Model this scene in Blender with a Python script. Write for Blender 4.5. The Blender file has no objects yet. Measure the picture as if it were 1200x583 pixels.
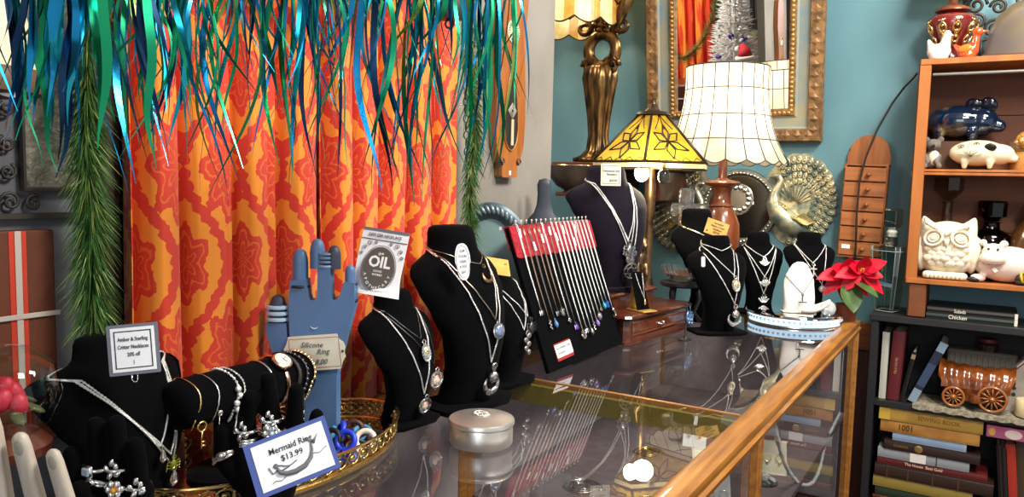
import bpy, bmesh, math, random
from mathutils import Vector, Matrix, Euler
from mathutils.noise import noise as pnoise
random.seed(7)
PI = math.pi
S = bpy.context.scene
COL = S.collection
V = Vector
# ------------------------------------------------------------------ camera
FPX = 912.43
yaw, pitch, roll = math.radians(31.26), math.radians(5.11), math.radians(1.3746)
CAM = V((0, 0, 1.405))
FW = V((-math.sin(yaw) * math.cos(pitch), math.cos(yaw) * math.cos(pitch), -math.sin(pitch)))
R0 = V((math.cos(yaw), math.sin(yaw), 0)); U0 = R0.cross(FW)
RT = R0 * math.cos(roll) + U0 * math.sin(roll)
UP = U0 * math.cos(roll) - R0 * math.sin(roll)
cam = bpy.data.objects.new('camera', bpy.data.cameras.new('camera')); COL.objects.link(cam)
cam.data.sensor_width = 36; cam.data.lens = FPX / 1200 * 36; cam.data.clip_start = .02
CAMROT = Matrix((RT, UP, -FW)).transposed()
cam.matrix_world = Matrix.Translation(CAM) @ CAMROT.to_4x4()
S.camera = cam
def ray(px, py): return FW + RT * ((px - 600) / FPX) - UP * ((py - 291.5) / FPX)
def onZ(px, py, z=1.0): d = ray(px, py); return CAM + d * ((z - CAM.z) / d.z)
def onX(px, py, x): d = ray(px, py); return CAM + d * (x / d.x)
def onY(px, py, y): d = ray(px, py); return CAM + d * (y / d.y)
def at(px, py, D): return CAM + ray(px, py) * D
# ------------------------------------------------------------------ materials
def lin(c):
    if isinstance(c, str):
        c = [int(c[i:i + 2], 16) / 255 for i in (1, 3, 5)]
        c = [x / 12.92 if x <= .04045 else ((x + .055) / 1.055) ** 2.4 for x in c]
    return (*c[:3], 1)
class NB:
    """tiny node-graph helper"""
    def __init__(s, name):
        s.m = bpy.data.materials.new(name); s.m.use_nodes = True
        s.nt = s.m.node_tree; s.nt.nodes.clear()
        s.out = s.nt.nodes.new('ShaderNodeOutputMaterial')
    def n(s, t, **k):
        o = s.nt.nodes.new(t)
        for a, b in k.items(): setattr(o, a, b)
        return o
    def l(s, a, b): s.nt.links.new(a, b)
    def math(s, op, a, b=None, c=None):
        o = s.n('ShaderNodeMath', operation=op)
        for i, x in enumerate((a, b, c)):
            if x is None: continue
            if isinstance(x, (int, float)): o.inputs[i].default_value = x
            else: s.l(x, o.inputs[i])
        return o.outputs[0]
    def mix(s, f, a, b):
        o = s.n('ShaderNodeMix', data_type='RGBA')
        for i, x in ((0, f), (6, a), (7, b)):
            if isinstance(x, (int, float)): o.inputs[i].default_value = x
            elif isinstance(x, (tuple, str)): o.inputs[i].default_value = lin(x)
            else: s.l(x, o.inputs[i])
        return o.outputs[2]
    def coord(s, kind='Object'): return s.n('ShaderNodeTexCoord').outputs[kind]
    def noise(s, scale, vec=None, detail=3, stretch=None):
        o = s.n('ShaderNodeTexNoise'); o.inputs['Scale'].default_value = scale; o.inputs['Detail'].default_value = detail
        v = vec or s.coord()
        if stretch:
            mp = s.n('ShaderNodeMapping'); mp.inputs['Scale'].default_value = stretch; s.l(v, mp.inputs[0]); v = mp.outputs[0]
        s.l(v, o.inputs['Vector']); return o.outputs['Fac']
    def ramp(s, f, a, b):
        o = s.n('ShaderNodeMapRange'); s.l(f, o.inputs[0]); o.inputs[1].default_value = a; o.inputs[2].default_value = b
        return o.outputs[0]
    def bsdf(s, col, rough=.5, metal=0, **k):
        b = s.n('ShaderNodeBsdfPrincipled')
        if isinstance(col, (tuple, str)): b.inputs['Base Color'].default_value = lin(col)
        else: s.l(col, b.inputs['Base Color'])
        if isinstance(rough, (int, float)): b.inputs['Roughness'].default_value = rough
        else: s.l(rough, b.inputs['Roughness'])
        b.inputs['Metallic'].default_value = metal
        for a, x in k.items():
            a = a.replace('_', ' ')
            b.inputs[a].default_value = lin(x) if isinstance(x, str) else x
        return b
    def bump(s, b, h, strength=.3, dist=.002):
        o = s.n('ShaderNodeBump'); o.inputs['Strength'].default_value = strength; o.inputs['Distance'].default_value = dist
        s.l(h, o.inputs['Height']); s.l(o.outputs[0], b.inputs['Normal'])
    def done(s, sh): s.l(sh, s.out.inputs['Surface']); return s.m
MATS = {}
def M(name, col, rough=.5, metal=0, col2=None, ns=30, stretch=None, bump=0, bs=None, lo=.35, hi=.65, dist=.002, **k):
    if name in MATS: return MATS[name]
    g = NB(name); c = col; f = None
    if col2: f = g.ramp(g.noise(ns, stretch=stretch), lo, hi); c = g.mix(f, col, col2)
    b = g.bsdf(c, rough, metal, **k)
    if bump: g.bump(b, g.noise(bs or ns, stretch=stretch), bump, dist)
    MATS[name] = g.done(b.outputs[0]); return MATS[name]
def glassy(name, tint='#ffffff', ior=1.5, rough=0.0, gain=1.0, gl='#ffffff'):
    """thin pane: see-through plus Fresnel mirror"""
    g = NB(name); fr = g.n('ShaderNodeFresnel'); fr.inputs[0].default_value = ior
    t = g.n('ShaderNodeBsdfTransparent'); t.inputs[0].default_value = lin(tint)
    r = g.n('ShaderNodeBsdfGlossy'); r.inputs['Roughness'].default_value = rough; r.inputs[0].default_value = lin(gl)
    mx = g.n('ShaderNodeMixShader')
    ge = g.n('ShaderNodeNewGeometry'); front = g.math('SUBTRACT', 1.0, ge.outputs['Backfacing'])
    g.l(g.math('MULTIPLY', front, g.math('MINIMUM', g.math('MULTIPLY', fr.outputs[0], gain), 1.0)), mx.inputs[0]); g.l(t.outputs[0], mx.inputs[1]); g.l(r.outputs[0], mx.inputs[2])
    return g.done(mx.outputs[0])
def emit(name, col, s):
    g = NB(name); e = g.n('ShaderNodeEmission'); e.inputs[0].default_value = lin(col); e.inputs[1].default_value = s
    return g.done(e.outputs[0])
def shade_mat(name, col, col2, ns=25, trans=.6, rough=.4):
    g = NB(name); c = g.mix(g.ramp(g.noise(ns), .35, .65), col, col2)
    d = g.bsdf(c, rough); t = g.n('ShaderNodeBsdfTranslucent'); g.l(c, t.inputs[0])
    mx = g.n('ShaderNodeMixShader'); mx.inputs[0].default_value = trans
    g.l(d.outputs[0], mx.inputs[1]); g.l(t.outputs[0], mx.inputs[2]); return g.done(mx.outputs[0])
def wood(name, a, b, rough=.4, scale=14, stretch=(6, .6, 6), bump=.1, coat=0.):
    return M(name, a, rough, 0, b, scale, stretch, bump, lo=.3, hi=.7, Coat_Weight=coat)
def damask(name, base, fig, pu=.15, pv=.27):
    g = NB(name); uv = g.n('ShaderNodeUVMap'); sp = g.n('ShaderNodeSeparateXYZ'); g.l(uv.outputs[0], sp.inputs[0])
    nz = g.n('ShaderNodeTexNoise'); nz.inputs['Scale'].default_value = 85; nz.inputs['Detail'].default_value = 2; g.l(uv.outputs[0], nz.inputs['Vector'])
    wob = g.math('SUBTRACT', nz.outputs['Fac'], .5)
    x = g.math('DIVIDE', sp.outputs[0], pu); y = g.math('DIVIDE', sp.outputs[1], pv)
    def cell(o):
        return (g.math('MULTIPLY', g.math('SUBTRACT', g.math('FRACT', g.math('ADD', x, o)), .5), pu),
                g.math('MULTIPLY', g.math('SUBTRACT', g.math('FRACT', g.math('ADD', y, o)), .5), pv))
    def flower(c, rx, ry, k):
        ax, ay = g.math('DIVIDE', c[0], rx), g.math('DIVIDE', c[1], ry)
        r = g.math('SQRT', g.math('ADD', g.math('MULTIPLY', ax, ax), g.math('MULTIPLY', ay, ay)))
        th = g.math('ARCTAN2', ax, ay)
        lob = g.math('ADD', g.math('MULTIPLY', g.math('COSINE', g.math('MULTIPLY', th, k)), .17), g.math('MULTIPLY', wob, .42))
        d = g.math('SUBTRACT', r, g.math('ADD', lob, 1.0))
        body = g.math('LESS_THAN', d, 0)
        vein = g.math('GREATER_THAN', g.math('SINE', g.math('MULTIPLY', d, 17)), .72)   # petals outlined in the ground colour
        return g.math('MULTIPLY', body, g.math('SUBTRACT', 1, g.math('MULTIPLY', vein, .45)))
    A, B = cell(0), cell(.5)
    f1 = flower(A, .046, .070, 8); f2 = flower(B, .034, .050, 6)
    ax = g.math('ABSOLUTE', A[0])
    og = g.math('MULTIPLY', g.math('ADD', g.math('COSINE', g.math('MULTIPLY', A[1], 2 * PI / pv)), 1.12), pu * .25)
    dd = g.math('ABSOLUTE', g.math('SUBTRACT', ax, og))
    wid = g.math('ADD', g.math('MULTIPLY', g.math('ABSOLUTE', g.math('SINE', g.math('MULTIPLY', A[1], 16 * PI / pv))), .005), g.math('ADD', .0075, g.math('MULTIPLY', wob, .016)))
    band = g.math('LESS_THAN', dd, wid)
    f = g.math('MAXIMUM', g.math('MAXIMUM', f1, f2), band)
    c = g.mix(f, base, fig)
    b = g.bsdf(c, .75, 0, Sheen_Weight=.25); g.bump(b, f, .25, .002)
    return g.done(b.outputs[0])
VELVET = M('black_velvet', (.0018, .0018, .0024), .95, Sheen_Weight=.012, Specular_IOR_Level=.05, bump=.15, ns=400)
PURPLE = M('plum_velvet', (.006, .003, .009), .85, Sheen_Weight=.05, Specular_IOR_Level=.12, bump=.15, ns=400)
SILVER = M('silver', (.86, .85, .82), .22, 1)
SILVER2 = M('oxidised_silver', (.75, .74, .72), .3, 1, (.12, .12, .12), 260, bump=.4)
CHAIN = M('silver_chain', (.95, .94, .91), .3, .85, bump=.8, bs=900, ns=900)
GOLD = M('gold', (.85, .58, .22), .25, 1)
ROSEGOLD = M('rose_gold', (.9, .55, .38), .22, 1)
GUN = M('gunmetal', (.12, .12, .13), .35, 1)
BRASS = M('aged_brass', (.62, .44, .14), .3, 1, (.25, .18, .07), 40, bump=.3)
BRONZE = M('bronze', (.30, .19, .09), .35, .9, (.10, .06, .04), 30, bump=.3)
ORANGEWOOD = wood('honey_oak', '#ad742f', '#84501e', .35, 12, coat=.3)
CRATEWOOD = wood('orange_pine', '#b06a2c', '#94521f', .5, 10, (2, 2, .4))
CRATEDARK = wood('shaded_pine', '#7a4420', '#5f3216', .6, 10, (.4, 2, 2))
WALNUT = wood('walnut', '#5e2c17', '#3a180c', .3, 12, (.6, 6, 6), coat=.4)
BLACKPAINT = M('black_paint', (.012, .012, .013), .45, bump=.1, ns=60)
WHITEPAPER = M('white_paper', '#f2f2f4', .7)
CREAMPAPER = M('cream_paper', '#ece6d0', .7, 0, '#e2d9be', 20)
TANPAPER = M('tan_paper', '#e0b060', .7, 0, '#d29a48', 25)
INK = M('ink', '#2c2c30', .7); INKGREY = M('grey_ink', '#6a6a72', .7)
CERAMIC = M('white_ceramic', '#efe9dc', .22, Coat_Weight=.4)
CLEAR = glassy('clear_glass', '#f4faf8', 1.5, .0, 1.0)
CASEGLASS = glassy('case_glass', '#f2f4f3', 1.5, .004, 1.1)
# ------------------------------------------------------------------ mesh builder
def rotm(rx=0, ry=0, rz=0): return Euler((math.radians(rx), math.radians(ry), math.radians(rz))).to_matrix().to_4x4()
def T(x, y=None, z=None): return Matrix.Translation(x if y is None else (x, y, z))
def frame(o, z, x=None):
    z = z.normalized(); a = x or (V((0, 0, 1)) if abs(z.z) < .9 else V((1, 0, 0)))
    y = z.cross(a).normalized(); xx = y.cross(z)
    m = Matrix((xx, y, z)).transposed().to_4x4(); m.translation = o; return m
class MB:
    def __init__(s, M0=None): s.bm = bmesh.new(); s.mi = 0; s.M0 = M0 or Matrix()
    def _v(s, p): return s.bm.verts.new(s.M0 @ V(p))
    def _f(s, vs):
        try: f = s.bm.faces.new(vs); f.material_index = s.mi; return f
        except ValueError: return None
    def loft(s, rings, cap=True, closed=True, loop=False):
        vs = [[s._v(p) for p in r] for r in rings]; n = len(vs[0]); m = len(vs)
        for i in range(m if loop else m - 1):
            a, b = vs[i], vs[(i + 1) % m]
            for j in range(n if closed else n - 1):
                k = (j + 1) % n; s._f((a[j], a[k], b[k], b[j]))
        if cap and not loop and closed: s._f(vs[0][::-1]); s._f(vs[-1])
        return s
    def box(s, c, d, rot=None, bev=0):
        hx, hy, hz = d[0] / 2, d[1] / 2, d[2] / 2; b = min(bev, hx * .9, hy * .9, hz * .9)
        m = T(V(c)) @ (rot or Matrix())
        if not b:
            q = [(-hx, -hy), (hx, -hy), (hx, hy), (-hx, hy)]
            return s.loft([[m @ V((x, y, z)) for x, y in q] for z in (-hz, hz)])
        def rr(bx, i): 
            x, y = hx - i, hy - i
            return [(-x + bx, -y), (x - bx, -y), (x, -y + bx), (x, y - bx), (x - bx, y), (-x + bx, y), (-x, y - bx), (-x, -y + bx)]
        return s.loft([[m @ V((x, y, z)) for x, y in rr(b * .6 if i else b, i)] for z, i in ((-hz, b), (-hz + b, 0), (hz - b, 0), (hz, b))])
    def bx(s, x0, x1, y0, y1, z0, z1, bev=0): return s.box(((x0 + x1) / 2, (y0 + y1) / 2, (z0 + z1) / 2), (abs(x1 - x0), abs(y1 - y0), abs(z1 - z0)), None, bev)
    def lathe(s, prof, n=32, m=None, sx=1, sy=1, cap=True):
        m = m or Matrix()
        return s.loft([[m @ V((r * sx * math.cos(2 * PI * i / n), r * sy * math.sin(2 * PI * i / n), z)) for i in range(n)] for r, z in prof], cap)
    def tube(s, pts, r, n=6, closed=False):
        pts = [V(p) for p in pts]; N = len(pts); rs = r if isinstance(r, (list, tuple)) else [r] * N
        rings = []; prev = None
        for i, p in enumerate(pts):
            a = pts[i - 1] if (i or closed) else p; b = pts[(i + 1) % N] if (i < N - 1 or closed) else p
            t = (b - a)
            t = t.normalized() if t.length > 1e-9 else V((0, 0, 1))
            if prev is None: u = t.orthogonal().normalized()
            else:
                u = prev - t * prev.dot(t); u = u.normalized() if u.length > 1e-6 else t.orthogonal().normalized()
            w = t.cross(u); prev = u
            rings.append([p + (u * math.cos(2 * PI * j / n) + w * math.sin(2 * PI * j / n)) * rs[i] for j in range(n)])
        return s.loft(rings, not closed, True, closed)
    def prism(s, out, h, m=None, z0=0):
        m = m or Matrix(); return s.loft([[m @ V((x, y, z0)) for x, y in out], [m @ V((x, y, z0 + h)) for x, y in out]])
    def ell(s, c, r, m=None, n=16, k=10):
        r = (r, r, r) if isinstance(r, (int, float)) else r; c = V(c); m = m or Matrix()
        rings = [[c + m.to_3x3() @ V((r[0] * math.sin(a) * math.cos(2 * PI * j / n), r[1] * math.sin(a) * math.sin(2 * PI * j / n), -r[2] * math.cos(a))) for j in range(n)]
                 for a in [max(.02, min(PI - .02, PI * i / k)) for i in range(k + 1)]]
        return s.loft(rings)
    def cap(s, a, b, ra, rb, n=12):
        a, b = V(a), V(b); d = (b - a).normalized(); f = frame(a, d); L = (b - a).length; pr = []
        for i in range(5): t = PI / 2 * (1 - i / 4); pr.append((max(1e-4, ra * math.cos(t)), -ra * math.sin(t)))
        for i in range(5): t = PI / 2 * i / 4; pr.append((max(1e-4, rb * math.cos(t)), L + rb * math.sin(t)))
        return s.lathe(pr, n, f)
    def torus(s, c, R, r, m=None, n=24, k=8, sy=1):
        m = m or Matrix(); c = V(c)
        return s.tube([c + m.to_3x3() @ V((R * math.cos(2 * PI * i / n), R * sy * math.sin(2 * PI * i / n), 0)) for i in range(n)], r, k, True)
    def build(s, name, mats, parent=None, smooth=40, rm=0, sm=4):
        bmesh.ops.recalc_face_normals(s.bm, faces=s.bm.faces)
        me = bpy.data.meshes.new(name); s.bm.to_mesh(me); s.bm.free()
        mats = mats if isinstance(mats, (list, tuple)) else [mats]
        if rm:
            o = bpy.data.objects.new('tmp', me); COL.objects.link(o)
            a = o.modifiers.new('r', 'REMESH'); a.mode = 'VOXEL'; a.voxel_size = rm
            if sm: b = o.modifiers.new('s', 'SMOOTH'); b.iterations = sm; b.factor = .5
            dg = bpy.context.evaluated_depsgraph_get(); me2 = bpy.data.meshes.new_from_object(o.evaluated_get(dg))
            bpy.data.objects.remove(o); bpy.data.meshes.remove(me); me = me2; me.name = name
        for m in mats:
            if m: me.materials.append(m)
        me.polygons.foreach_set('use_smooth', [bool(smooth)] * len(me.polygons))
        if smooth and smooth < 180: me.set_sharp_from_angle(angle=math.radians(smooth))
        o = bpy.data.objects.new(name, me); COL.objects.link(o)
        if parent: o.parent = parent
        return o
def tag(o, label, cat, group=None, kind=None):
    o['label'] = label; o['category'] = cat
    if group: o['group'] = group
    if kind: o['kind'] = kind
    return o
def thing(name, label, cat, m=None, group=None):
    o = bpy.data.objects.new(name, None); COL.objects.link(o); o.empty_display_size = .02
    if m is not None: o.matrix_world = m if isinstance(m, Matrix) else T(V(m))
    return tag(o, label, cat, group)
def struct(o): o['kind'] = 'structure'; return o
def clone(o, m, label, group=None):
    kids = [c for c in bpy.data.objects if c.parent == o]
    r = o.copy(); COL.objects.link(r); r.matrix_world = m; r['label'] = label
    if group: r['group'] = group
    for c in kids:
        d = c.copy(); COL.objects.link(d); d.parent = r
        for e in [e for e in bpy.data.objects if e.parent == c]:
            h = e.copy(); COL.objects.link(h); h.parent = d
    return r
def lettering(parent, text, size, x=0, y=0, z=.0012, mat=None, rot=None, align='CENTER', name='lettering', sx=1, shear=0, bold=.008):
    cu = bpy.data.curves.new('t', 'FONT'); cu.body = text; cu.size = size; cu.align_x = align; cu.align_y = 'CENTER'; cu.extrude = .00015; cu.shear = shear; cu.resolution_u = 2; cu.offset = size * bold
    t = bpy.data.objects.new('t', cu); COL.objects.link(t)
    me = bpy.data.meshes.new_from_object(t.evaluated_get(bpy.context.evaluated_depsgraph_get()))
    bpy.data.objects.remove(t); bpy.data.curves.remove(cu)
    me.transform(T(x, y, z) @ (rot or Matrix()) @ Matrix.Diagonal((sx, 1, 1, 1)))
    me.name = name; me.materials.clear(); me.materials.append(mat or INK)
    o = bpy.data.objects.new(name, me); COL.objects.link(o); o.parent = parent; return o
def facing(px, py, D, roll=0, turn=0, tilt=0):
    """a small card held about square to the viewer's side of the counter"""
    return T(at(px, py, D)) @ CAMROT.to_4x4() @ rotm(0, 0, roll) @ rotm(0, turn, 0) @ rotm(tilt, 0, 0)
def wallframe(p): return T(p) @ rotm(90, 0, 0)       # x right, y up, z out of the back wall (towards -y)
def leftframe(p): return T(p) @ Matrix(((0, 0, 1, 0), (1, 0, 0, 0), (0, 1, 0, 0), (0, 0, 0, 1)))   # x along +Y, y up, z out (+X)
def rrect(w, h, r=.002, n=4):
    o = []
    for cx, cy, a in ((w / 2 - r, h / 2 - r, 0), (-w / 2 + r, h / 2 - r, 90), (-w / 2 + r, -h / 2 + r, 180), (w / 2 - r, -h / 2 + r, 270)):
        for i in range(n + 1): t = math.radians(a + 90 * i / n); o.append((cx + r * math.cos(t), cy + r * math.sin(t)))
    return o
def oval(a, b, n=28): return [(a * math.cos(2 * PI * i / n), b * math.sin(2 * PI * i / n)) for i in range(n)]
def border(mb, w, h, t, z0, z1):
    mb.bx(-w / 2, w / 2, h / 2 - t, h / 2, z0, z1); mb.bx(-w / 2, w / 2, -h / 2, -h / 2 + t, z0, z1)
    mb.bx(-w / 2, -w / 2 + t, -h / 2 + t, h / 2 - t, z0, z1); mb.bx(w / 2 - t, w / 2, -h / 2 + t, h / 2 - t, z0, z1); return mb
# ------------------------------------------------------------------ setting
XW, YW = -.98, 2.95            # face of the grey partition, face of the teal wall
TEAL = M('teal_paint', '#58828c', .5, 0, '#537d87', 6, bump=.08, bs=120)
GREY = M('grey_plaster', '#8d877f', .8, 0, '#7d786f', 5, bump=.35, bs=30, dist=.004)
struct(MB().bx(-3.2, 3.2, -2.5, 3.1, -.05, 0).build('floor', wood('floor_boards', '#5a3a22', '#40280f', .5), smooth=0))
struct(MB().bx(-3.2, 3.2, -2.5, 3.1, 2.75, 2.8).build('ceiling', M('ceiling_paint', '#b9b4aa', .8), smooth=0))
struct(MB().bx(-3.2, 3.2, YW, YW + .1, 0, 2.75).build('wall_back', TEAL, smooth=0))
w = MB(); w.bx(XW - .035, XW, .60, 1.80, 0, 2.75); w.mi = 1; w.bx(XW - .035, XW, -2.5, .60, 0, 2.75); struct(w.build('wall_left', [GREY, M('shaded_grey_plaster', '#5d5d61', .8, 0, '#54545a', 5, bump=.35, bs=30, dist=.004)], smooth=0))  # left stretch is the same plaster, coloured darker to stand for shade
ALC = M('slate_paint', '#8f979b', .7)
struct(MB().bx(-3.2, XW - .035, .40, .50, 0, 2.75).build('wall_alcove', ALC, smooth=0))
struct(MB().bx(-3.2, -3.1, .5, YW, 0, 2.75).build('wall_far', ALC, smooth=0))
RAIL = wood('rail_wood', '#8a4a22', '#6a3516', .4, 10, (.5, 6, 6))
struct(MB().bx(-3.0, 3.0, YW - .02, YW, .835, .935, .004).build('trim_1', RAIL))
struct(MB().bx(-3.0, 3.0, YW - .012, YW, .05, .835).build('trim_2', M('wainscot', '#4a2415', .5, 0, '#3a1a0e', 12, (6, 1, .6)), smooth=0))
w = MB(); w.bx(XW - .004, XW + .022, .565, .60, .98, 2.4, .003).bx(XW - .004, XW + .022, 1.30, 1.335, .98, 2.4, .003).bx(XW - .004, XW + .022, .60, 1.30, 2.36, 2.4, .003)
w.mi = 1; w.bx(XW, XW + .006, .60, 1.30, .98, 2.36); struct(w.build('window_1', [M('dark_casing', '#2c1c14', .5), M('night_pane', '#0c0d10', .08)]))
# ------------------------------------------------------------------ glass display cases (two, end to end)
MAUVE = M('mauve_lining', '#a09398', .9, 0, '#95878d', 40, Sheen_Weight=.2)
def display_case(label, y0, y1, near):
    t = thing('display_case', label, 'display case', (-.61, (y0 + y1) / 2, 0), 'glass topped display cases'); O = -t.location
    def b(): return MB(T(O))
    b().bx(-.918, -.344, y0 + .004, y1 - .004, .993, 1.0).build('glass_top', CASEGLASS, t, 0)
    m = b(); prof = [(-.344, .966), (-.344, 1.0005), (-.338, 1.003), (-.313, 1.0025), (-.306, .999), (-.304, .989), (-.307, .983), (-.302, .978), (-.304, .969), (-.318, .966)]
    m.loft([[(x, y, z) for x, z in prof] for y in (y0, y1)]); m.build('front_rail', ORANGEWOOD, t)
    m = b(); m.bx(-.955, -.918, y0, y1, .955, 1.004, .004); m.build('back_rail', ORANGEWOOD, t)
    for yy in (y0, y1):
        s = 1 if yy == y0 else -1
        b().bx(-.917, -.345, yy, yy + s * .0045, .992, 1.0012).build('end_strip', M('strip_brass', '#c08a55', .35, .7), t, 0)
        b().bx(-.917, -.345, yy + s * .002, yy + s * .018, .955, .992).build('end_rail', M('olive_wood', '#8a7a38', .5), t, 0)
        b().bx(-.322, -.306, yy, yy + s * .016, .02, .966, .002).build('post', ORANGEWOOD, t)
        b().bx(-.952, -.92, yy, yy + s * .03, .02, .956, .003).build('post', ORANGEWOOD, t)
    b().bx(-.325, -.320, y0 + .03, y1 - .03, .43, .955).build('front_glass', CASEGLASS, t, 0)
    b().bx(-.945, -.31, y0 + .03, y1 - .03, .0, .43, .004).build('base_cabinet', WALNUT, t)
    b().bx(-.935, -.33, y0 + .02, y1 - .02, .70, .712).build('deck', M('deck_lining', '#75666a', .9, 0, '#6a5b60', 40), t, 0)
    b().bx(-.935, -.925, y0 + .02, y1 - .02, .43, .955).build('back_panel', MAUVE, t, 0)
    b().tube([(-.352, y0 + .06, .945), (-.352, y1 - .06, .945)], .006, 8).build('light_tube', emit('case_tube', '#fff0e4', 6.0), t, 180)
    if not near: b().bx(-.935, -.345, y1 - .016, y1 - .008, .43, .955).build('end_panel', MAUVE, t, 0)
    return t
JY = 1.355; CE = 2.56
display_case('near glass-topped wooden case carrying the brass tray and round tin', -.35, JY, True)
display_case('far glass-topped wooden case carrying the round lit mirror tray', JY, CE, False)
# ------------------------------------------------------------------ curtains
CURT = damask('damask_curtain', '#e08214', '#c62a08')
def curtain(name, label, y0, y1, z0, z1, folds, seed, mk, mat=CURT, group=None, depth=.056):
    rnd = random.Random(seed); n = folds * 14; t = thing(name, label, 'curtain', mk, group)
    w = [rnd.uniform(.7, 1.3) for _ in range(folds)]; tot = sum(w); P = []; y = 0
    for k in range(folds):
        d = depth * rnd.uniform(.75, 1.1); a = rnd.uniform(.56, .72)
        for i in range(14):
            q = 1 - i / 14
            # broad face towards the shop, then a quick return into the valley
            x = d * (1 - .25 * (1 - q / a) ** 2) if q < a else d * (.5 + .5 * math.cos(PI * min(1, (q - a) / (1 - a) * 2))) if q < (1 + a) / 2 else d * (.5 - .5 * math.cos(PI * ((q - (1 + a) / 2) / ((1 - a) / 2)))) * .75
            P.append((x, (y + (1 - q) * w[k]) / tot * (y1 - y0)))
        y += w[k]
    P.append((P[0][0], y1 - y0)); u = [0]
    for a, b in zip(P, P[1:]): u.append(u[-1] + math.hypot(b[0] - a[0], b[1] - a[1]))
    bm = bmesh.new(); L = bm.loops.layers.uv.new('UVMap'); R = 24; g = []
    for r in range(R + 1):
        f = r / R; z = z0 + (z1 - z0) * f
        g.append([bm.verts.new((x * (.85 + .3 * (1 - f)) + .006 * pnoise(V((yy * 9, z * 2.2, seed))), yy + .006 * pnoise(V((yy * 5, z * 3, seed + 9))), z - z0)) for x, yy in P])
    for r in range(R):
        for j in range(len(P) - 1):
            fc = bm.faces.new((g[r][j], g[r][j + 1], g[r + 1][j + 1], g[r + 1][j]))
            for lp, (jj, rr) in zip(fc.loops, ((j, r), (j + 1, r), (j + 1, r + 1), (j, r + 1))):
                lp[L].uv = (u[jj] + seed * .031, (z1 - z0) * rr / R)
    me = bpy.data.meshes.new('cloth'); bm.to_mesh(me); bm.free(); me.materials.append(mat)
    me.polygons.foreach_set('use_smooth', [True] * len(me.polygons))
    o = bpy.data.objects.new('cloth', me); COL.objects.link(o); o.parent = t
    sd = o.modifiers.new('thick', 'SOLIDIFY'); sd.thickness = .0015
    for q in (0,):
        MB().bx(.004, .03 , .002, y1 - y0 - .002, z1 - z0 - .06, z1 - z0 + .0).build('heading', mat, t)
    return t
curtain('damask_curtain', 'left orange damask curtain panel beside the long pine garland', .595, .912, 1.0, 2.3, 4, 3, T(XW + .008, .595, 1.006), group='orange damask curtains')
curtain('damask_curtain', 'right orange damask curtain panel behind the tall black busts', .920, 1.30, 1.0, 2.3, 5, 5, T(XW + .008, .920, 1.006), group='orange damask curtains')
def catpath(P, n):
    P = [V(p) for p in P]; o = []
    for i in range(n + 1):
        f = i / n * (len(P) - 1); k = min(int(f), len(P) - 2); t = f - k; a, b_, c, d = P[max(0, k - 1)], P[k], P[k + 1], P[min(len(P) - 1, k + 2)]
        o.append(.5 * ((2 * b_) + (c - a) * t + (2 * a - 5 * b_ + 4 * c - d) * t * t + (3 * b_ - a - 3 * c + d) * t ** 3))
    return o
# ------------------------------------------------------------------ necklace busts
PROF = [  # height, forward, half width, half depth  (fractions of H)
    (.035, .00, .20, .10), (.12, .02, .185, .10), (.25, .055, .19, .10), (.40, .07, .225, .105), (.54, .05, .29, .11), (.66, .01, .345, .11),
    (.745, -.035, .365, .10), (.79, -.065, .345, .095), (.825, -.09, .275, .10), (.85, -.105, .20, .11), (.875, -.11, .17, .115), (.93, -.12, .16, .11), (.985, -.13, .155, .105), (1.0, -.133, .145, .097)]
class Surf:
    def __init__(s, H, Wd, prof, lean, M): s.H, s.W, s.prof, s.lean, s.M = H, Wd, prof, lean, M
    def par(s, z):
        P = s.prof; z = max(P[0][0], min(P[-1][0], z))
        for a, b in zip(P, P[1:]):
            if a[0] <= z <= b[0]:
                t = (z - a[0]) / (b[0] - a[0]); t = t * t * (3 - 2 * t) * .5 + t * .5
                return [a[i] + (b[i] - a[i]) * t for i in range(1, 4)]
    def ring(s, z, n=36):
        return [s.pt(z, 2 * PI * i / n) for i in range(n)]
    def pt(s, z, ang, eps=0):
        u, w, d = s.par(z); c, q = math.cos(ang), math.sin(ang)
        e = .8
        x = u + s.lean * z + (d + eps) * math.copysign(abs(c) ** e, c); y = (w * s.W + eps) * math.copysign(abs(q) ** e, q)
        # shoulders: the panel's side edges roll back
        if c > 0: x -= .10 * (abs(y) / .36) ** 2 * (1 if z > .3 else 0) * min(1, (z - .3) * 4)
        else: x -= .05 * (abs(y) / .36) ** 2
        return V((x * s.H, y * s.H, z * s.H))
    def front(s, sy, z, eps=.008):      # sy sideways fraction of H
        u, w, d = s.par(z); q = max(-.999, min(.999, sy / (w * s.W)))
        ang = math.asin(math.copysign(abs(q) ** (1 / .8), q)); p = s.pt(z, ang, eps); return p
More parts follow.
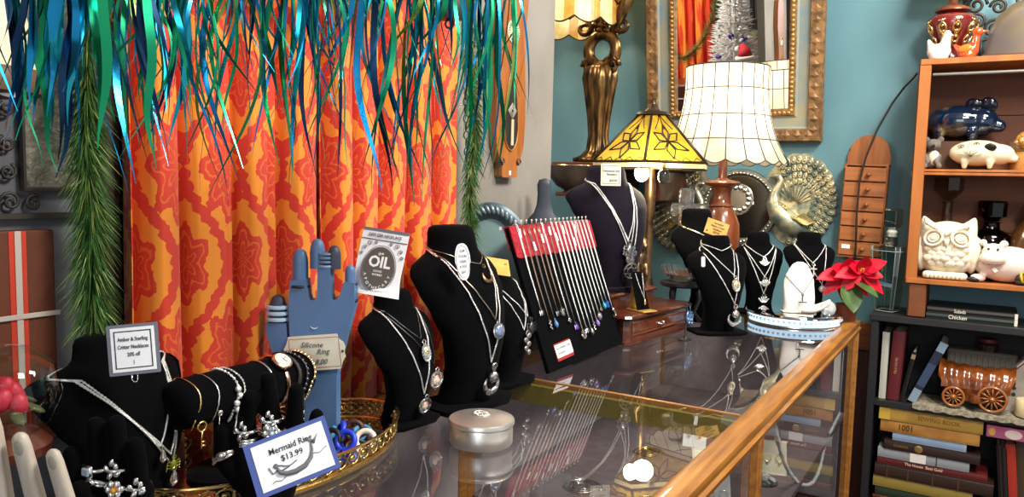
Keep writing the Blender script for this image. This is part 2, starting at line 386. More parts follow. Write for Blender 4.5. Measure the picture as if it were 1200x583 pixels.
def bust(label, p, ang, H, Wd=1., lean=0., mat=VELVET, prof=PROF, foot=(.30, .56), group='black velvet necklace busts', thick=.035, top=None, name='necklace_bust'):
    m = T(V(p)) @ Matrix.Rotation(math.radians(ang), 4, 'Z'); t = thing(name, label, 'display bust', m, group)
    s = Surf(H, Wd, prof, lean, m); zs = [prof[0][0] + (1 - prof[0][0]) * i / 34 for i in range(35)]
    b = MB(); R = [s.ring(z) for z in zs]; c = sum(R[-1], V()) / 36
    R.append([c + (q - c) * .8 + V((0, 0, .004 * H / .3)) for q in R[-1]]); b.loft(R); b.build('torso', mat, t, 60)
    fx, fy = foot[0] * H / 2, foot[1] * H / 2; o = s.par(prof[0][0])[0] * H
    f = MB(); h = thick * H
    f.loft([[(o - fx * k, -fy * k, z), (o + fx * .8 * k, -fy * k, z), (o + fx * 1.25 * k, -fy * .6 * k, z), (o + fx * 1.25 * k, fy * .6 * k, z), (o + fx * .8 * k, fy * k, z), (o - fx * k, fy * k, z)] for z, k in ((0, .98), (h * .2, 1), (h * .8, 1), (h, .96))])
    f.build('foot', mat, t); return t, s
# ---- pendants: drawn facing +X, hanging from the origin (z down)
def FX(): return Matrix(((0, 0, 1, 0), (1, 0, 0, 0), (0, 1, 0, 0), (0, 0, 0, 1)))      # local x->y, y->z, z->x
def pendant(kind, z, par, m1=None, m2=None):
    m1 = m1 or SILVER; F = FX(); name = 'pendant'; b = MB(); k = z
    b.torus((0, 0, -.14 * k), .13 * k, .04 * k, F, 12, 6)
    if kind == 'cameo':
        b.lathe([(0.001, -.05 * k), (.40 * k, -.05 * k), (.46 * k, 0), (.42 * k, .08 * k), (.36 * k, .05 * k), (.001, .05 * k)], 28, T(0, 0, -.85 * k) @ F @ Matrix.Diagonal((.78, 1.15, 1, 1)))
        for i in range(18): a = 2 * PI * i / 18; b.ell((.05 * k, .36 * k * math.sin(a), -.85 * k + .53 * k * math.cos(a)), .05 * k, None, 6, 4)
        o = b.build(name, m1, par)
        MB().ell((.05 * k, 0, -.85 * k), (.07 * k, .26 * k, .40 * k), None, 18, 8).build('cabochon', m2 or M('cameo_glass', '#d9cfa8', .15, 0, '#3f6f9a', 220, Coat_Weight=1), o)
        q = MB()
        for s in (-1, 1): q.ell((.115 * k, s * .07 * k, -.8 * k), (.02 * k, .09 * k, .14 * k), rotm(s * 25), 8, 6)
        q.ell((.115 * k, 0, -1.0 * k), (.02 * k, .05 * k, .16 * k), None, 8, 6); q.build('motif', GOLD, o); return o
    if kind == 'wheel':
        b.torus((0, 0, -.8 * k), .5 * k, .07 * k, F, 28, 6); b.torus((0, 0, -.8 * k), .33 * k, .04 * k, F, 24, 6)
        for i in range(16): a = 2 * PI * i / 16; b.ell((0, .42 * k * math.sin(a), -.8 * k + .42 * k * math.cos(a)), .06 * k, None, 6, 4)
        b.ell((0, 0, -1.4 * k), (.05 * k, .05 * k, .1 * k), None, 8, 6)
        o = b.build(name, m1, par); MB().ell((0, 0, -.8 * k), (.08 * k, .31 * k, .31 * k), None, 18, 6).build('cabochon', m2 or M('amber_face', '#f0e6d0', .2, 0, '#b33a30', 130), o); return o
    if kind in ('moon', 'moonbead'):
        pts = [(0, .42 * k * math.sin(a) , -.9 * k - .42 * k * math.cos(a)) for a in [PI * (-.72 + 1.35 * i / 20) for i in range(21)]]
        b.tube(pts, [.02 * k + .13 * k * math.sin(PI * i / 20) for i in range(21)], 8)
        if kind == 'moonbead': b.ell((0, .02 * k, -.62 * k), (.22 * k, .26 * k, .26 * k), None, 12, 8); b.tube([(0, 0, -.1 * k), (0, 0, -.4 * k)], .08 * k)
    elif kind == 'cross':
        b.box((0, 0, -.75 * k), (.12 * k, .15 * k, 1.1 * k), None, .03 * k); b.box((0, 0, -.58 * k), (.12 * k, .66 * k, .15 * k), None, .03 * k)
    elif kind == 'hook':
        b.tube([(0, -.1 * k + .45 * k * math.sin(a), -1.0 * k + .45 * k * math.cos(a)) for a in [PI * (.1 + 1.3 * i / 16) for i in range(17)]], [.14 * k * (1 - .5 * i / 16) for i in range(17)], 8); b.ell((0, .05 * k, -.45 * k), (.2 * k, .3 * k, .3 * k), None, 12, 8)
    elif kind == 'drop':
        b.lathe([(.02 * k, -1.25 * k), (.25 * k, -1.0 * k), (.3 * k, -.75 * k), (.16 * k, -.4 * k), (.03 * k, -.2 * k)], 14)
    elif kind == 'orb':
        b.torus((0, 0, -.75 * k), .5 * k, .09 * k, F, 20, 6); o = b.build(name, m1, par)
        MB().ell((0, 0, -.75 * k), (.25 * k, .44 * k, .44 * k), None, 18, 10).build('stone', m2 or M('iridescent_stone', '#8fb4d8', .08, .6, '#b79ad0', 60), o); return o
    elif kind == 'openwork':
        b.torus((0, 0, -.75 * k), .52 * k, .07 * k, F, 24, 6); b.torus((0, 0, -.75 * k), .24 * k, .06 * k, F, 16, 6)
        for i in range(6): a = PI * i / 3; b.tube([(0, .2 * k * math.sin(a), -.75 * k + .2 * k * math.cos(a)), (0, .5 * k * math.sin(a), -.75 * k + .5 * k * math.cos(a))], .05 * k)
    elif kind == 'bar':
        b.box((0, 0, -.5 * k), (.1 * k, .12 * k, .8 * k)); b.box((0, 0, -1.0 * k), (.1 * k, 1.0 * k, .14 * k), None, .03 * k)
    elif kind == 'lotus':
        for a in (-50, -22, 0, 22, 50): b.ell((0, .3 * k * math.sin(math.radians(a)), -.8 * k + .3 * k * math.cos(math.radians(a))), (.06 * k, .1 * k, .3 * k), rotm(-a), 8, 6)
    elif kind == 'butterfly':
        for s in (-1, 1): b.ell((0, s * .3 * k, -.5 * k), (.05 * k, .32 * k, .25 * k), rotm(s * 30), 10, 6); b.ell((0, s * .22 * k, -.95 * k), (.05 * k, .2 * k, .25 * k), rotm(-s * 20), 10, 6)
        b.ell((0, 0, -.7 * k), (.08 * k, .07 * k, .45 * k), None, 8, 6)
    elif kind == 'leaf':
        for i in range(5): b.ell((0, .12 * k * (-1) ** i, -.3 * k - .22 * k * i), (.06 * k, .24 * k - .02 * k * i, .15 * k), rotm(20 * (-1) ** i), 8, 6)
    elif kind == 'critter':
        b.ell((0, 0, -.7 * k), (.15 * k, .24 * k, .38 * k), None, 12, 8)
        for i in range(6): s = (-1) ** i; zz = -.5 * k - .2 * k * (i // 2); b.tube([(0, s * .15 * k, zz), (0, s * .42 * k, zz + .12 * k), (0, s * .5 * k, zz - .1 * k)], .04 * k, 5)
    return b.build(name, m1, par)
def chain_pts(s, sy, zn, cy, zp, sag=.03, n=16, back=True):
    def side(g):
        o = []
        for i in range(n + 1):
            t = i / n; o.append(s.front(g * sy + (cy - g * sy) * t, zn + (zp - zn) * t - sag * math.sin(PI * t)))
        return o
    L, R = side(1), side(-1); B = []
    if back:
        u, w, d = s.par(zn); a0 = math.asin(min(.999, sy / (w * s.W)))
        B = [s.pt(min(.97, zn + .05 * math.sin(PI * i / 10)), -(a0 + (2 * PI - 2 * a0) * i / 10), .008) for i in range(1, 10)]
    return L[::-1], R, B
def necklace(label, bu, zn, sy, zp, cy=0., kind='drop', k=.02, mat=CHAIN, r=.0013, m1=None, m2=None, group=None, sag=.012, tip=0., cat='necklace'):
    s = bu[1]; m = s.M; L, R, B = chain_pts(s, sy, zn, cy, zp, sag)
    p0 = L[0]; t = thing('necklace', label, cat, m @ T(p0), group)
    b = MB(); nl = 90 if mat is CHAIN else 16; r *= .82
    for q in (L, R):
        pp = catpath([p - p0 for p in q], nl); b.tube(pp, [r * (1.0 + .38 * (-1) ** i) if mat is CHAIN else r for i in range(len(pp))], 5)
    b.tube([p - p0 for p in [R[0]] + B + [L[-1]]], r, 6)          # round the back of the neck
    b.build('chain', mat, t, 180)
    if kind:
        k *= 1.4
        o = pendant(kind, k, t, m1, m2); q = s.front(cy, max(.05, zp - .08)) - p0
        o.rotation_euler = (0, math.atan2(q.x, -q.z) * -.8 if q.z < 0 else 0, tip); o.location = (.004 + .12 * k, 0, 0)
    return t
# ------------------------------------------------------------------ busts along the counter
B1 = bust('black velvet necklace bust at front left under the amber and sterling sign', (-.866, .545, 1.0), 5, .205, 1.38, prof=[(a, b, c * (1.0 if a > .6 else 1.05), d) for a, b, c, d in PROF])
B2 = bust('black velvet necklace bust holding up the oil diffuser card', (-.80, .985, 1.0), -8, .215, 1.0)
B3 = bust('tallest black velvet necklace bust with white oval tag by its neck', (-.78, 1.135, 1.0), -8, .315, .95)
B4 = bust('black velvet necklace bust with a blank tan card lying on its neck', (-.80, 1.30, 1.0), -5, .24, .85)
GRP = 'necklaces on the busts'
for zp, cy, sy, kk in ((.36, -.06, .19, .012), (.28, .03, .20, .014), (.20, .05, .17, .016)):
    cy += .13; lab = {.36: 'fine silver chain ending highest on the front left bust', .28: 'silver chain with toggle drop on the front left bust', .20: 'longest silver chain hanging on the front left bust'}[zp]
    necklace(lab, B1, .80, sy + .09, zp, cy, 'drop' if zp != .28 else 'critter', kk, r=.0014, group=GRP, m2=None, m1=M('amber_drop', '#8a8a30', .1, .3) if zp == .28 else SILVER)
necklace('long silver chain with ornate drum locket on the oil card bust', B2, .86, .17, .24, .06, 'wheel', .0175, r=.0015, group=GRP, m1=SILVER2)
necklace('thin dark cord with oval cameo on the oil card bust', B2, .87, .15, .66, .05, 'cameo', .0185, GUN, .0007, group=GRP)
necklace('dark cord with round notched medallion on the oil card bust', B2, .86, .17, .42, .20, 'wheel', .02, GUN, .0007, group=GRP)
necklace('silver chain with crescent hook pendant on the tallest black bust', B3, .86, .175, .26, .03, 'moonbead', .030, r=.0017, group=GRP, m1=SILVER2)
necklace('chain with iridescent blue orb on the tallest black bust', B3, .86, .17, .50, .05, 'orb', .018, M('bronze_chain', (.6, .5, .38), .3, 1), .0013, group=GRP)
necklace('short chain with small dark crescent on the tallest black bust', B3, .88, .165, .80, .07, 'moon', .018, M('bronze_chain', (.6, .5, .38), .3, 1), .0009, group=GRP, m1=BRONZE)
necklace('chain with grey leaf shaped pendant on the tan card bust', B4, .86, .17, .46, .02, 'leaf', .026, r=.0013, group=GRP, m1=M('pewter', (.35, .32, .32), .4, .9))
necklace('chain with square links on the tan card bust', B4, .87, .16, .56, .10, 'critter', .022, r=.0012, group=GRP, m1=GUN)
# ------------------------------------------------------------------ tags and cards
def card(name, label, m, w, h, mats, out=None, th=.0012, cat='sign', group=None, edge=None):
    t = thing(name, label, cat, m, group); b = MB(); b.prism(out or rrect(w, h, .001, 1), th, None, -th); b.build('card', mats, t, 30)
    return t
t = card('price_sign', 'white sign in grey frame reading amber and sterling critter necklaces', facing(156.5, 409.5, .87, 4.5, 12), .0535, .0565, M('grey_card', '#6b6d78', .6), group='hand lettered price signs')
MB().box((0, 0, .0003), (.0455, .049, .0006)).build('sheet', WHITEPAPER, t, 0)
border(MB(), .039, .042, .0012, .0006, .0009).build('printed_border', INK, t, 0)
for i, (tx, sz) in enumerate((('Amber & Sterling', .0062), ('Critter Necklaces', .0062), ('20% off', .0062), ('|', .005))): lettering(t, tx, sz, 0, .0115 - .0085 * i, .001, sx=.72)
MB().tube([(-.004, -.028, .0), (-.004, -.034, .0), (-.002, -.0365, 0), (.001, -.0365, 0), (.002, -.034, 0), (.002, -.028, 0)], .0005).build('wire_clip', SILVER, t, 180)
# oil diffuser card, slightly curled
mm = facing(445, 309, 1.17, -9, -12, -8)
t = thing('product_card', 'white diffuser necklace card with dark oval oil emblem', 'sign', mm, 'hand lettered price signs')
b = MB(); W_, H_ = .074, .098; g = []
def curl(x, y): return .010 * max(0, -(y + .030) / .02) ** 2 * (.4 + .6 * (x / W_ + .5)) + .004 * math.sin(x * 40) * max(0, -y / .05)
rows = []
for i in range(15):
    y = H_ / 2 - H_ * i / 14; xs = [-W_ / 2 + W_ * j / 8 for j in range(9)]
    xo = .008 * max(0, (-y / .049)) ** 3
    rows.append([(x + (xo if x > 0 else -xo * .3), y, curl(x, y)) for x in xs] + [(x + (xo if x > 0 else -xo * .3), y, curl(x, y) - .0009) for x in xs[::-1]])
b.loft(rows); b.build('card', WHITEPAPER, t, 60)
b = MB(); b.bx(-W_ / 2, W_ / 2, H_ / 2 - .0012, H_ / 2 + .0032, -.0012, .0006).build('backing_edge', M('grey_card', '#6b6d78', .6), t, 0)
lettering(t, 'DIFFUSER NECKLACE', .0068, 0, .0415, .0012, sx=.82)
MB().bx(-W_ / 2, W_ / 2, .0345, .0355, .0004, .0009).build('rule', INK, t, 0)
b = MB(); b.prism(oval(.0260, .0345, 36), .0004, T(0, -.0095, .0016)); em = b.build('oval_emblem', M('emblem_brown', '#5a5248', .7), t, 0)
b = MB(); b.torus((0, -.0095, .0018), .0248, .0006, None, 36, 6, .0333 / .0248); b.torus((0, -.0095, .0018), .0275, .0005, None, 36, 6, .0362 / .0275); b.build('emblem_ring', INKGREY, t)
lettering(t, 'the', .007, 0, .0145, .0022, WHITEPAPER, rotm(0, 0, 15)); lettering(t, 'OIL', .0235, 0, .001, .0022, WHITEPAPER, sx=.95, bold=.03)
lettering(t, 'GOOD', .0045, 0, -.0125, .0022, WHITEPAPER); lettering(t, 'WORKS', .0045, 0, -.018, .0022, WHITEPAPER)
for i, ch in enumerate('APOTHECARY'):
    a = math.radians(200 + 140 * i / 9); lettering(t, ch, .0062, .0205 * math.cos(a), -.0095 + .0285 * math.sin(a), .0022, WHITEPAPER, rotm(0, 0, math.degrees(a) + 90))
lettering(t, 'USE CLOTH OR COTTON PAD', .003, 0, -.0425, .004, INKGREY); 
b = MB()
for s in (-1, 1):
    for cx, cy, r in ((.022, .0285, .0042), (.029, .021, .0036), (.012, .0305, .0028), (.0325, .012, .003)):
        b.tube([(s * cx + r * (1 - .04 * i) * math.cos(i * .5), cy + r * (1 - .04 * i) * math.sin(i * .5), .0011) for i in range(17)], .0004, 4)
b.build('scrollwork', INK, t, 180)
# white oval tag at the neck of the tall bust
t = card('hang_tag', 'white oval hang tag beside the neck of the tallest bust', facing(542.5, 307, 1.305, 5, 22), .02, .05, WHITEPAPER, out=[(x * (1 - .12 * (y < 0)), y) for x, y in [(.0135 * math.copysign(abs(math.cos(a)) ** .8, math.cos(a)), .031 * math.copysign(abs(math.sin(a)) ** .9, math.sin(a))) for a in [2 * PI * i / 32 for i in range(32)]]], group='hand lettered price signs')
for i, tx in enumerate(('CUP', 'IT IS IN', 'YOUR', 'A TOY', 'JOY')): lettering(t, tx, .0062, .0, .018 - .0088 * i, .001, sx=.7)
b = MB(); b.torus((0, 0, .0004), .0115, .0004, None, 32, 4, .027 / .0115); b.build('printed_border', INKGREY, t)
# tan card lying on the neck of the fourth bust
t = card('tan_card', 'plain tan card lying on the neck of a black bust', facing(575, 311, 1.50, -9, 10, -62), .074, .062, TANPAPER, th=.001, cat='card')
MB().torus((.03, .012, .0004), .0025, .0006, None, 12, 5).build('eyelet', BRASS, t)
# ------------------------------------------------------------------ brass gallery tray
TC = V((-.828, .745, 1.0)); TA, TB = .208, .112
t = thing('gallery_tray', 'oval brass gallery tray with pierced rim on the near glass case', 'tray', TC)
def ov(a, b, z, n=72): return [(b * math.cos(2 * PI * i / n), a * math.sin(2 * PI * i / n), z) for i in range(n)]
b = MB(); b.loft([ov(TA, TB, .0), ov(TA + .004, TB + .004, .002), ov(TA + .004, TB + .004, .006), ov(TA - .004, TB - .004, .008)]); b.build('base', GOLD, t)
b = MB(); b.loft([ov(TA - .006, TB - .006, .0082), ov(TA - .006, TB - .006, .0092)]); b.build('mirror_floor', M('tray_mirror', (.8, .78, .72), .05, 1), t)
b = MB(); b.tube(ov(TA + .001, TB + .001, .008), .0025, 6, True); b.tube(ov(TA + .008, TB + .008, .036), .0022, 6, True); b.build('rim', GOLD, t)
b = MB(); n = 54
for i in range(n):
    a = 2 * PI * i / n; q = V((math.cos(a) / TB, math.sin(a) / TA, 0)).normalized(); p = V(((TB + .004) * math.cos(a), (TA + .004) * math.sin(a), .022)); f = frame(p, q)
    b.torus(p + q * .001, .0085, .0016, f, 12, 5, 1.35); b.ell(p, (.0045, .006, .0025), f, 8, 5)
    for s in (-1, 1): b.ell(p + V((0, 0, s * .009)), (.004, .003, .003), f, 6, 4)
b.build('pierced_gallery', BRASS, t, 180)
def ring_(label, p, R, r, mat, m, group, k=10, stone=None):
    t = thing('ring', label, 'ring', T(V(p)) @ m, group); MB().torus((0, 0, 0), R, r, None, 28, k).build('band', mat, t)
    if stone: MB().ell((0, R + r, 0), stone[0], None, 10, 6).build('stone', stone[1], t)
    return t
RB, RW_, RK, RT_, RBR = M('blue_silicone', '#1f3fd0', .45), M('white_silicone', '#e6dccb', .5), M('black_silicone', '#15161a', .5), M('teal_silicone', '#3f8fb5', .45), M('brown_silicone', '#4a2218', .5)
def rz(p, a, b_, c): return rotm(a, b_, c)
zf = 1.0135
for lab, px, py, R, r, mat, e, dz in (
    ('bright blue silicone ring lying frontmost in the brass tray', 405, 521, .0135, .0045, RB, (62, 0, 20), .010),
    ('bright blue silicone ring standing behind the front blue ring', 400, 512, .013, .0042, RB, (75, 0, -40), .014),
    ('white silicone ring lying in the brass tray', 428, 519, .0135, .0042, RW_, (55, 0, 35), .009),
    ('pale teal silicone ring at the back of the brass tray', 424, 509, .013, .0035, RT_, (30, 0, 30), .006),
    ('brown silicone ring between the blue and white rings', 415, 511, .013, .004, RBR, (80, 0, 30), .015),
    ('black silicone ring at the right end of the tray pile', 441, 514, .013, .0036, RK, (20, 0, 10), .005),
    ('black silicone ring half hidden left of the blue rings', 389, 519, .012, .004, RK, (70, 0, 15), .012),
    ('teal silicone ring half hidden behind the mermaid card', 384, 512, .013, .004, RT_, (50, 0, -15), .010)):
    p = onZ(px, py, zf); p.z = zf - .003 + dz * .75; ring_(lab, p, R, r, mat, rotm(*e), 'silicone rings in the brass tray')
# ------------------------------------------------------------------ hands
def hand(name, label, m, mat, palm, fingers, vox=.0028, wrist=None, cat='display hand', extra=None, sm=6, nails=None):
    t = thing(name, label, cat, m, 'ring display hands'); b = MB()
    for a, c, ra, rb in palm: b.cap(a, c, ra, rb)
    for pts in fingers:
        for (p, r), (q, s) in zip(pts, pts[1:]): b.cap(p, q, r, s)
    b.build('hand', mat, t, 180, rm=vox, sm=sm); return t
# flat blue wooden hand : built in x (sideways) / z (up), thin in y
HBM = T(-.848, .831, 1.0095) @ Matrix.Rotation(math.radians(28), 4, 'Z')
BLUE = M('slate_blue_paint', '#5b7da8', .45, 0, '#4d6d96', 8, bump=.05, bs=80); BLUEDK = M('dark_blue_tip', '#333a4c', .5)
t = thing('display_hand', 'flat slate blue wooden hand with silicone rings standing in the tray', 'display hand', HBM, 'ring display hands')
b = MB(); k = .0013 * 1.0
def hp(px, py): return V(((px - 375) * k, 0, (505 - py) * k))
th = .011
out = [(348, 505), (404, 505), (404, 430), (414, 385), (424, 348), (424, 322), (412, 322), (407, 338), (402, 343), (398, 343), (396, 335), (396, 306), (382, 306), (381, 340), (378, 344), (372, 344), (370, 338), (368, 320), (350, 322), (348, 344), (349, 384), (350, 388), (346, 388), (345, 372), (322, 372), (322, 384), (328, 404), (340, 420), (350, 428)]
b.loft([[hp(x, y) + V((0, s * th, 0)) for x, y in out] for s in (-1, 1)]); b.build('palm', BLUE, t, 30)
def finger(cx, y0, y1, wd, dark=False):
    b = MB(); r = wd / 2 * k; a = hp(cx, y0); L = (y0 - y1) * k
    b.lathe([(r, 0), (r, L * .55), (r * .93, L * .72), (r * .72, L * .9), (r * .4, L * .98), (.0003, L)], 20, T(a), 1, min(1, th / r)); b.build('finger', BLUEDK if dark else BLUE, t, 50)
finger(359, 322, 286, 18); finger(379, 308, 274, 17); finger(398.5, 308, 281, 15, True); finger(417, 322, 303, 12); finger(333, 374, 340, 20, True)
for f_, a, c in ((0, 0, 0),):
    pass
MB().lathe([(.012, 0), (.012, .05)], 20, T(hp(359, 340))).build('finger', BLUE, t) if False else None
# crescent pressed in the palm
MB().tube([hp(378, 372) + V((.006 * math.cos(a), -th - .0002, .006 * math.sin(a))) for a in [math.radians(200 + 130 * i / 12) for i in range(13)]], [.0002 + .001 * math.sin(PI * i / 12) for i in range(13)], 6).build('crescent_mark', M('pale_blue', '#b5cbe0', .5), t, 180)
def fring(lab, cx, cy, wd, mat, rr=.0022, tilt=0):
    m = HBM @ T(hp(cx, cy)) @ rotm(0, tilt, 0); q = thing('ring', lab, 'ring', m, 'silicone rings on the blue hand')
    MB().lathe([(wd / 2 * k - .0005, -rr), (wd / 2 * k + rr * .7, -rr * .8), (wd / 2 * k + rr, 0), (wd / 2 * k + rr * .7, rr * .8), (wd / 2 * k - .0005, rr)] + [(wd / 2 * k - .0008, 0)], 28, None, 1, min(1, (th + .002) / (wd / 2 * k)), False).build('band', mat, q)
fring('black silicone ring on the index finger of the blue hand', 359, 329, 20, RK)
GB, PB = M('grey_blue_silicone', '#62809f', .5), M('ice_blue_silicone', '#aecbe0', .5)
fring('grey blue silicone ring, topmost on the ring finger of the blue hand', 389, 291, 17, GB) ; fring('grey blue silicone ring, second on the ring finger of the blue hand', 389.2, 295.5, 17, GB)
fring('grey blue silicone ring, third on the ring finger of the blue hand', 389.4, 300, 17, GB); fring('paler grey blue silicone ring, lowest on the ring finger of the blue hand', 389.6, 305, 17.5, M('paler_silicone', '#86a4bd', .5))
fring('ice blue silicone ring, topmost on the thumb of the blue hand', 333, 354, 23, PB, .003); fring('ice blue silicone ring, middle on the thumb of the blue hand', 333, 361, 23, PB, .003); fring('ice blue silicone ring, lowest on the thumb of the blue hand', 333, 368, 23, PB, .003)
fring('black silicone ring, upper on the little finger of the blue hand', 417, 325, 13, RK); fring('black silicone ring, lower on the little finger of the blue hand', 418, 344, 13, RK)
# scalloped cream card leaning on the blue hand
out = [(-.050, .030), (.045, .030)]; sc = []
for i in range(41):
    a = 2 * PI * i / 40
sc = [(-.042, .027), (.040, .027), (.043, .018), (.049, .014), (.0515, .006), (.049, -.002), (.0505, -.009), (.046, -.015), (.040, -.027), (-.042, -.027), (-.046, -.015), (-.051, -.009), (-.0495, 0), (-.052, .008), (-.047, .015)]
t = card('price_sign', 'cream scalloped price card leaning on the blue wooden hand', T(HBM @ (hp(379.5, 404) + V((0, -th - .003, 0)))) @ Matrix.Rotation(math.radians(28), 4, 'Z') @ rotm(90, 0, 0) @ rotm(0, 0, 6), .1, .06, CREAMPAPER, out=[(x * .9, y * .98) for x, y in sc], group='hand lettered price signs')
border(MB(), .076, .045, .0007, 0, .0003).build('printed_border', M('rose_ink', '#a8605a', .7), t, 0)
lettering(t, 'Silicone', .011, -.004, .012, .0006, INKGREY, rotm(0, 0, -3), shear=.35); lettering(t, 'Ring', .011, .012, .001, .0006, INKGREY, shear=.35); lettering(t, '$ 8.00', .0105, .004, -.014, .0006, INKGREY, shear=.3)
MB().lathe([(.002, 0), (.0022, .0006), (.0008, .0008)], 12, T(.042, 0, 0)).build('eyelet', BRASS, t); MB().ell((-.036, -.002, .0003), (.002, .0022, .0004)).build('heart', M('rose_red', '#b04040', .6), t)
# ------------------------------------------------------------------ T-bar with bracelets
TBX, TZ, TR = -.835, 1.117, .032
t = thing('bracelet_bar', 'black velvet T bar bracelet holder standing in the brass tray', 'bracelet stand', (TBX, .69, 1.0095))
b = MB(); L = .112; b.lathe([(.001, -L), (TR * .7, -L + .002), (TR * .95, -L + .009), (TR, -L + .02), (TR, L - .02), (TR * .95, L - .009), (TR * .7, L - .002), (.001, L)], 32, T(0, .0, TZ - 1.0095) @ rotm(-90, 0, 0)); b.build('bar', VELVET, t, 180)
b = MB(); b.cap((0, -.025, .01), (0, -.025, .095), .019, .018, 20); b.build('stem', VELVET, t, 180)
b = MB(); b.lathe([(.045, 0), (.046, .004), (.04, .009), (.02, .012)], 32, T(0, -.025, 0), 1, 1.2); b.build('base', VELVET, t)
def bracelet(lab, y, mat, r=.0016, drop=.0, hang=None, tiltY=0, charm=None, beads=0, name='bracelet', cat='bracelet'):
    q = thing(name, lab, cat, (TBX, y, TZ), 'bracelets on the T bar'); pts = []
    for i in range(28):
        a = 2 * PI * i / 28; R = TR + r * .9; z = R * math.sin(a); x = R * math.cos(a)
        if z < 0: z *= 1 + drop / TR; x *= 1 - .1 * (drop > 0)
        pts.append((x, tiltY * z + .003 * math.sin(3 * a), z))
    b = MB()
    if beads:
        for i in range(beads):
            f = i * 28 / beads; j = int(f); p = V(pts[j]).lerp(V(pts[(j + 1) % 28]), f - j); b.ell(p, r * 1.25, None, 8, 6)
    b.tube(pts, r * (.5 if beads else 1), 6, True)
    if charm == 'hang': b.tube([(TR * .75, 0, -.018 - drop), (TR * .85, .001, -.04 - drop), (TR * .8, 0, -.058 - drop)], r * .8, 6); b.ell((TR * .8, 0, -.06 - drop), .004, None, 8, 6)
    if charm == 'slide': b.box((TR + .003, 0, -.012), (.005, .006, .007), None, .001); b.tube([(TR + .002, 0, -.016), (TR, .0, -.06)], r * .5, 5); b.ell((TR, 0, -.061), .003, None, 8, 6)
    if charm == 'key': b.torus((TR + .004, 0, -.022), .006, .0012, FX(), 14, 5); b.tube([(TR + .004, 0, -.028), (TR + .002, 0, -.05)], .0012, 5); b.box((TR + .002, .003, -.047), (.002, .006, .002)); b.box((TR + .002, .003, -.042), (.002, .005, .002))
    if charm == 'knots':
        for i in range(5): b.ell((TR + .002, .003 * math.sin(i * 2), .012 - i * .009), .0042, None, 8, 6)
        b.tube([(TR + .001, 0, -.02), (TR - .002, -.004, -.045), (TR, .002, -.062)], r * .7, 5); b.ell((TR, 0, -.064), .004, None, 8, 6)
    b.build('band', mat, q, 180); return q
bracelet('gold chain bracelet with key charm, leftmost on the T bar', .598, GOLD, .001, .004, charm='key')
bracelet('thin silver slide bracelet beside the key charm bracelet', .625, SILVER, .0009, .0, charm='slide')
bracelet('beaded silver bracelet with knotted charms on the T bar', .654, CHAIN, .0016, .004, charm='knots', beads=40)
bracelet('doubled silver chain bracelet right of the knotted one', .664, CHAIN, .0012, .006, beads=50)
bracelet('smooth silver wire bracelet with dangling tail on the T bar', .708, SILVER, .0016, .012, charm='hang', tiltY=.15)
bracelet('dark chain bracelet on the T bar right of the watch', .772, GUN, .0022, .0, beads=30, charm='hang')
bracelet('dark leather cuff bracelet on the T bar', .757, M('dark_leather', '#241c18', .6), .003, .002)
bracelet('gold curb chain bracelet at the right end of the T bar', .786, M('pale_gold', (.85, .68, .38), .25, 1), .0022, .004, beads=34)
q = thing('watch', 'rose gold wristwatch with cream dial worn on the T bar', 'watch', (TBX, .738, TZ), 'bracelets on the T bar'); f = T(.0195, 0, .0285) @ rotm(0, 34, 0)
MB().lathe([(.013, -.002), (.0145, 0), (.0145, .004), (.012, .006)], 28, f).build('case', ROSEGOLD, q); MB().lathe([(.0115, .0045), (.0115, .0062)], 28, f).build('dial', M('watch_dial', '#eee3cf', .3), q)
b = MB(); b.tube([f @ V(p) for p in ((0, 0, .0066), (.006, .003, .0066))], .0005); b.tube([f @ V(p) for p in ((0, 0, .0066), (-.003, .007, .0066))], .0005); b.build('hands', INK, q)
b = MB()
for i in range(12): a = 2 * PI * i / 12; b.ell(f @ V((.0098 * math.cos(a), .0098 * math.sin(a), .0064)), .0006, None, 5, 4)
b.build('hour_marks', INK, q); b = MB()
for s in (-1, 1): b.tube([((TR + .002) * math.cos(a), 0, (TR + .002) * math.sin(a)) for a in [math.radians(57 + s * (28 + i * 11)) for i in range(13)]], .0028, 6)
b.build('strap', ROSEGOLD, q)
# ------------------------------------------------------------------ velvet ring hands at the front
def vhand(name, label, m, fingers, palm): return hand(name, label, m, VELVET, palm, fingers)
def fr(w): return w
HM1 = T(-.765, .47, 1.0) @ Matrix.Rotation(math.radians(25), 4, 'Z') @ Matrix.Scale(1.10, 4); HM2 = T(-.702, .615, 1.0) @ Matrix.Rotation(math.radians(32), 4, 'Z') @ Matrix.Scale(1.15, 4)
pal = lambda h, w: [((0, 0, .005), (0, 0, h * .5), .026, .024), ((-w, 0, h), (-w * .4, 0, h * .4), .013, .018), ((w, 0, h), (w * .4, 0, h * .4), .013, .018), ((0, 0, h), (0, 0, h * .5), .014, .02), ((-.03, 0, .006), (.03, 0, .006), .008, .008)]
F1 = [[((-.018, 0, .062), .0105), ((-.021, -.002, .095), .0095), ((-.020, -.004, .125), .0085)], [((.0, 0, .065), .0105), ((.0, -.002, .10), .0095), ((.001, -.004, .128), .0085)],
      [((.018, 0, .06), .010), ((.021, -.002, .085), .009), ((.020, -.004, .108), .008)], [((-.024, 0, .03), .012), ((-.040, -.004, .062), .0105), ((-.042, -.008, .096), .009)], [((-.02, -.004, .03), .010), ((-.024, -.022, .052), .0095), ((-.022, -.026, .070), .009)]]
H1 = vhand('display_hand', 'black velvet hand covered in silver rings at the front left', HM1, F1, pal(.06, .022))
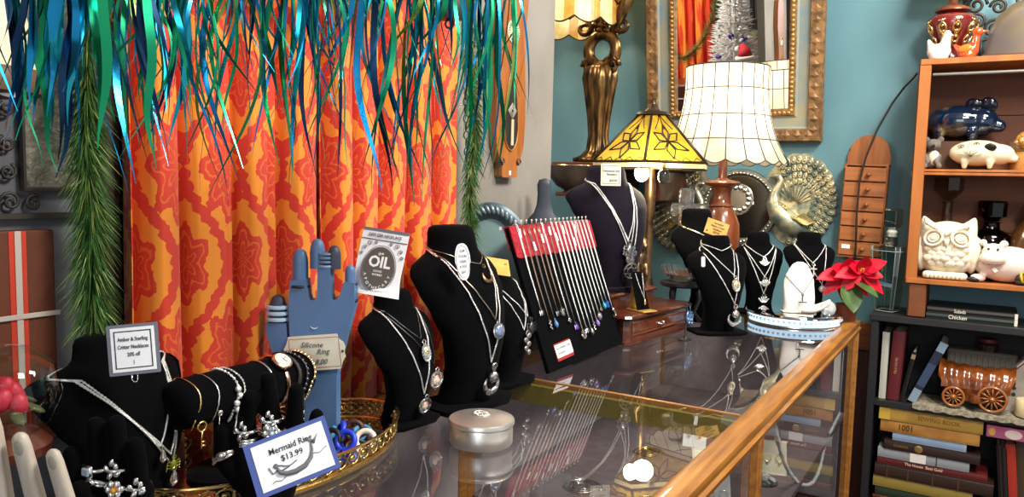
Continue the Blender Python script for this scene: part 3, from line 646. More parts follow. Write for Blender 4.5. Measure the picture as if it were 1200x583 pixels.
F2 = [[((-.020, 0, .075), .010), ((-.020, -.006, .105), .0095), ((-.014, -.012, .128), .0085)], [((.004, 0, .08), .010), ((.004, -.003, .115), .0092), ((.002, -.006, .146), .0082)], [((.024, 0, .076), .010), ((.028, -.002, .11), .009), ((.030, -.005, .135), .008)],
      [((.036, 0, .06), .009), ((.046, 0, .085), .0083), ((.050, -.002, .108), .0075)], [((-.026, 0, .035), .011), ((-.044, -.006, .062), .010), ((-.042, -.010, .092), .009)]]
H2 = vhand('display_hand', 'black velvet hand with silver rings behind the mermaid card', HM2, F2, pal(.072, .026))
STONE = M('pale_crystal', '#a9c4d4', .05, .3); AMB = M('amber_stone', '#c98a35', .1)
def hring(lab, HM, p, R, kind, rot=(0, 0, 0), mat=None):
    q = thing('ring', lab, 'ring', HM @ T(p) @ rotm(*rot), 'silver rings on the velvet hands'); mat = mat or SILVER
    b = MB(); b.torus((0, 0, 0), R, .0021, None, 24, 8); o = None
    if kind == 'band': b.torus((0, 0, .003), R, .0018, None, 24, 8); b.torus((0, 0, -.003), R, .0018, None, 24, 8)
    if kind == 'wrap': b.tube([((R + .001) * math.cos(a), (R + .001) * math.sin(a), .004 * math.sin(a * 1.5)) for a in [PI + PI * i / 12 for i in range(13)]], .0026, 6); b.ell((.003, -R - .003, .004), (.006, .0035, .004), None, 10, 6)
    if kind == 'flower':
        for i in range(6): a = 2 * PI * i / 6; b.ell((.0055 * math.cos(a), -R - .002, .0055 * math.sin(a)), (.0042, .002, .0042), None, 8, 6)
    if kind == 'leafy':
        for i, (x, z) in enumerate(((-.005, .003), (.004, .005), (0, .009), (-.002, -.004), (.005, -.002))): b.ell((x, -R - .002, z), (.0026, .0018, .0038), rotm(0, -25 + 20 * i, 0), 8, 6)
    if kind == 'square': b.box((0, -R - .0015, 0), (.013, .004, .012), None, .0015)
    o = b.build('band', mat, q, 180)
    if kind == 'square': MB().box((0, -R - .0035, 0), (.009, .003, .008), None, .001).build('stone', STONE, q)
    if kind == 'flower': MB().ell((0, -R - .0045, 0), .0028, None, 10, 6).build('stone', AMB if 'amber' in lab else STONE, q)
    return q
for lab, p, R, kd, ro in (
    ('silver ring with square ice blue stone on the front left velvet hand', (-.020, -.001, .082), .0112, 'square', (0, 0, -15)),
    ('wide wrapped silver ring below the square stone ring', (-.018, 0, .069), .0118, 'wrap', (0, 8, -20)),
    ('silver leafy ring on the middle finger of the front left hand', (-.0, 0, .083), .0110, 'leafy', (0, 0, 5)),
    ('silver flower ring with amber centre on the front left hand', (.001, 0, .066), .0118, 'flower', (0, 0, 10)),
    ('silver leaf ring on the short right finger of the front left hand', (.019, 0, .066), .0110, 'leafy', (0, 0, 25)),
    ('plain banded silver ring low on the front left hand', (.012, -.004, .055), .0135, 'band', (10, 20, 25)),
    ('twisted silver ring at the thumb base of the front left hand', (-.036, -.003, .055), .0115, 'band', (0, -25, 0))):
    hring(lab, HM1, p, R, kd, ro)
for lab, p, R, kd, ro in (
    ('silver sea life ring high on the middle finger behind the mermaid card', (.004, -.001, .103), .0108, 'leafy', (0, 0, 0)),
    ('silver ring with round knot on the middle finger behind the mermaid card', (.004, 0, .092), .0112, 'flower', (0, 0, 15)),
    ('silver claw ring on the index finger behind the mermaid card', (-.020, -.003, .092), .0108, 'leafy', (0, 0, -10)),
    ('banded silver ring low on the index finger behind the mermaid card', (-.020, 0, .080), .0110, 'band', (0, 0, -10)),
    ('curled silver ring on the thumb behind the mermaid card', (-.042, -.006, .066), .0110, 'wrap', (0, -20, 0)),
    ('slim silver ring on the right finger above the mermaid card', (.026, -.001, .090), .0100, 'band', (0, 10, 0))):
    hring(lab, HM2, p, R, kd, ro)
# mermaid card
t = card('price_sign', 'white mermaid ring card with blue border held by velvet hand', facing(342, 536, .76, 20, 12, -18), .082, .054, M('blue_card', '#44589c', .6), group='hand lettered price signs')
MB().box((0.001, 0, .0003), (.071, .0455, .0006)).build('sheet', WHITEPAPER, t, 0)
lettering(t, 'Mermaid Ring', .0085, .002, .0115, .001, INK, sx=.9); lettering(t, '$13.99', .008, .001, .002, .001, INK)
b = MB(); body = [(-.016, -.006), (-.014, -.0105), (-.008, -.0135), (0, -.0145), (.010, -.0125), (.0175, -.007), (.0205, 0), (.021, .006)]
b.tube([(x, y, .001) for x, y in body], [.0018, .0024, .0026, .0028, .0026, .002, .0014, .0009], 6); b.ell((-.0165, -.003, .001), (.0026, .0028, .0008), None, 10, 5)
for pts in ([(-.016, -.008), (-.021, -.009), (-.0235, -.002)], [(-.013, -.009), (-.006, -.008), (.004, -.0045)], [(-.0185, -.002), (-.012, -.004), (-.008, -.006), (-.004, -.007)]): b.tube([(x, y, .001) for x, y in pts], .0007, 5)
for q in (((.021, .006), (.030, .013), (.024, .004)), ((.021, .006), (.016, .012), (.023, .010))): b.prism(q, .0006, None, .0007)
for dy, x0 in ((-.018, -.024), (-.006, .017)): b.tube([(x0 + i * .0022, dy + .0012 * math.sin(i * 1.1) + i * .0003, .0009) for i in range(9)], .0004, 4)
b.build('mermaid_drawing', INKGREY, t, 180)
# ------------------------------------------------------------------ grey mannequin hand nearest the viewer and glass globe
GW = M('grey_maple', '#b0a698', .5, 0, '#9f9384', 12, (12, 12, 1), .1)
NA = M('worn_grey', '#8b8374', .6)
hm = T(at(40, 640, .62)) @ Matrix.Rotation(math.radians(32), 4, 'Z')
t = thing('mannequin_hand', 'jointed pale grey wooden mannequin hand at the lower left corner', 'display hand', hm, 'ring display hands')
kk = .62 / FPX
for n_, (bx_, by, tx, ty, wd) in enumerate(((6, 610, -4, 480, 24), (52, 620, 30, 502, 19), (90, 625, 67, 521, 17), (-34, 640, -34, 500, 22))):
    p0 = V(((bx_ - 40) * kk, 0, (640 - by) * kk)); p1 = V(((tx - 40) * kk, -.004, (640 - ty) * kk)); r = wd / 2 * kk
    b = MB(); d = (p1 - p0).normalized(); f = frame(p0, d, V((1, 0, 0))); L = (p1 - p0).length
    b.loft([[f @ V((x * s * 1, y * s * .75, z)) for x, y in rrect(2 * r, 2 * r, r * .7, 3)] for z, s in ((0, 1.12), (L * .4, 1.08), (L * .85, 1), (L * .95, .85), (L * .985, .55), (L, .2))]); o = b.build('finger', GW, t, 60)
    MB().ell(f @ V((0, 0, 0)) + d * (L * .86) + V((0, -r * .62, 0)), (r * .62, r * .2, r * 1.1), frame(V(), d, V((1, 0, 0))).to_3x3().to_4x4() if False else rotm(0, math.degrees(math.atan2(d.x, d.z)), 0), 16, 8).build('nail', NA, o)
b = MB(); b.box((0.002, .0, -.03), (.085, .024, .11), None, .012); b.build('palm', GW, t)
b = MB(); b.lathe([(.03, -.20), (.03, -.19), (.02, -.18), (.018, -.09), (.022, -.08)], 20); b.build('wrist_post', GW, t)
gm = T(at(4, 462, .78)); t = thing('glass_globe', 'clear glass globe holding a red rose at the left edge', 'globe', gm)
MB().lathe([(.001, -.048), (.03, -.046), (.048, -.025), (.052, 0), (.045, .027), (.025, .045), (.001, .051)], 36).build('globe', CLEAR, t, 180)
b = MB()
for i in range(9): a = i * 2.4; r = .004 + i * .0017; b.ell((r * math.cos(a), r * math.sin(a), -.012 + .002 * (9 - i)), (.009, .009, .013), rotm(20 * math.sin(a), 20 * math.cos(a), 0), 8, 6)
b.build('rose', M('rose_petal', '#c3223a', .5), t, 180)
b = MB()
for i in range(7): a = i * .9; b.ell((.026 * math.cos(a), .026 * math.sin(a), -.02 + .004 * (i % 3)), (.012, .007, .003), rotm(0, 30, math.degrees(a)), 8, 5)
b.build('leaves', M('dark_leaf', '#4a4a2a', .6), t, 180)
b = MB(); b.lathe([(.04, -.062), (.042, -.052), (.034, -.044), (.03, -.04)], 28); b.build('foot', WALNUT, t)
# ------------------------------------------------------------------ round silver tin
t = thing('trinket_box', 'round silver lidded trinket box standing alone on the glass', 'trinket box', T(onZ(565, 522, 1.0) + V((-.002, .0, .004))) @ Matrix.Diagonal((1, 1, 1.3, 1)))
TIN = M('tin_silver', (.80, .77, .72), .32, .85, (.70, .66, .60), 12)
MB().lathe([(.001, 0), (.0465, 0), (.048, .002), (.048, .022), (.0465, .024)], 48).build('body', TIN, t)
o = MB().lathe([(.0495, .0235), (.0505, .0245), (.0505, .0275), (.049, .0295), (.03, .0335), (.001, .034)], 48).build('lid', TIN, t)
b = MB()
for i in range(9): a = i * 2 * PI / 9; b.torus((.009 * math.cos(a), .009 * math.sin(a), .0345), .0045, .0007, None, 12, 5)
b.torus((0, 0, .0348), .013, .0008, None, 24, 5); b.build('embossed_motif', TIN, o, 180)
b = MB()
for i in range(3): a = i * 2.1 - .9; b.ell((.036 * math.cos(a), .036 * math.sin(a), -.001), .003, None, 8, 6)
b.build('ball_feet', TIN, t, 180)
# ------------------------------------------------------------------ red-topped board of necklaces
BO = V((-.752, 1.404, 1.0)); ey = V((.009, .374, 0)).normalized(); eu = V((-.112, 0, .300)).normalized(); en = ey.cross(eu)
BM = Matrix((ey, eu, en)).transposed().to_4x4(); BM.translation = BO
BLEN, BHT = .376, .322
t = thing('necklace_board', 'leaning black necklace board with red lace top', 'display board', BM)
MB().bx(0, BLEN, 0.004, BHT, -.010, 0, .001).build('panel', VELVET, t)
LACE = M('red_lace', '#c01830', .85, 0, '#7c0c1c', 160, bump=1.0, bs=220, dist=.004)
b = MB(); g = []
for i in range(41):
    x = BLEN * i / 40; dip = .004 * abs(math.sin(i * .8)); g.append([(x, BHT - .066 - dip, .0015), (x, BHT - .04, .003), (x, BHT + .001, .0035), (x, BHT + .004, -.003), (x, BHT + .002, -.013), (x, BHT - .05, -.0125), (x, BHT - .05, -.0105), (x, BHT, -.0102), (x, BHT, .0), (x, BHT - .064, .0002)])
b.loft(g); b.build('lace_cover', LACE, t, 60)
b = MB(); b.bx(.12, .25, .0, .27, -.012, -.010); b.loft([[(.13, .22, -.012), (.24, .22, -.012), (.24, .215, -.012), (.13, .215, -.012)], [(.13, .055, -.118), (.24, .055, -.118), (.24, .05, -.116), (.13, .05, -.116)]]); b.build('easel_back', BLACKPAINT, t)
PIN = M('pin_head', '#f2ead8', .3)
FAINT = M('copper_chain', (.55, .36, .25), .3, 1)
kinds = [('critter', SILVER2), ('leaf', M('pewter', (.35, .32, .32), .4, .9)), ('drop', M('blue_glass', '#5d86c0', .15)), ('critter', GUN), ('butterfly', SILVER2), ('lotus', SILVER), ('critter', M('violet_glass', '#7a5ab0', .2, .3)), ('openwork', SILVER), ('critter', SILVER), ('drop', SILVER2), ('leaf', SILVER), ('drop', M('lilac_glass', '#8f6fc8', .15)), ('orb', BRASS), ('lotus', SILVER2), ('drop', M('turquoise', '#2fa6a0', .3)), ('butterfly', M('blue_enamel', '#3a55c0', .2, .4)), ('hook', SILVER2)]
names = ['silver critter', 'pewter leaf', 'pale blue glass drop', 'dark critter', 'silver butterfly', 'silver lotus', 'violet critter', 'openwork disc', 'bright silver critter', 'oxidised drop', 'bright silver leaf', 'lilac drop', 'brass ringed orb', 'oxidised lotus', 'turquoise drop', 'blue butterfly', 'silver hook']
xs = [.028, .050, .072, .094, .114, .134, .155, .178, .198, .218, .238, .257, .277, .296, .315, .334, .354]
ln = [.185, .215, .215, .195, .195, .220, .235, .255, .250, .255, .245, .240, .225, .215, .205, .205, .225]
for i, x in enumerate(xs):
    mat = FAINT if i in (1, 3, 4) else M('dark_cord_chain', (.30, .26, .24), .35, 1) if i in (2, 6) else CHAIN
    q = thing('necklace', 'necklace %s the red topped board, with %s pendant' % ('nearest the left end of' if i == 0 else 'nearest the right end of' if i == 16 else 'on', names[i]), 'necklace', BM @ T(x, BHT + .004, .004), 'necklaces pinned on the red topped board')
    b = MB(); e = random.uniform(.002, .004); L = ln[i]
    for s in (-1, 1): b.tube([(s * e * .6, -.006, -.010), (s * e, .002, -.006), (s * e, 0, .002)] + [(s * e * (1 - j / 8) + .001 * math.sin(j), -L * j / 8, .0018) for j in range(1, 9)], .00100 if mat is CHAIN else .0008, 5)
    b.build('chain', mat, q, 180)
    b = MB(); b.tube([(0, .0, 0), (0, .006, .002)], .0006); b.ell((0, .0075, .0025), .0022, None, 8, 6); b.build('pin', PIN, q, 180)
    k = .017 if kinds[i][0] not in ('openwork', 'orb') else .0175
    o = pendant(kinds[i][0], k, q, kinds[i][1]); o.matrix_local = T(0, -L, .003) @ Matrix(((0, 1, 0, 0), (0, 0, 1, 0), (1, 0, 0, 0), (0, 0, 0, 1)))
    if i in (0, 2, 4, 6, 7, 9, 11, 12): MB().box((.003, -.02 - .016 * (i % 3), .0035), (.0075, .020, .0006), rotm(0, 0, (i * 37) % 20 - 10), .0).build('price_tag', WHITEPAPER, q, 0)
m = BM @ T(.080, .040, .0016) @ rotm(0, 0, 2)
zig = [(-.036 + .072 * i / 16, .0185 + .001 * (i % 2)) for i in range(17)] + [(.036 + .001 * (i % 2), .0185 - .037 * i / 10) for i in range(1, 10)] + [(.036 - .072 * i / 16, -.0185 - .001 * (i % 2)) for i in range(17)] + [(-.036 - .001 * (i % 2), -.0185 + .037 * i / 10) for i in range(1, 10)]
t = card('price_sign', 'white card with red deckle edge pinned low on the necklace board', m, 0, 0, M('red_card', '#a02020', .7), out=zig, group='hand lettered price signs')
MB().prism([(x * .98 + .0003, y * .74 + .0018) for x, y in zig], .0005, None, .0001).build('sheet', WHITEPAPER, t, 0)
lettering(t, 'EACH PENDANT DONE', .0068, 0, .007, .001, INKGREY, sx=.85); lettering(t, 'IN PEWTER', .0068, -.012, -.004, .001, INKGREY, sx=.85)
# ------------------------------------------------------------------ wooden jewellery chest
CH = T(-.806, 1.95, 1.0) @ Matrix.Rotation(math.radians(-7.5), 4, 'Z')
t = thing('jewelry_chest', 'dark walnut jewellery chest with one drawer and raised back tier', 'jewellery box', CH)
def stepped(x0, x1, y0, y1, pr, ch=.012):
    b = MB(); b.loft([[(x1 + o - ch, y0 - o, z), (x1 + o, y0 - o + ch, z), (x1 + o, y1 + o - ch, z), (x1 + o - ch, y1 + o, z), (x0 - o, y1 + o, z), (x0 - o, y0 - o, z)] for o, z in pr]); return b
stepped(-.09, .09, -.165, .165, [(.004, 0), (.010, .002), (.010, .008), (.004, .012), (.0, .016), (0, .058), (.004, .062), (.010, .064), (.012, .068), (.010, .073), (.006, .075)]).build('case', WALNUT, t, 30)
stepped(-.088, .020, -.16, .10, [(.0, .075), (0, .105), (.006, .108), (.008, .113), (.004, .117)]).build('upper_tier', WALNUT, t, 30)
b = MB(); b.loft([[(.090 + x, -.145 + i, .020 + i), (.090 + x, .145 - i, .020 + i), (.090 + x, .145 - i, .056 - i), (.090 + x, -.145 + i, .056 - i)] for x, i in ((0, 0), (.003, .001), (.003, .003), (.0005, .006), (.0035, .009))]); d = b.build('drawer', wood('walnut_front', '#6e3a22', '#4a2212', .22, 12, (6, .6, 6), coat=.6), t, 30)
b = MB(); b.tube([(.095, -.012, .038), (.101, -.009, .036), (.102, 0, .035), (.101, .009, .036), (.095, .012, .038)], .0018, 6)
for s in (-1, 1): b.ell((.095, s * .013, .038), .004, None, 8, 6)
b.build('handle', SILVER, d, 180)
# plum bust on the chest
BP = bust('plum velvet necklace bust standing on the walnut chest', (-.838, 1.895, 1.118), -32, .325, 1.08, mat=PURPLE, foot=(.24, .42))
for lab, zp, cy, kd, k in (('silver chain with star charm on the plum bust', .42, .02, 'critter', .026), ('silver chain with key charm on the plum bust', .36, .04, 'butterfly', .024), ('longest silver chain with openwork oval on the plum bust', .26, .06, 'openwork', .028)):
    necklace(lab, BP, .86, .18 - .02 * (zp == .36), zp, cy, kd, k, r=.0018, group=GRP, m1=SILVER2)
t = card('price_sign', 'small cream gemstone star necklace tag on the plum bust', facing(716, 205, 1.98, -1, 8), .052, .056, CREAMPAPER, group='hand lettered price signs', th=.0015)
border(MB(), .045, .047, .001, 0, .0004).build('printed_border', INK, t, 0)
lettering(t, 'Gemstone Star', .0085, .001, .010, .0008, sx=.8); lettering(t, 'Necklace', .0085, .002, .001, .0008, sx=.85); lettering(t, '$29.99', .0085, .006, -.015, .0008, sx=.85)
# mini easel with pendant, blue piece on a little post
et = T(-.742, 1.868, 1.0752) @ Matrix.Rotation(math.radians(-25), 4, 'Z')
t = thing('pendant_easel', 'tiny black pendant easel with gold base standing on the chest', 'display stand', et)
MB().bx(-.03, .035, -.024, .024, 0, .004, .001).build('base', M('gold_card', '#c9a24a', .4, .5), t)
b = MB(); b.loft([[(.012 - .35 * z, -.021 + .05 * z, z), (.012 - .35 * z, .021 - .05 * z, z), (.009 - .35 * z, .021 - .05 * z, z), (.009 - .35 * z, -.021 + .05 * z, z)] for z in (.004, .098)]); b.build('panel', VELVET, t, 0)
b = MB(); b.loft([[(-.022, -.012, .06), (-.022, .012, .06), (-.024, .012, .06), (-.024, -.012, .06)], [(-.028, -.014, .004), (-.028, .014, .004), (-.030, .014, .004), (-.030, -.014, .004)]]); b.build('strut', M('gold_card', '#c9a24a', .4, .5), t, 0)
q = thing('necklace', 'fine gold pendant necklace on the tiny black easel', 'necklace', et @ T(.010, 0, .03), 'small pieces on the chest')
b = MB()
for s in (-1, 1): b.tube([(-.0225, s * .012, .066), (-.012, s * .007, .036), (0.002, 0, .003)], .0009, 5)
b.build('chain', CHAIN, q, 180); pendant('drop', .014, q, GOLD).location = (.004, 0, .004)
t = thing('jewelry_post', 'little dark post holding blue metal charms beside the chest', 'display stand', onZ(803, 399, 1.0) + V((0, 0, .0)))
MB().lathe([(.018, 0), (.018, .003), (.006, .006), (.0025, .012), (.0025, .09), (.004, .094), (.001, .097)], 20).build('post', BLACKPAINT, t)
MB().tube([(0, -.02, .088), (0, .036, .088)], .002).build('crossbar', BLACKPAINT, t)
BLM = M('blue_metal', '#3f6fae', .25, .7, '#8fb0d0', 60)
for i, (y, z) in enumerate(((.004, .062), (.026, .058))):
    q = thing('charm', ('larger' if i == 0 else 'right hand') + ' blue metal charm hanging from the little post', 'charm', T(V((0, y, 0)) + onZ(803, 399, 1.0)), 'blue charms'); b = MB()
    b.torus((.004, 0, z), .012, .003, FX(), 18, 6); b.torus((.004, .004, z - .012), .008, .0025, FX(), 14, 6); b.box((.004, 0, z + .003), (.006, .012, .010), None, .002); b.tube([(.002, 0, z + .012), (0, 0, .089)], .001)
    b.build('frame', BLM, q, 180)
# ------------------------------------------------------------------ leaded yellow shade lamp
LP = V((-.850, 2.177, 1.0)); t = thing('table_lamp', 'bronze table lamp with yellow leaded glass shade', 'lamp', LP)
LEAD = M('lead_came', '#3a2c1c', .4, .6)
YGL = shade_mat('yellow_glass', '#e6bf3a', '#b99a30', 22, .55, .25)
LGL = shade_mat('cream_glass', '#efe2b4', '#e2cf90', 18, .6, .25)
b = MB(); b.lathe([(.052, 0), (.054, .008), (.046, .02), (.028, .035), (.018, .06), (.022, .10), (.014, .14), (.012, .30), (.016, .315), (.016, .40), (.012, .42), (.010, .60), (.024, .605), (.026, .612), (.012, .625), (.008, .635), (.010, .645), (.001, .652)], 24); b.build('base', BRONZE, t)
ZS0, ZS1, R0_, R1_ = .462, .600, .182, .044; N8 = 6
def oc(r, z, i, off=.0): a = 2 * PI * (i + off) / N8 + math.atan2(-LP.y, -LP.x) - .10; return V((r * math.cos(a), r * math.sin(a), z))
sh = thing('x', 'x', 'x', LP) if False else None
b = MB()
for i in range(N8):
    a0, a1, c1, c0 = oc(R0_, ZS0, i), oc(R0_, ZS0, i + 1), oc(R1_, ZS1, i + 1), oc(R1_, ZS1, i); b.mi = 0
    for k in range(6):
        f, h = k / 6, (k + 1) / 6; b._f([b._v(a0.lerp(c0, f)), b._v(a1.lerp(c1, f)), b._v(a1.lerp(c1, h)), b._v(a0.lerp(c0, h))])
    b.mi = 1; b._f([b._v(a0 + V((0, 0, -.018)) * 1 + V((-a0.x, -a0.y, 0)) * .01), b._v(a1 + V((0, 0, -.018)) + V((-a1.x, -a1.y, 0)) * .01), b._v(a1), b._v(a0)])
shade = b.build('lamp_shade', [YGL, LGL], t, 0)
b = MB()
for i in range(N8):
    a0, a1, c1, c0 = oc(R0_, ZS0, i), oc(R0_, ZS0, i + 1), oc(R1_, ZS1, i + 1), oc(R1_, ZS1, i)
    b.tube([a0, c0], .0045, 6); b.tube([a0, a1], .004, 6); b.tube([c0, c1], .004, 6)
    b.tube([a0 + V((0, 0, -.018)) - V((a0.x, a0.y, 0)) * .01, a1 + V((0, 0, -.018)) - V((a1.x, a1.y, 0)) * .01], .002, 5)
    def pp(u, v): return (a0.lerp(c0, v)).lerp(a1.lerp(c1, v), u) + V((a0 + a1).xy.normalized().to_3d()) * .001
    ctr = (.5, .42)
    for k in range(6):
        th = 2 * PI * k / 6 + PI / 6; rr = .36
        tip = (ctr[0] + rr * 1.15 * math.cos(th), ctr[1] + rr * math.sin(th))
        for s in (-1, 1):
            md = (ctr[0] + rr * .6 * math.cos(th + s * .42), ctr[1] + rr * .55 * math.sin(th + s * .42)); b.tube([pp(*ctr), pp(*md), pp(*tip)], .0022, 5)
    for u in (.2, .5, .8): b.tube([pp(u, .68), pp((u + .5) / 2, .85), pp(.5, 1)], .0014, 4)
    for k in range(5): u0, u1 = k / 5, (k + 1) / 5; b.tube([pp(u0, .0), pp((u0 + u1) / 2, .09), pp(u1, .0)], .0014, 4)
b.build('leading', LEAD, shade, 180)
b = MB(); b.lathe([(.052, ZS1), (.045, ZS1 + .008), (.02, ZS1 + .014), (.012, ZS1 + .03), (.006, ZS1 + .035)], 16); b.build('crown', LEAD, t)
BULB = emit('bulb_glow', '#fff2d8', 26)
p1 = at(752, 203, 2.17) - LP
b = MB(); b.tube([(0, 0, .50), p1 * .45 + V((0, 0, .28)), p1 + V((0, 0, .02))], .008, 8); b.build('socket', BRONZE, t)
MB().ell(p1, (.020, .020, .024)).build('bulb', BULB, t, 180)
p2 = at(778, 207, 2.12) - LP; MB().ell(p2, (.016, .016, .022)).build('spare_bulb', CLEAR, t, 180); MB().tube([(0, 0, .50), p2 + V((0, 0, .02))], .006, 8).build('socket', BRONZE, t)
# ------------------------------------------------------------------ turned wood lamp with capiz shell shade
LC = V((-.742, 2.535, 1.0)); t = thing('table_lamp', 'turned brown wooden lamp with large white shell panel shade', 'lamp', LC)
TW = wood('turned_wood', '#8a4a2a', '#6a3219', .25, 8, (4, 4, .7), coat=.6)
MB().lathe([(.056, 0), (.058, .01), (.054, .03), (.044, .05), (.036, .08), (.045, .12), (.058, .17), (.064, .225), (.060, .275), (.045, .315), (.036, .33), (.040, .334), (.036, .338), (.031, .355), (.030, .38), (.036, .395), (.055, .402), (.060, .408), (.055, .414), (.025, .42), (.014, .425), (.013, .50), (.010, .52), (.001, .53)], 40).build('base', TW, t)
CAP = shade_mat('capiz_shell', '#fbf3e2', '#f0dfc0', 14, .6, .3)
CP = [(.200, .480), (.185, .505), (.166, .540), (.152, .578), (.142, .618), (.134, .66), (.130, .70), (.1295, .74), (.131, .778)]; NP = 20
b = MB(); n = NP * 6; rings = []
for k, (r, z) in enumerate(CP):
    rings.append([(r * math.cos(2 * PI * i / n), r * math.sin(2 * PI * i / n), z - (.012 * abs(math.sin(PI * i / 6)) if k == 0 else 0)) for i in range(n)])
b.loft(rings, cap=False); shade = b.build('lamp_shade', CAP, t, 180)
b = MB(); LN = M('dark_lead_line', '#3a3428', .5, .3)
for i in range(NP):
    a = 2 * PI * i / NP; b.tube([((r + .0008) * math.cos(a), (r + .0008) * math.sin(a), z) for r, z in CP], .0017, 5)
def rr_(z):
    for (ra, za), (rb, zb) in zip(CP, CP[1:]):
        if za <= z <= zb: return ra + (rb - ra) * (z - za) / (zb - za)
for z in (.545, .622, .705): b.torus((0, 0, z), rr_(z) + .0008, .0017, None, 66, 5)
b.torus((0, 0, .778), .1315, .002, None, 66, 5); b.tube([((.201) * math.cos(2 * PI * i / n), .201 * math.sin(2 * PI * i / n), .480 - .012 * abs(math.sin(PI * i / 6))) for i in range(n)], .0018, 5, True)
b.build('leading', LN, shade, 180)
b = MB(); b.tube([(0, 0, .52), (.0, 0, .60)], .012, 8); b.build('socket', BRASS, t); MB().ell((0, 0, .635), (.03, .03, .04)).build('bulb', emit('bulb_glow_big', '#fff4e0', 22), t, 180)
# ------------------------------------------------------------------ far busts
B5 = bust('dark velvet bust with flat gold choker and yellow card, behind the moon necklace bust', (-.705, 2.275, 1.0), -25, .325, .95, foot=(.26, .40), group='black velvet necklace busts')
B6 = bust('black velvet bust with moon pendant at the far end of the case', (-.605, 2.085, 1.0), -48, .262, .92)
B7 = bust('black velvet bust wearing three graduated silver necklaces', (-.600, 2.500, 1.0), -62, .252, .84)
necklace('flat pale gold collar on the dark bust with yellow card', B5, .84, .20, .74, .02, None, mat=M('flat_gold', (.85, .72, .42), .2, 1), r=.0045, group=GRP, sag=.01)
necklace('silver chain with crescent moon on the far bust', B6, .85, .18, .33, .09, 'moonbead', .030, r=.0016, group=GRP)
necklace('short silver chain with oval filigree on the far bust', B6, .90, .16, .62, .09, 'cameo', .022, r=.0015, group=GRP, m1=M('filigree', (.7, .6, .4), .3, 1))
necklace('bare silver choker chain round the neck of the far moon bust', B6, .92, .155, .86, .0, None, r=.0012, group=GRP, sag=.0)
for zp, lab in ((.72, 'shortest silver lotus necklace on the triple necklace bust'), (.48, 'middle silver lotus necklace on the triple necklace bust'), (.27, 'longest silver lotus necklace on the triple necklace bust')): necklace(lab, B7, .84, .20 if zp < .7 else .16, zp, .02, 'lotus', .026, r=.0016, group=GRP)
t = card('price_sign', 'yellow card with hearts pinned to the dark bust by the wooden lamp', facing(840, 268, 2.12, -18, 15), .068, .042, TANPAPER, group='hand lettered price signs')
for i, tx in enumerate(('Gemstone', 'Beaded Choker', 'Necklaces', '$25.00')): lettering(t, tx, .0068, .002, .013 - .0083 * i, .0008, INK, shear=.2)
b = MB()
for x in (-.027, .027): b.ell((x, -.013, .0006), (.0026, .0026, .0005), None, 8, 5)
b.build('heart', INK, t)
t = thing('hanging_price_tag', 'small white price tag hanging on the far moon necklace bust', 'price tag', facing(824, 307, 1.98, 0, 10)); b = MB(); b.prism(rrect(.010, .026, .003), .0008); b.build('tag', WHITEPAPER, t); MB().tube([(0, .012, .0004), (.001, .03, 0)], .0004, 4).build('string', INK, t)
# ------------------------------------------------------------------ lit round mirror tray and what stands on it
PT = V((-.470, 2.405, 1.0)); t = thing('mirror_tray', 'round mirror tray with glowing blue white light strip', 'tray', PT)
MB().lathe([(.001, .026), (.130, .026), (.137, .027), (.140, .031), (.138, .035), (.131, .036), (.001, .0345)], 56).build('plate', M('mirror_silver', (.86, .88, .9), .06, 1), t)
MB().lathe([(.128, .012), (.130, .012), (.130, .026), (.128, .026)], 56).build('light_strip', emit('led_glow', '#c4e6ff', 1.9), t)
b = MB()
for i in range(56):
    a = 2 * PI * i / 56; b.ell((.1315 * math.cos(a), .1315 * math.sin(a), .018), .0042, None, 6, 4)
b.build('crystal_beads', M('bead_crystal', '#eef6ff', .05, .2), t, 180)['kind'] = 'stuff'
MB().lathe([(.128, .0), (.132, .002), (.132, .006), (.126, .008), (.001, .008)], 56).build('base', SILVER, t)
ZT = 1.0362
B8 = bust('black velvet bust with small cross at the back of the lit tray', (-.447, 2.485, ZT), -66, .225, .95, foot=(.26, .5))
necklace('short silver chain with small cross on the lit tray bust', B8, .84, .19, .62, .0, 'cross', .022, r=.0015, group=GRP)
necklace('long silver chain with infinity link on the lit tray bust', B8, .84, .20, .34, .12, 'wheel', .012, r=.0015, group=GRP)
WP = [(.02, 0, .34, .10), (.2, .02, .34, .09), (.45, .0, .345, .085), (.62, -.02, .34, .08), (.74, -.035, .31, .075), (.84, -.05, .25, .07), (.92, -.06, .20, .065), (.98, -.065, .15, .06), (1, -.067, .09, .05)]
BW = bust('small white leatherette necklace bust on the lit tray', (-.450, 2.365, ZT), -62, .145, .88, mat=M('white_leatherette', '#f3eee8', .5), prof=WP, foot=(.22, .66), group=None, thick=.03)
necklace('dark chain with small bar pendant on the white bust', BW, .72, .26, .40, .02, 'bar', .018, GUN, .0011, m1=GUN, group=GRP)
t = thing('ring_dish', 'white porcelain wing shaped dish on the lit tray', 'dish', T(-.405, 2.325, ZT) @ rotm(0, 0, 32)); b = MB(); g = []
for i in range(13):
    a = i / 12; x = -.035 + .085 * a; w_ = .028 * math.sin(PI * (.12 + .86 * a)) ** .7; z = .004 + .028 * a ** 2.2
    g.append([(x, -w_, z + .012), (x, -w_ * .5, z + .002), (x, 0, z), (x, w_ * .5, z + .002), (x, w_, z + .012), (x, w_ * .9, z + .016), (x, 0, z + .004), (x, -w_ * .9, z + .016)])
b.loft(g); b.build('dish', CERAMIC, t, 180)
t = thing('crystal_shell', 'round fluted crystal shell at the right edge of the lit tray', 'ornament', T(-.368, 2.352, ZT + .022) @ rotm(0, 0, 30) @ rotm(75, 0, 0)); b = MB(); n = 48
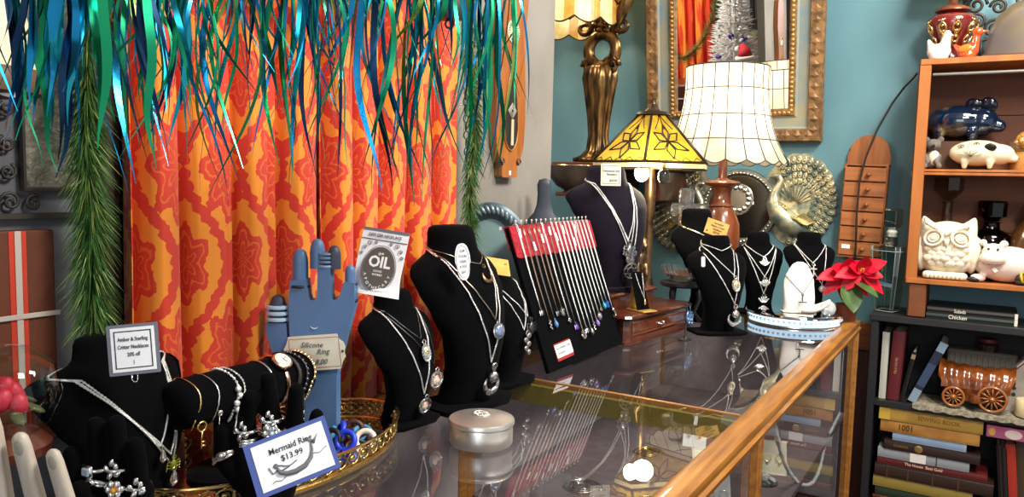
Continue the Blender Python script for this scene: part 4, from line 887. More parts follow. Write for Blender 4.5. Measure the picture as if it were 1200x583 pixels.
b.loft([[(r * (1 + .06 * (i % 2)) * math.cos(2 * PI * i / n), r * (1 + .06 * (i % 2)) * math.sin(2 * PI * i / n), z) for i in range(n)] for r, z in ((.021, 0), (.0215, .002), (.017, .006), (.008, .010), (.003, .011))]); b.build('shell', M('cut_crystal', '#dfe6e6', .08, .5), t, 20)
# ------------------------------------------------------------------ cut glass and small figures behind
CUT = M('cut_glass', '#ffffff', .02, 0, Transmission_Weight=.96, IOR=1.45)
t = thing('crystal_cross', 'cut glass cross standing behind the dark bust', 'cross', at(803, 262, 2.35)); b = MB(); k = 2.35 / FPX; C3 = CAMROT.to_4x4()
b.box((0, 30 * k * .35, 0), (17 * k, 62 * k, .02), None, .006); b.box((4 * k, 16 * k, 0), (44 * k, 15 * k, .02), None, .006)
for i in range(5): b.box((0, (28 - 10 * i) * k, .011), (11 * k, 7 * k, .006), rotm(0, 0, 45), .002)
o = b.build('cross', CUT, t, 20); o.matrix_local = Matrix.Rotation(yaw, 4, 'Z') @ rotm(90, 0, 0)
t = thing('plant_stand', 'low dark wooden stand under the cut glass bowl', 'stand', (-.745, 2.185, 1.0)); b = MB(); b.lathe([(.055, .105), (.062, .11), (.062, .118), (.05, .12), (.001, .12)], 28)
b.build('top', BLACKPAINT, t)
for i in range(3):
    a = i * 2.094 + .4; MB().tube([(.045 * math.cos(a), .045 * math.sin(a), .108), (.052 * math.cos(a), .052 * math.sin(a), .07), (.038 * math.cos(a), .038 * math.sin(a), .03), (.056 * math.cos(a), .056 * math.sin(a), .004)], [.008, .007, .006, .008], 8).build('leg', BLACKPAINT, t, 180)
t = thing('cut_glass_bowl', 'small cut glass bowl on a dark wooden stand', 'bowl', (-.745, 2.185, 1.1205)); n = 40
b = MB(); b.loft([[(r * (1 + .05 * (i % 2)) * math.cos(2 * PI * i / n), r * (1 + .05 * (i % 2)) * math.sin(2 * PI * i / n), z) for i in range(n)] for r, z in ((.025, 0), (.03, .004), (.05, .02), (.06, .045), (.057, .045), (.046, .022), (.02, .008))]); b.build('bowl', CUT, t, 15)
t = thing('hare_figurine', 'bronze long eared hare figurine behind the plum bust', 'figurine', T(-.842, 2.072, 1.0752) @ rotm(0, 0, -40) @ T(0, 0, -.075)); b = MB()
b.lathe([(.034, .075), (.036, .085), (.028, .095), (.026, .11), (.034, .13), (.03, .14)], 20); b.build('pedestal', BRONZE, t)
b = MB(); b.ell((-.008, 0, .175), (.034, .026, .042)); b.ell((.014, 0, .185), (.022, .022, .036)); b.ell((.022, 0, .232), (.026, .019, .021)); b.ell((.042, 0, .226), (.013, .011, .011)); b.cap((.014, 0, .2), (.02, 0, .23), .016, .014)
for s in (-1, 1): b.cap((.014, s * .009, .245), (-.012, s * .024, .292), .006, .008); b.cap((.03, s * .014, .17), (.036, s * .014, .145), .008, .009); b.ell((-.02, s * .02, .155), (.024, .012, .018))
b.build('hare', BRONZE, t, 180, rm=.003)
# ------------------------------------------------------------------ gilt mirror on the teal wall
YM = YW - .03
TILT = 8.5; x0 = onY(758, 165, YM - .01).x; x1 = onY(962, 165, YM - .01).x; zb = onY(940, 165, YM - .01).z; zt = zb + .76
cx, cz, mw, mh = (x0 + x1) / 2, (zb + zt) / 2, x1 - x0, zt - zb
t = thing('wall_mirror', 'large gilt and blue framed mirror on the teal wall', 'mirror', T(cx, YW - .004, zb) @ rotm(TILT, 0, 0) @ rotm(90, 0, 0) @ T(0, mh / 2, 0))
GILT = M('antique_gilt', '#977146', .5, .25, '#5e452a', 40, bump=.5, bs=90); BLUEW = M('blue_wash', '#6f8388', .6, 0, '#8f8a72', 9, (1, 1, .3), bump=.2)
def rectring(b, offs):      # offs: (inset, z)
    b.loft([[(sx * (mw / 2 - i), sy * (mh / 2 - i), z) for sx, sy in ((-1, -1), (1, -1), (1, 1), (-1, 1))] for i, z in offs], cap=False)
b = MB(); rectring(b, [(0, 0), (0, .03), (.006, .038), (.044, .036), (.048, .03)]); b.mi = 1; rectring(b, [(.048, .03), (.055, .024), (.085, .020), (.092, .024)]); b.mi = 0; rectring(b, [(.092, .024), (.096, .030), (.112, .028), (.118, .018), (.118, .010)]); b.build('frame', [GILT, BLUEW], t, 30)
b = MB()
def along(step, inset):
    o = []
    for sx in (-1, 1):
        L = mh - 2 * inset; n = int(L / step)
        for i in range(n): o.append((sx * (mw / 2 - inset), -mh / 2 + inset + L * (i + .5) / n, 1))
    L = mw - 2 * inset; n = int(L / step)
    for sy in (-1, 1):
        for i in range(n): o.append((-mw / 2 + inset + L * (i + .5) / n, sy * (mh / 2 - inset), 0))
    return o
for x, y, v in along(.036, .025):
    a, c = (.019, .017) if v else (.017, .019)
    b.loft([[(x - a, y, .036), (x, y - c, .036), (x + a, y, .036), (x, y + c, .036)], [(x - a * .25, y, .0405), (x, y - c * .25, .0405), (x + a * .25, y, .0405), (x, y + c * .25, .0405)]])
b.build('diamond_relief', GILT, t, 0)
b = MB()
for x, y, v in along(.016, .104): b.ell((x, y, .030), (.0065, .0065, .004), None, 7, 4)
b.build('beading', M('bright_gilt', '#c79a4c', .35, .5), t, 180)['kind'] = 'stuff'
MB().bx(-mw / 2 + .116, mw / 2 - .116, -mh / 2 + .116, mh / 2 - .116, .004, .012).build('looking_glass', M('mirror_glass', (.92, .93, .92), .0, 1), t, 0)
YG = YW - .002 - .012
MN = V((0, -math.cos(math.radians(TILT)), -math.sin(math.radians(TILT)))); MC = V((cx, YW - .004, zb)) + MN * .012
def mir(px, py, yv): p = onY(px, py, yv); return p - MN * (2 * (p - MC).dot(MN))
# ------------------------------------------------------------------ peacock plaques, round plate
PEA = M('peacock_pewter', '#cfc39a', .36, .6, '#6f7d74', 26, bump=.5, bs=60); PEB = M('peacock_gold', '#d8c080', .32, .65, '#94824c', 30)
def peacock(label, m, sc, mirrored, mats):
    t = thing('peacock_plaque', label, 'wall plaque', m, 'brass peacock plaques'); s = -1 if mirrored else 1; A, B_ = mats
    def v(x, y, z): return V((x * s * sc, y * sc, z * sc))
    b = MB(); pts = []
    for i in range(64):
        a = 2 * PI * i / 64; r = 1 + .035 * abs(math.sin(i * PI / 4)); pts.append((s * sc * .86 * r * math.cos(a) * (1 - .18 * (math.sin(a) < 0) * -math.sin(a)), sc * 1.12 * r * math.sin(a)))
    b.prism(pts, .016 * sc, None, 0); b.build('plate', A, t)
    b = MB(); e = MB()
    for row, (rr, n, sz) in enumerate(((.93, 26, .105), (.76, 22, .095), (.60, 18, .085), (.45, 14, .07))):
        for i in range(n):
            a = math.radians(-120 + 250 * (i + .5 * (row % 2)) / n); x, y = .84 * rr * math.cos(a), 1.06 * rr * math.sin(a)
            if x < -.25 and y < .35: continue
            f = T(v(x, y, .03 + .015 * (3 - row))) @ Matrix.Rotation(math.atan2(y, s * x) - PI / 2, 4, 'Z')
            b.ell(f.translation, (sz * sc * .8, sz * sc * 1.25, .035 * sc), f, 10, 5); b.torus(f.translation + V((0, 0, .028 * sc)), sz * sc * .5, .013 * sc, f, 12, 5, 1.3); e.ell(f @ V((0, 0, .03 * sc)), (sz * sc * .26, sz * sc * .36, .02 * sc), f, 8, 4)
    for i in range(11):
        a = math.radians(20 + 120 * i / 10); b.tube([v(-.1 + .1 * math.cos(a), -.1 + .1 * math.sin(a), .04), v(-.1 + .75 * math.cos(a), -.1 + .8 * math.sin(a), .06)], .012 * sc, 5)
    b.build('tail_feathers', A, t, 180); e.build('feather_eyes', B_, t, 180)
    b = MB(); b.tube([v(.28, -.72, .06), v(.05, -.66, .10), v(-.2, -.5, .14), v(-.42, -.28, .15), v(-.56, -.05, .13), v(-.53, .18, .12), v(-.44, .36, .12), v(-.40, .50, .12), v(-.46, .60, .12), v(-.56, .60, .11), v(-.68, .55, .09)], [sc * q for q in (.05, .20, .27, .25, .17, .12, .09, .075, .075, .05, .012)], 14); b.build('body', A, t, 180)
    b = MB()
    for i in range(8): b.tube([v(-.22 + .05 * i, -.30 - .03 * i, .32), v(-.02 + .04 * i, -.42 - .02 * i, .34 - .02 * i), v(.20 + .035 * i, -.45 + .03 * i - .14 * (i - 3) * .4, .2)], [.01 * sc, .035 * sc, .01 * sc], 6)
    b.build('wing', B_, t, 180); b = MB()
    for r in range(5):
        for i in range(5): q = v(-.52 + .075 * i + .03 * (r % 2), -.02 - .10 * r - .04 * i, .26 + .015 * i); b.ell(q, (.05 * sc, .05 * sc, .02 * sc), None, 7, 4)
    b.build('breast_scales', B_, t, 180); b = MB()
    for i in range(3): b.tube([v(-.42, .60, .12), v(-.42 + .07 * (i - .6), .76, .10)], .012 * sc, 5); b.ell(v(-.42 + .07 * (i - .6), .77, .10), .025 * sc, None, 6, 4)
    b.build('crest', B_, t, 180); return t
p = onY(935, 236, YW - .01); peacock('silver gold peacock plaque on the teal wall behind the cross bust', T(p.x, YW - .002, p.z) @ rotm(90, 0, 0), .150, False, (PEA, PEB))
p = onY(797, 243, YW - .01); peacock('brass peacock plaque half hidden behind the turned wood lamp', T(p.x, YW - .002, p.z) @ rotm(90, 0, 0), .158, True, (M('peacock_silver', '#b9b4a0', .28, .8, '#6f756c', 26, bump=.5, bs=60), PEB))
p = onY(866, 243, YW - .02); t = thing('wall_plate', 'round silver wall plate with beaded rim behind the wooden lamp', 'wall plate', T(p.x, YW - .001, p.z) @ rotm(90, 0, 0))
RP = 47 * 2.78 / FPX
MB().lathe([(RP * .98, 0), (RP, .008), (RP * .97, .02), (RP * .88, .022), (RP * .84, .014), (RP * .82, .010), (.001, .010)], 56).build('rim', M('pewter_rim', '#6f7672', .35, .8, '#9a9a88', 30), t)
b = MB()
for i in range(60): a = 2 * PI * i / 60; b.ell((RP * .89 * math.cos(a), RP * .89 * math.sin(a), .022), (RP * .035, RP * .035, .006), None, 7, 5)
b.build('beading', M('pale_silver', (.8, .78, .7), .25, 1), t, 180)['kind'] = 'stuff'
MB().lathe([(RP * .81, .0102), (RP * .81, .0112), (.001, .0112)], 48).build('dark_face', M('plate_mirror', (.42, .40, .36), .12, 1), t)
b = MB(); b.lathe([(RP * .42, .0115), (RP * .40, .014), (.001, .014)], 40, T(-.01, .03, 0)); 
for i in range(14): a = 2 * PI * i / 14; b.ell((-.01 + RP * .3 * math.cos(a), .03 + RP * .3 * math.sin(a), .014), (.010, .010, .004), None, 7, 4)
b.build('medallion', M('pale_silver', (.8, .78, .7), .25, 1), t); MB().bx(.035, .052, .012, .022, .0115, .0125).build('price_tag', WHITEPAPER, t, 0)
# ------------------------------------------------------------------ little wall chest of drawers
cA, cB = onY(989, 192, YW - .06), onY(1028, 304, YW - .06)
cw = .137; xm = (cA.x + onY(1037, 192, YW - .06).x) / 2; zb_ = cB.z; hh = cA.z - zb_
t = thing('wall_chest', 'narrow wooden six drawer wall chest with rounded back', 'drawer chest', T(xm, YW - .004, zb_) @ rotm(0, 1.5, 0))
DW = wood('drawer_wood', '#b06c36', '#8a4e24', .45, 11, (.6, 6, 6)); DW2 = wood('drawer_back', '#a86a34', '#84491f', .5, 11, (6, 6, .6))
b = MB(); arch = [(-cw / 2, 0), (cw / 2, 0), (cw / 2, hh + .035)] + [(.068 * math.cos(a) * .92, hh + .045 + .055 * math.sin(a)) for a in [PI * i / 12 for i in range(13)]] + [(-cw / 2, hh + .035)]
b.prism([(x, y) for x, y in arch], .012, rotm(90, 0, 0)); b.build('back_board', DW2, t, 30)
b = MB(); b.bx(-cw / 2, -cw / 2 + .008, -.058, -.012, 0, hh); b.bx(cw / 2 - .008, cw / 2, -.058, -.012, 0, hh); b.bx(-cw / 2, cw / 2, -.060, -.012, hh - .006, hh); b.bx(-cw / 2, cw / 2, -.060, -.012, 0, .006); b.build('carcass', DW, t, 0)
for i in range(6):
    z0 = .008 + (hh - .016) * i / 6; z1 = .008 + (hh - .016) * (i + 1) / 6 - .004; q = MB().bx(-cw / 2 + .003, cw / 2 - .003, -.066, -.02, z0, z1, .0015).build('drawer', DW, t)
    MB().lathe([(.004, 0), (.003, .006), (.0075, .010), (.0085, .014), (.005, .018), (.001, .019)], 14, T(.012, -.066, (z0 + z1) / 2) @ rotm(90, 0, 0)).build('knob', DW2, q, 180)
MB().bx(-.055, -.028, -.0672, -.066, .030, .044).build('price_sticker', WHITEPAPER, t, 0)
# lamp flex running down the wall
pts = [onY(x, y, yy) for x, y, yy in ((1075, 86, 2.79), (1070, 92, 2.80), (1060, 102, 2.86), (1045, 122, 2.87), (1028, 152, 2.868), (1014, 186, 2.866), (1007, 215, 2.862), (1004, 250, 2.862), (1003, 285, 2.862), (1001, 320, 2.90), (1000, 380, 2.92))]
tag(MB().tube(pts, .0035, 8).build('power_cord', M('brown_flex', '#241a16', .5), None, 180), 'thin dark power cord hanging over the little wall chest', 'cord')
# ------------------------------------------------------------------ bronze goose neck lamp, its shelf, the bowl
YB = 2.70
def wb(px, py, y=YB): return onY(px, py, y)
p = wb(700, 190); t = thing('wall_shelf', 'dark wooden wall shelf behind the plum bust', 'shelf', T(p.x, YW, p.z))
MB().bx(-.14, .30, -.36, -.002, -.03, -.004, .004).build('board', WALNUT, t)
MB().bx(.04, .07, -.30, -.002, -.14, -.03, .004).build('bracket', WALNUT, t); MB().bx(.24, .27, -.30, -.002, -.14, -.03, .004).build('bracket', WALNUT, t)
t = thing('figure_lamp', 'ornate bronze lamp with striped yellow and cream glass shade at the top', 'lamp', T(p.x, YB, p.z)); O = -V((p.x, YB, p.z)); k = 3.0 / FPX
PATB = M('patinated_bronze', '#7b5c34', .3, .85, '#2c2114', 45, (1, 1, .25), .35)
def q_(px, py, y=YB): return wb(px, py, y) + O
ax = [q_(702, 186).x] 
prof = [(.001, 0), (.095, 0), (.092, .012), (.066, .022), (.044, .045), (.038, .10), (.044, .17), (.056, .25), (.066, .31), (.060, .345), (.045, .36)]
b = MB(); n = 48
b.loft([[(r * (1 + (.10 if 1 < j < 10 else .04) * math.cos(10 * 2 * PI * i / n)) * math.cos(2 * PI * i / n), r * (1 + (.10 if 1 < j < 10 else .04) * math.cos(10 * 2 * PI * i / n)) * .8 * math.sin(2 * PI * i / n), z) for i in range(n)] for j, (r, z) in enumerate(prof)]); b.build('base', PATB, t, 180)
b = MB(); c = V((0.005, 0, .415)); b.torus(c, .055, .022, rotm(90, 0, 0), 26, 8, 1.05)
for s in (-1, 1):
    b.tube([c + V((s * (.04 + (.034 - .001 * i) * math.cos(i * .55)), -.01, -.06 + (.034 - .001 * i) * math.sin(i * .55))) for i in range(16)], [.012 - .0004 * i for i in range(16)], 7)
    b.tube([c + V((s * (.075 + (.030 - .001 * i) * math.cos(2 + i * .5)), 0, .085 + (.026 - .001 * i) * math.sin(2 + i * .5))) for i in range(14)], [.014 - .0005 * i for i in range(14)], 7)
for i in range(12): b.ell(c + V((.05 * math.cos(i * .9) * (.4 + .05 * i), -.012, .07 + .006 * i + .01 * math.sin(i * 2.3))), (.016, .013, .014), rotm(i * 30, 0, 0), 8, 6)
b.build('scrollwork', PATB, t, 180)
b = MB(); arm = [c + V(d) for d in ((.03, 0, .05), (.07, 0, .12), (.10, 0, .19), (.10, 0, .27), (.05, 0, .33), (-.05, 0, .35), (-.13, 0, .32))]; b.tube(arm, [.014, .022, .026, .024, .018, .014, .012], 10)
b.tube([c + V((-.01, 0, .05)), c + V((-.02, -.01, .16)), c + V((-.04, -.02, .24))], [.018, .024, .012], 8); b.build('arm', PATB, t, 180)
sc = c + V((-.128, -.01, .16)); b = MB(); n = 12; R_ = [(.185, 0), (.18, .06), (.155, .12), (.09, .16), (.03, .17)]
YG1, YG2 = shade_mat('amber_striped_glass', '#f2bd1a', '#e09c10', 10, .5, .2), shade_mat('ivory_glass', '#f3e7bd', '#e4cf98', 30, .5, .25); GT = shade_mat('tan_glass', '#d6a850', '#c09040', 40, .5, .3)
for i in range(n):
    for j in range(8):
        a0, a1 = 2 * PI * (i + j / 8) / n, 2 * PI * (i + (j + 1) / 8) / n
        e0, e1 = -.022 * math.sin(PI * j / 8) - .060, -.022 * math.sin(PI * (j + 1) / 8) - .060; f0, f1 = .022 * math.sin(PI * j / 8), .022 * math.sin(PI * (j + 1) / 8)
        b.mi = 1 if j < 5 else 2
        b._f([b._v(sc + V((.190 * math.cos(a), .190 * math.sin(a), z))) for a, z in ((a0, e0), (a1, e1))] + [b._v(sc + V((.186 * math.cos(a), .186 * math.sin(a), z))) for a, z in ((a1, f1), (a0, f0))])
        b.mi = (0, 1)[i % 2]; b._f([b._v(sc + V((.186 * math.cos(a), .186 * math.sin(a), z))) for a, z in ((a0, f0), (a1, f1))] + [b._v(sc + V((.18 * math.cos(a), .18 * math.sin(a), .06))) for a in (a1, a0)])
    for (ra, za), (rb, zb2) in zip(R_[1:], R_[2:]):
        a0, a1 = 2 * PI * i / n, 2 * PI * (i + 1) / n; b.mi = i % 2
        b._f([b._v(sc + V((ra * math.cos(a0), ra * math.sin(a0), za))), b._v(sc + V((ra * math.cos(a1), ra * math.sin(a1), za))), b._v(sc + V((rb * math.cos(a1), rb * math.sin(a1), zb2))), b._v(sc + V((rb * math.cos(a0), rb * math.sin(a0), zb2)))])
shade = b.build('lamp_shade', [YG1, YG2, GT], t, 0); b = MB()
for i in range(n):
    b.tube([sc + V(((r + .001) * math.cos(2 * PI * i / n), (r + .001) * math.sin(2 * PI * i / n), z)) for r, z in R_], .003, 5)
    for h, r_, am, z0 in ((1, .187, .022, 0), (-1, .191, .022, -.060)): b.tube([sc + V((r_ * math.cos(2 * PI * (i + j / 8) / n), r_ * math.sin(2 * PI * (i + j / 8) / n), z0 + h * am * math.sin(PI * j / 8))) for j in range(9)], .003, 5)
b.build('leading', LEAD, shade, 180); MB().ell(sc + V((0, 0, .06)), .03).build('bulb', emit('bulb_glow_high', '#ffe9c0', 8), t, 180)
GLAMP = V((p.x, YB, p.z)) + sc + V((0, 0, .02))
p = onY(671, 204, 2.62); t = thing('wooden_bowl', 'dark wooden bowl with gilt rim beside the bronze lamp', 'bowl', p)
MB().lathe([(.001, -.060), (.03, -.060), (.06, -.045), (.085, -.012), (.092, .030), (.088, .030), (.078, -.008), (.05, -.036), (.001, -.045)], 40).build('bowl', M('dark_bowl', '#4a3f36', .4, 0, '#2e2722', 12), t)
MB().torus((0, 0, .031), .090, .0022, None, 48, 6).build('gilt_rim', GOLD, t); MB().box((-.06, -.068, .005), (.010, .002, .020), rotm(0, 0, -42), 0).build('price_sticker', WHITEPAPER, t, 0)
MB().lathe([(.001, -.0675), (.035, -.0675), (.03, -.06)], 24).build('foot_ring', M('dark_bowl', '#4a3f36', .4), t)
p2 = V((p.x, YW, p.z - .0705)); s_ = thing('wall_shelf', 'small dark bracket shelf under the wooden bowl', 'shelf', p2); MB().bx(-.05, .05, -.37, -.002, -.012, .0025, .003).build('board', WALNUT, s_); MB().bx(-.012, .012, -.30, -.002, -.05, -.012).build('bracket', WALNUT, s_)
# ------------------------------------------------------------------ on the grey partition: oval mirror, wooden instrument, dark flask
m = onX(574, 300, XW + .01); t = thing('oval_mirror', 'oval mirror with blue grey beaded frame behind the necklace board', 'mirror', T(V((onZ(574, 400, 1.0).x * 0 + at(574, 300, 1.76).x, at(574, 300, 1.76).y, 1.178))) @ Matrix.Rotation(math.radians(30), 4, 'Z') @ rotm(90, 0, 0))
b = MB(); A_, B_ = .108, .174; n = 64
b.loft([[((A_ - i) * math.cos(2 * PI * j / n), (B_ - i) * math.sin(2 * PI * j / n), z) for j in range(n)] for i, z in ((0, 0), (0, .014), (.008, .020), (.026, .020), (.034, .012), (.038, .006))], cap=False); b.build('frame', M('blue_grey_frame', '#5d6f78', .4, .3, '#3c4a52', 30), t, 50)
b = MB()
for i in range(54): a = 2 * PI * i / 54; f = T((A_ - .016) * math.cos(a), (B_ - .016) * math.sin(a), .02) @ Matrix.Rotation(a + .5, 4, 'Z'); b.ell(f.translation, (.012, .0055, .006), f, 8, 5)
b.build('rope_beading', M('blue_grey_bead', '#7b8c93', .35, .4), t, 180)
MB().prism([((A_ - .036) * math.cos(2 * PI * j / n), (B_ - .036) * math.sin(2 * PI * j / n)) for j in range(n)], .004, None, .003).build('looking_glass', M('teal_reflection', '#86a3a2', .22), t, 0); MB().bx(.020, .026, .112, .120, .0045, .0075).build('price_sticker', WHITEPAPER, t, 0)  # pane coloured flat teal to stand for its reflection
# wooden instrument shaped piece hanging on the partition
t = thing('wooden_lyre', 'honey coloured wooden lyre shaped piece hanging on the grey partition', 'instrument', leftframe(V((XW + .002, 1.560, 1.408))))
HON = wood('honey_board', '#a8642a', '#8a4a1a', .3, 9, (6, .8, 6), coat=.5)
half = [(.030, -.0), (.034, .004), (.034, .030), (.045, .040), (.052, .055), (.060, .075), (.064, .13), (.063, .20), (.058, .26), (.054, .31), (.060, .36), (.068, .42), (.060, .50), (.04, .55)]
hole = [(.0, .062), (.014, .068), (.026, .085), (.031, .115), (.029, .15), (.022, .19), (.013, .225), (.005, .25), (.0, .262)]
b = MB(); b.prism(half + [(-x, y) for x, y in half[::-1]], .020); b.build('board', HON, t, 30)
hl = hole + [(-x, y) for x, y in hole[-2:0:-1]]
MB().prism(hl, .0012, None, .0200).build('dark_opening', M('deep_brown', '#17100c', .5), t, 30)
b = MB(); b.tube([(x, y, .021) for x, y in hl], .0022, 6, True); b.build('opening_trim', HON, t, 180)
b = MB(); b.tube([(.002, .075, .022), (.002, .135, .022)], .0045, 6); b.build('rod', M('pale_rod', '#d8c29a', .4), t)
b = MB()
for i in range(4):
    r = .006 + i * .004; b.tube([(0 + .002, .155 - r, .0222), (.002 + r, .155, .0222), (.002, .155 + r, .0222), (.002 - r, .155, .0222)], .0006, 4, True)
b.build('diamond_inlay', M('inlay', '#d9d2c0', .4), t, 180)
MB().lathe([(.001, .0), (.026, 0), (.026, .002), (.001, .003)], 32, T(0, .335, .0202)).build('dial', M('cream_dial', '#d8cfae', .5), t); b = MB()
for i in range(24): a = 2 * PI * i / 24; b.tube([(.016 * math.cos(a), .335 + .016 * math.sin(a), .0236), (.024 * math.cos(a), .335 + .024 * math.sin(a), .0236)], .0007, 4)
b.build('dial_marks', INK, t, 180)
for s in (-1, 1):
    b = MB(); b.tube([(s * (.036 + .008 * math.cos(i * .6) * (1 - i / 18)), .036 + .008 * math.sin(i * .6) * (1 - i / 18), .022) for i in range(16)], .003, 6); b.build('carved_scroll', WALNUT, t, 180)
MB().bx(-.004, .004, .006, .016, .0202, .021).build('price_sticker', WHITEPAPER, t, 0)
# dark flask
t = thing('dark_flask', 'dark slate bottle shaped wooden flask by the corner of the partition', 'flask', T(-.920, 1.660, 1.0) @ rotm(0, 0, 31) @ Matrix.Diagonal((.80, .80, 1, 1)) )
MB().lathe([(.001, 0), (.060, 0), (.064, .01), (.066, .15), (.066, .27), (.068, .278), (.066, .284), (.052, .305), (.030, .325), (.022, .345), (.020, .37), (.022, .392), (.017, .404), (.001, .408)], 36, None, 1, .30).build('body', M('slate_wood', '#333b45', .5, 0, '#252b33', 20), t, 50)
MB().lathe([(.0666, .262), (.0690, .268), (.0690, .274), (.0666, .28)], 36, None, 1, .32).build('band', M('slate_band', '#4a5560', .4), t)
# chain with little black bell and the striped canvas, iron framed plaque, cream shade on the left
pts0 = onX(527, -30, -.90)
t = thing('hanging_chain', 'brown link chain hanging beside the right pine garland', 'chain', onX(543, -20, -.93)); L = 26; pz = onX(543, -20, -.93); q0 = onX(549, 300, -.93)
b = MB()
for i in range(34):
    p = V((0, 0, 0)).lerp(q0 - pz, i / 33); b.torus(p, .0048, .0012, rotm(90, 0, 90 * (i % 2) + 20), 12, 5, 1.7)
b.build('links', M('brown_iron', '#3a2a1c', .5, .6), t, 180)['kind'] = 'stuff'
p = onX(527, 14, -.80); t = thing('black_bell', 'small black hanging bell with a ring among the tinsel', 'bell', p)
MB().lathe([(.022, -.012), (.024, -.004), (.023, .02), (.018, .045), (.008, .055), (.003, .06)], 24).build('bell', BLACKPAINT, t); MB().torus((0, 0, -.020), .007, .0022, rotm(90, 0, 30), 16, 6).build('ring', BLACKPAINT, t, 180); MB().tube([(0, 0, .055), (0, 0, .3)], .0015).build('cord', BLACKPAINT, t)
a, c = onX(-12, 268, XW), onX(49, 266, XW); lo = onX(30, 492, XW); y0, y1 = a.y, c.y
t = thing('striped_canvas', 'red and brown striped canvas with pale cross bands at the left edge', 'canvas', leftframe(V((XW + .001, 0, 0)))); zt_, zb2 = c.z - .002, 1.075
MB().bx(.30, y1, zb2, zt_, 0, .026, .002).build('canvas', M('rust_brown', '#6a3216', .7, 0, '#562810', 8), t)
RDP = M('bright_red_paint', '#c03418', .6); b = MB(); d = y1 - y0
yc = onX(26, 400, XW + .026).y
b.bx(yc - .012, yc + .007, zb2, zt_, .0262, .0268); b.build('red_stripe', RDP, t, 0); 
RIB = M('pale_ribbon', '#b9aca0', .5); zc = onX(30, 371, XW + .03).z
MB().bx(yc - .006, yc + .001, zb2, zt_, .0268, .0285, .0005).build('ribbon', RIB, t); MB().bx(.30, y1 + .003, zc - .003, zc + .003, .0285, .030, .0005).build('ribbon', RIB, t)
a, c = onX(6, 95, XW), onX(138, 252, XW); b0 = onX(60, 250, XW)
ym, zm = (a.y + c.y) / 2, 1.448; pw, ph = .185, .215
t = thing('tile_plaque', 'embossed grey tile in a scrolled iron frame on the dark wall', 'wall plaque', leftframe(V((XW + .001, .545, 1.452))))
IR = M('dark_iron', '#3c3630', .55, .5)
b = MB(); 
for (w_, h_, th_) in ((pw, ph, .006), (pw - .066, ph - .066, .005)): border(b, w_, h_, th_, 0, .012)
b.build('iron_frame', IR, t, 0)
def spiral(cx, cy, r, s, ph0=0): return [(cx + s * r * (1 - i / 22) * math.cos(ph0 + i * .5), cy + r * (1 - i / 22) * math.sin(ph0 + i * .5), .006) for i in range(20)]
for sx in (-1, 1):
    for sy in (-1, 1):
        b = MB(); b.tube(spiral(sx * (pw / 2 - .02), sy * (ph / 2 - .02), .012, sx), .002, 5); b.tube(spiral(sx * (pw / 2 - .046), sy * (ph / 2 - .018), .010, -sx, 1), .002, 5); b.tube(spiral(sx * (pw / 2 - .018), sy * (ph / 2 - .055), .010, sx, 2), .002, 5); b.tube(spiral(sx * (pw / 2 - .018), sy * .02, .010, -sx, 2), .002, 5); b.build('scrollwork', IR, t, 180)
MB().bx(-pw / 2 + .036, pw / 2 - .036, -ph / 2 + .036, ph / 2 - .036, 0, .014, .002).build('tile', M('embossed_tile', '#8c8674', .6, .2, '#6d6a5c', 60, bump=1.0, bs=90, dist=.006), t)
p = onX(2, 40, -.85); t = thing('lantern', 'cream tapered shade with brown rim partly hidden by tinsel', 'lantern', V((-.85, p.y - .03, p.z)))
MB().lathe([(.060, -.052), (.062, -.046), (.060, -.030), (.050, .01), (.035, .07), (.03, .10)], 36, None, 1, 1, False).build('shade', M('cream_shade_paint', '#d9cfb4', .6, 0, '#c9bd9c', 12), t, 60)
MB().lathe([(.055, -.062), (.064, -.060), (.066, -.048), (.062, -.038), (.058, -.034)], 36).build('rim', M('rim_brown', '#5a4026', .6, 0, '#4a3420', 20), t)
p = onX(10, 105, -.80); t = thing('hanging_label', 'white oval paper label hanging at the upper left edge', 'label', facing(10, 103, (p - CAM).dot(FW), -14)); MB().prism(oval(.017, .0085), .001).build('label', WHITEPAPER, t, 30); lettering(t, 'MARCH', .0085, .001, 0, .0013, INKGREY, sx=.8)
MB().tube([(0, .008, .0), (.003, .03, -.02)], .0004, 4).build('string', INK, t)
# ------------------------------------------------------------------ black bookcase
BF, BB = 2.72, 2.935; XL = -.292
def X(px, py, y=BF): return onY(px, py, y).x
def Z(px, py, y=BF): return onY(px, py, y).z
t = thing('bookcase', 'black painted bookcase beside the end of the glass case', 'bookcase', (.1, (BF + BB) / 2, 0)); O = T(-V(t.location))
SH1, SH1b = .722, .704; SH2 = .385
MB(O).bx(XL - .006, .46, BF - .006, BB, .980, 1.002, .002).build('top', BLACKPAINT, t); MB(O).bx(XL, XL + .022, BF, BB, 0, .98, .001).build('side_panel', BLACKPAINT, t); MB(O).bx(.43, .452, BF, BB, 0, .98, .001).build('side_panel', BLACKPAINT, t)
for z in (SH1, SH2, .07): MB(O).bx(XL + .022, .43, BF + .004, BB, z - .018, z, .001).build('shelf', BLACKPAINT, t)
MB(O).bx(XL + .022, .43, BB - .008, BB, 0, .98).build('back_panel', M('bookcase_back', '#0d0b0a', .7), t, 0)
PAGES = M('page_edges', '#d9cfb8', .8, 0, '#c5b99c', 200, (1, 1, .02))
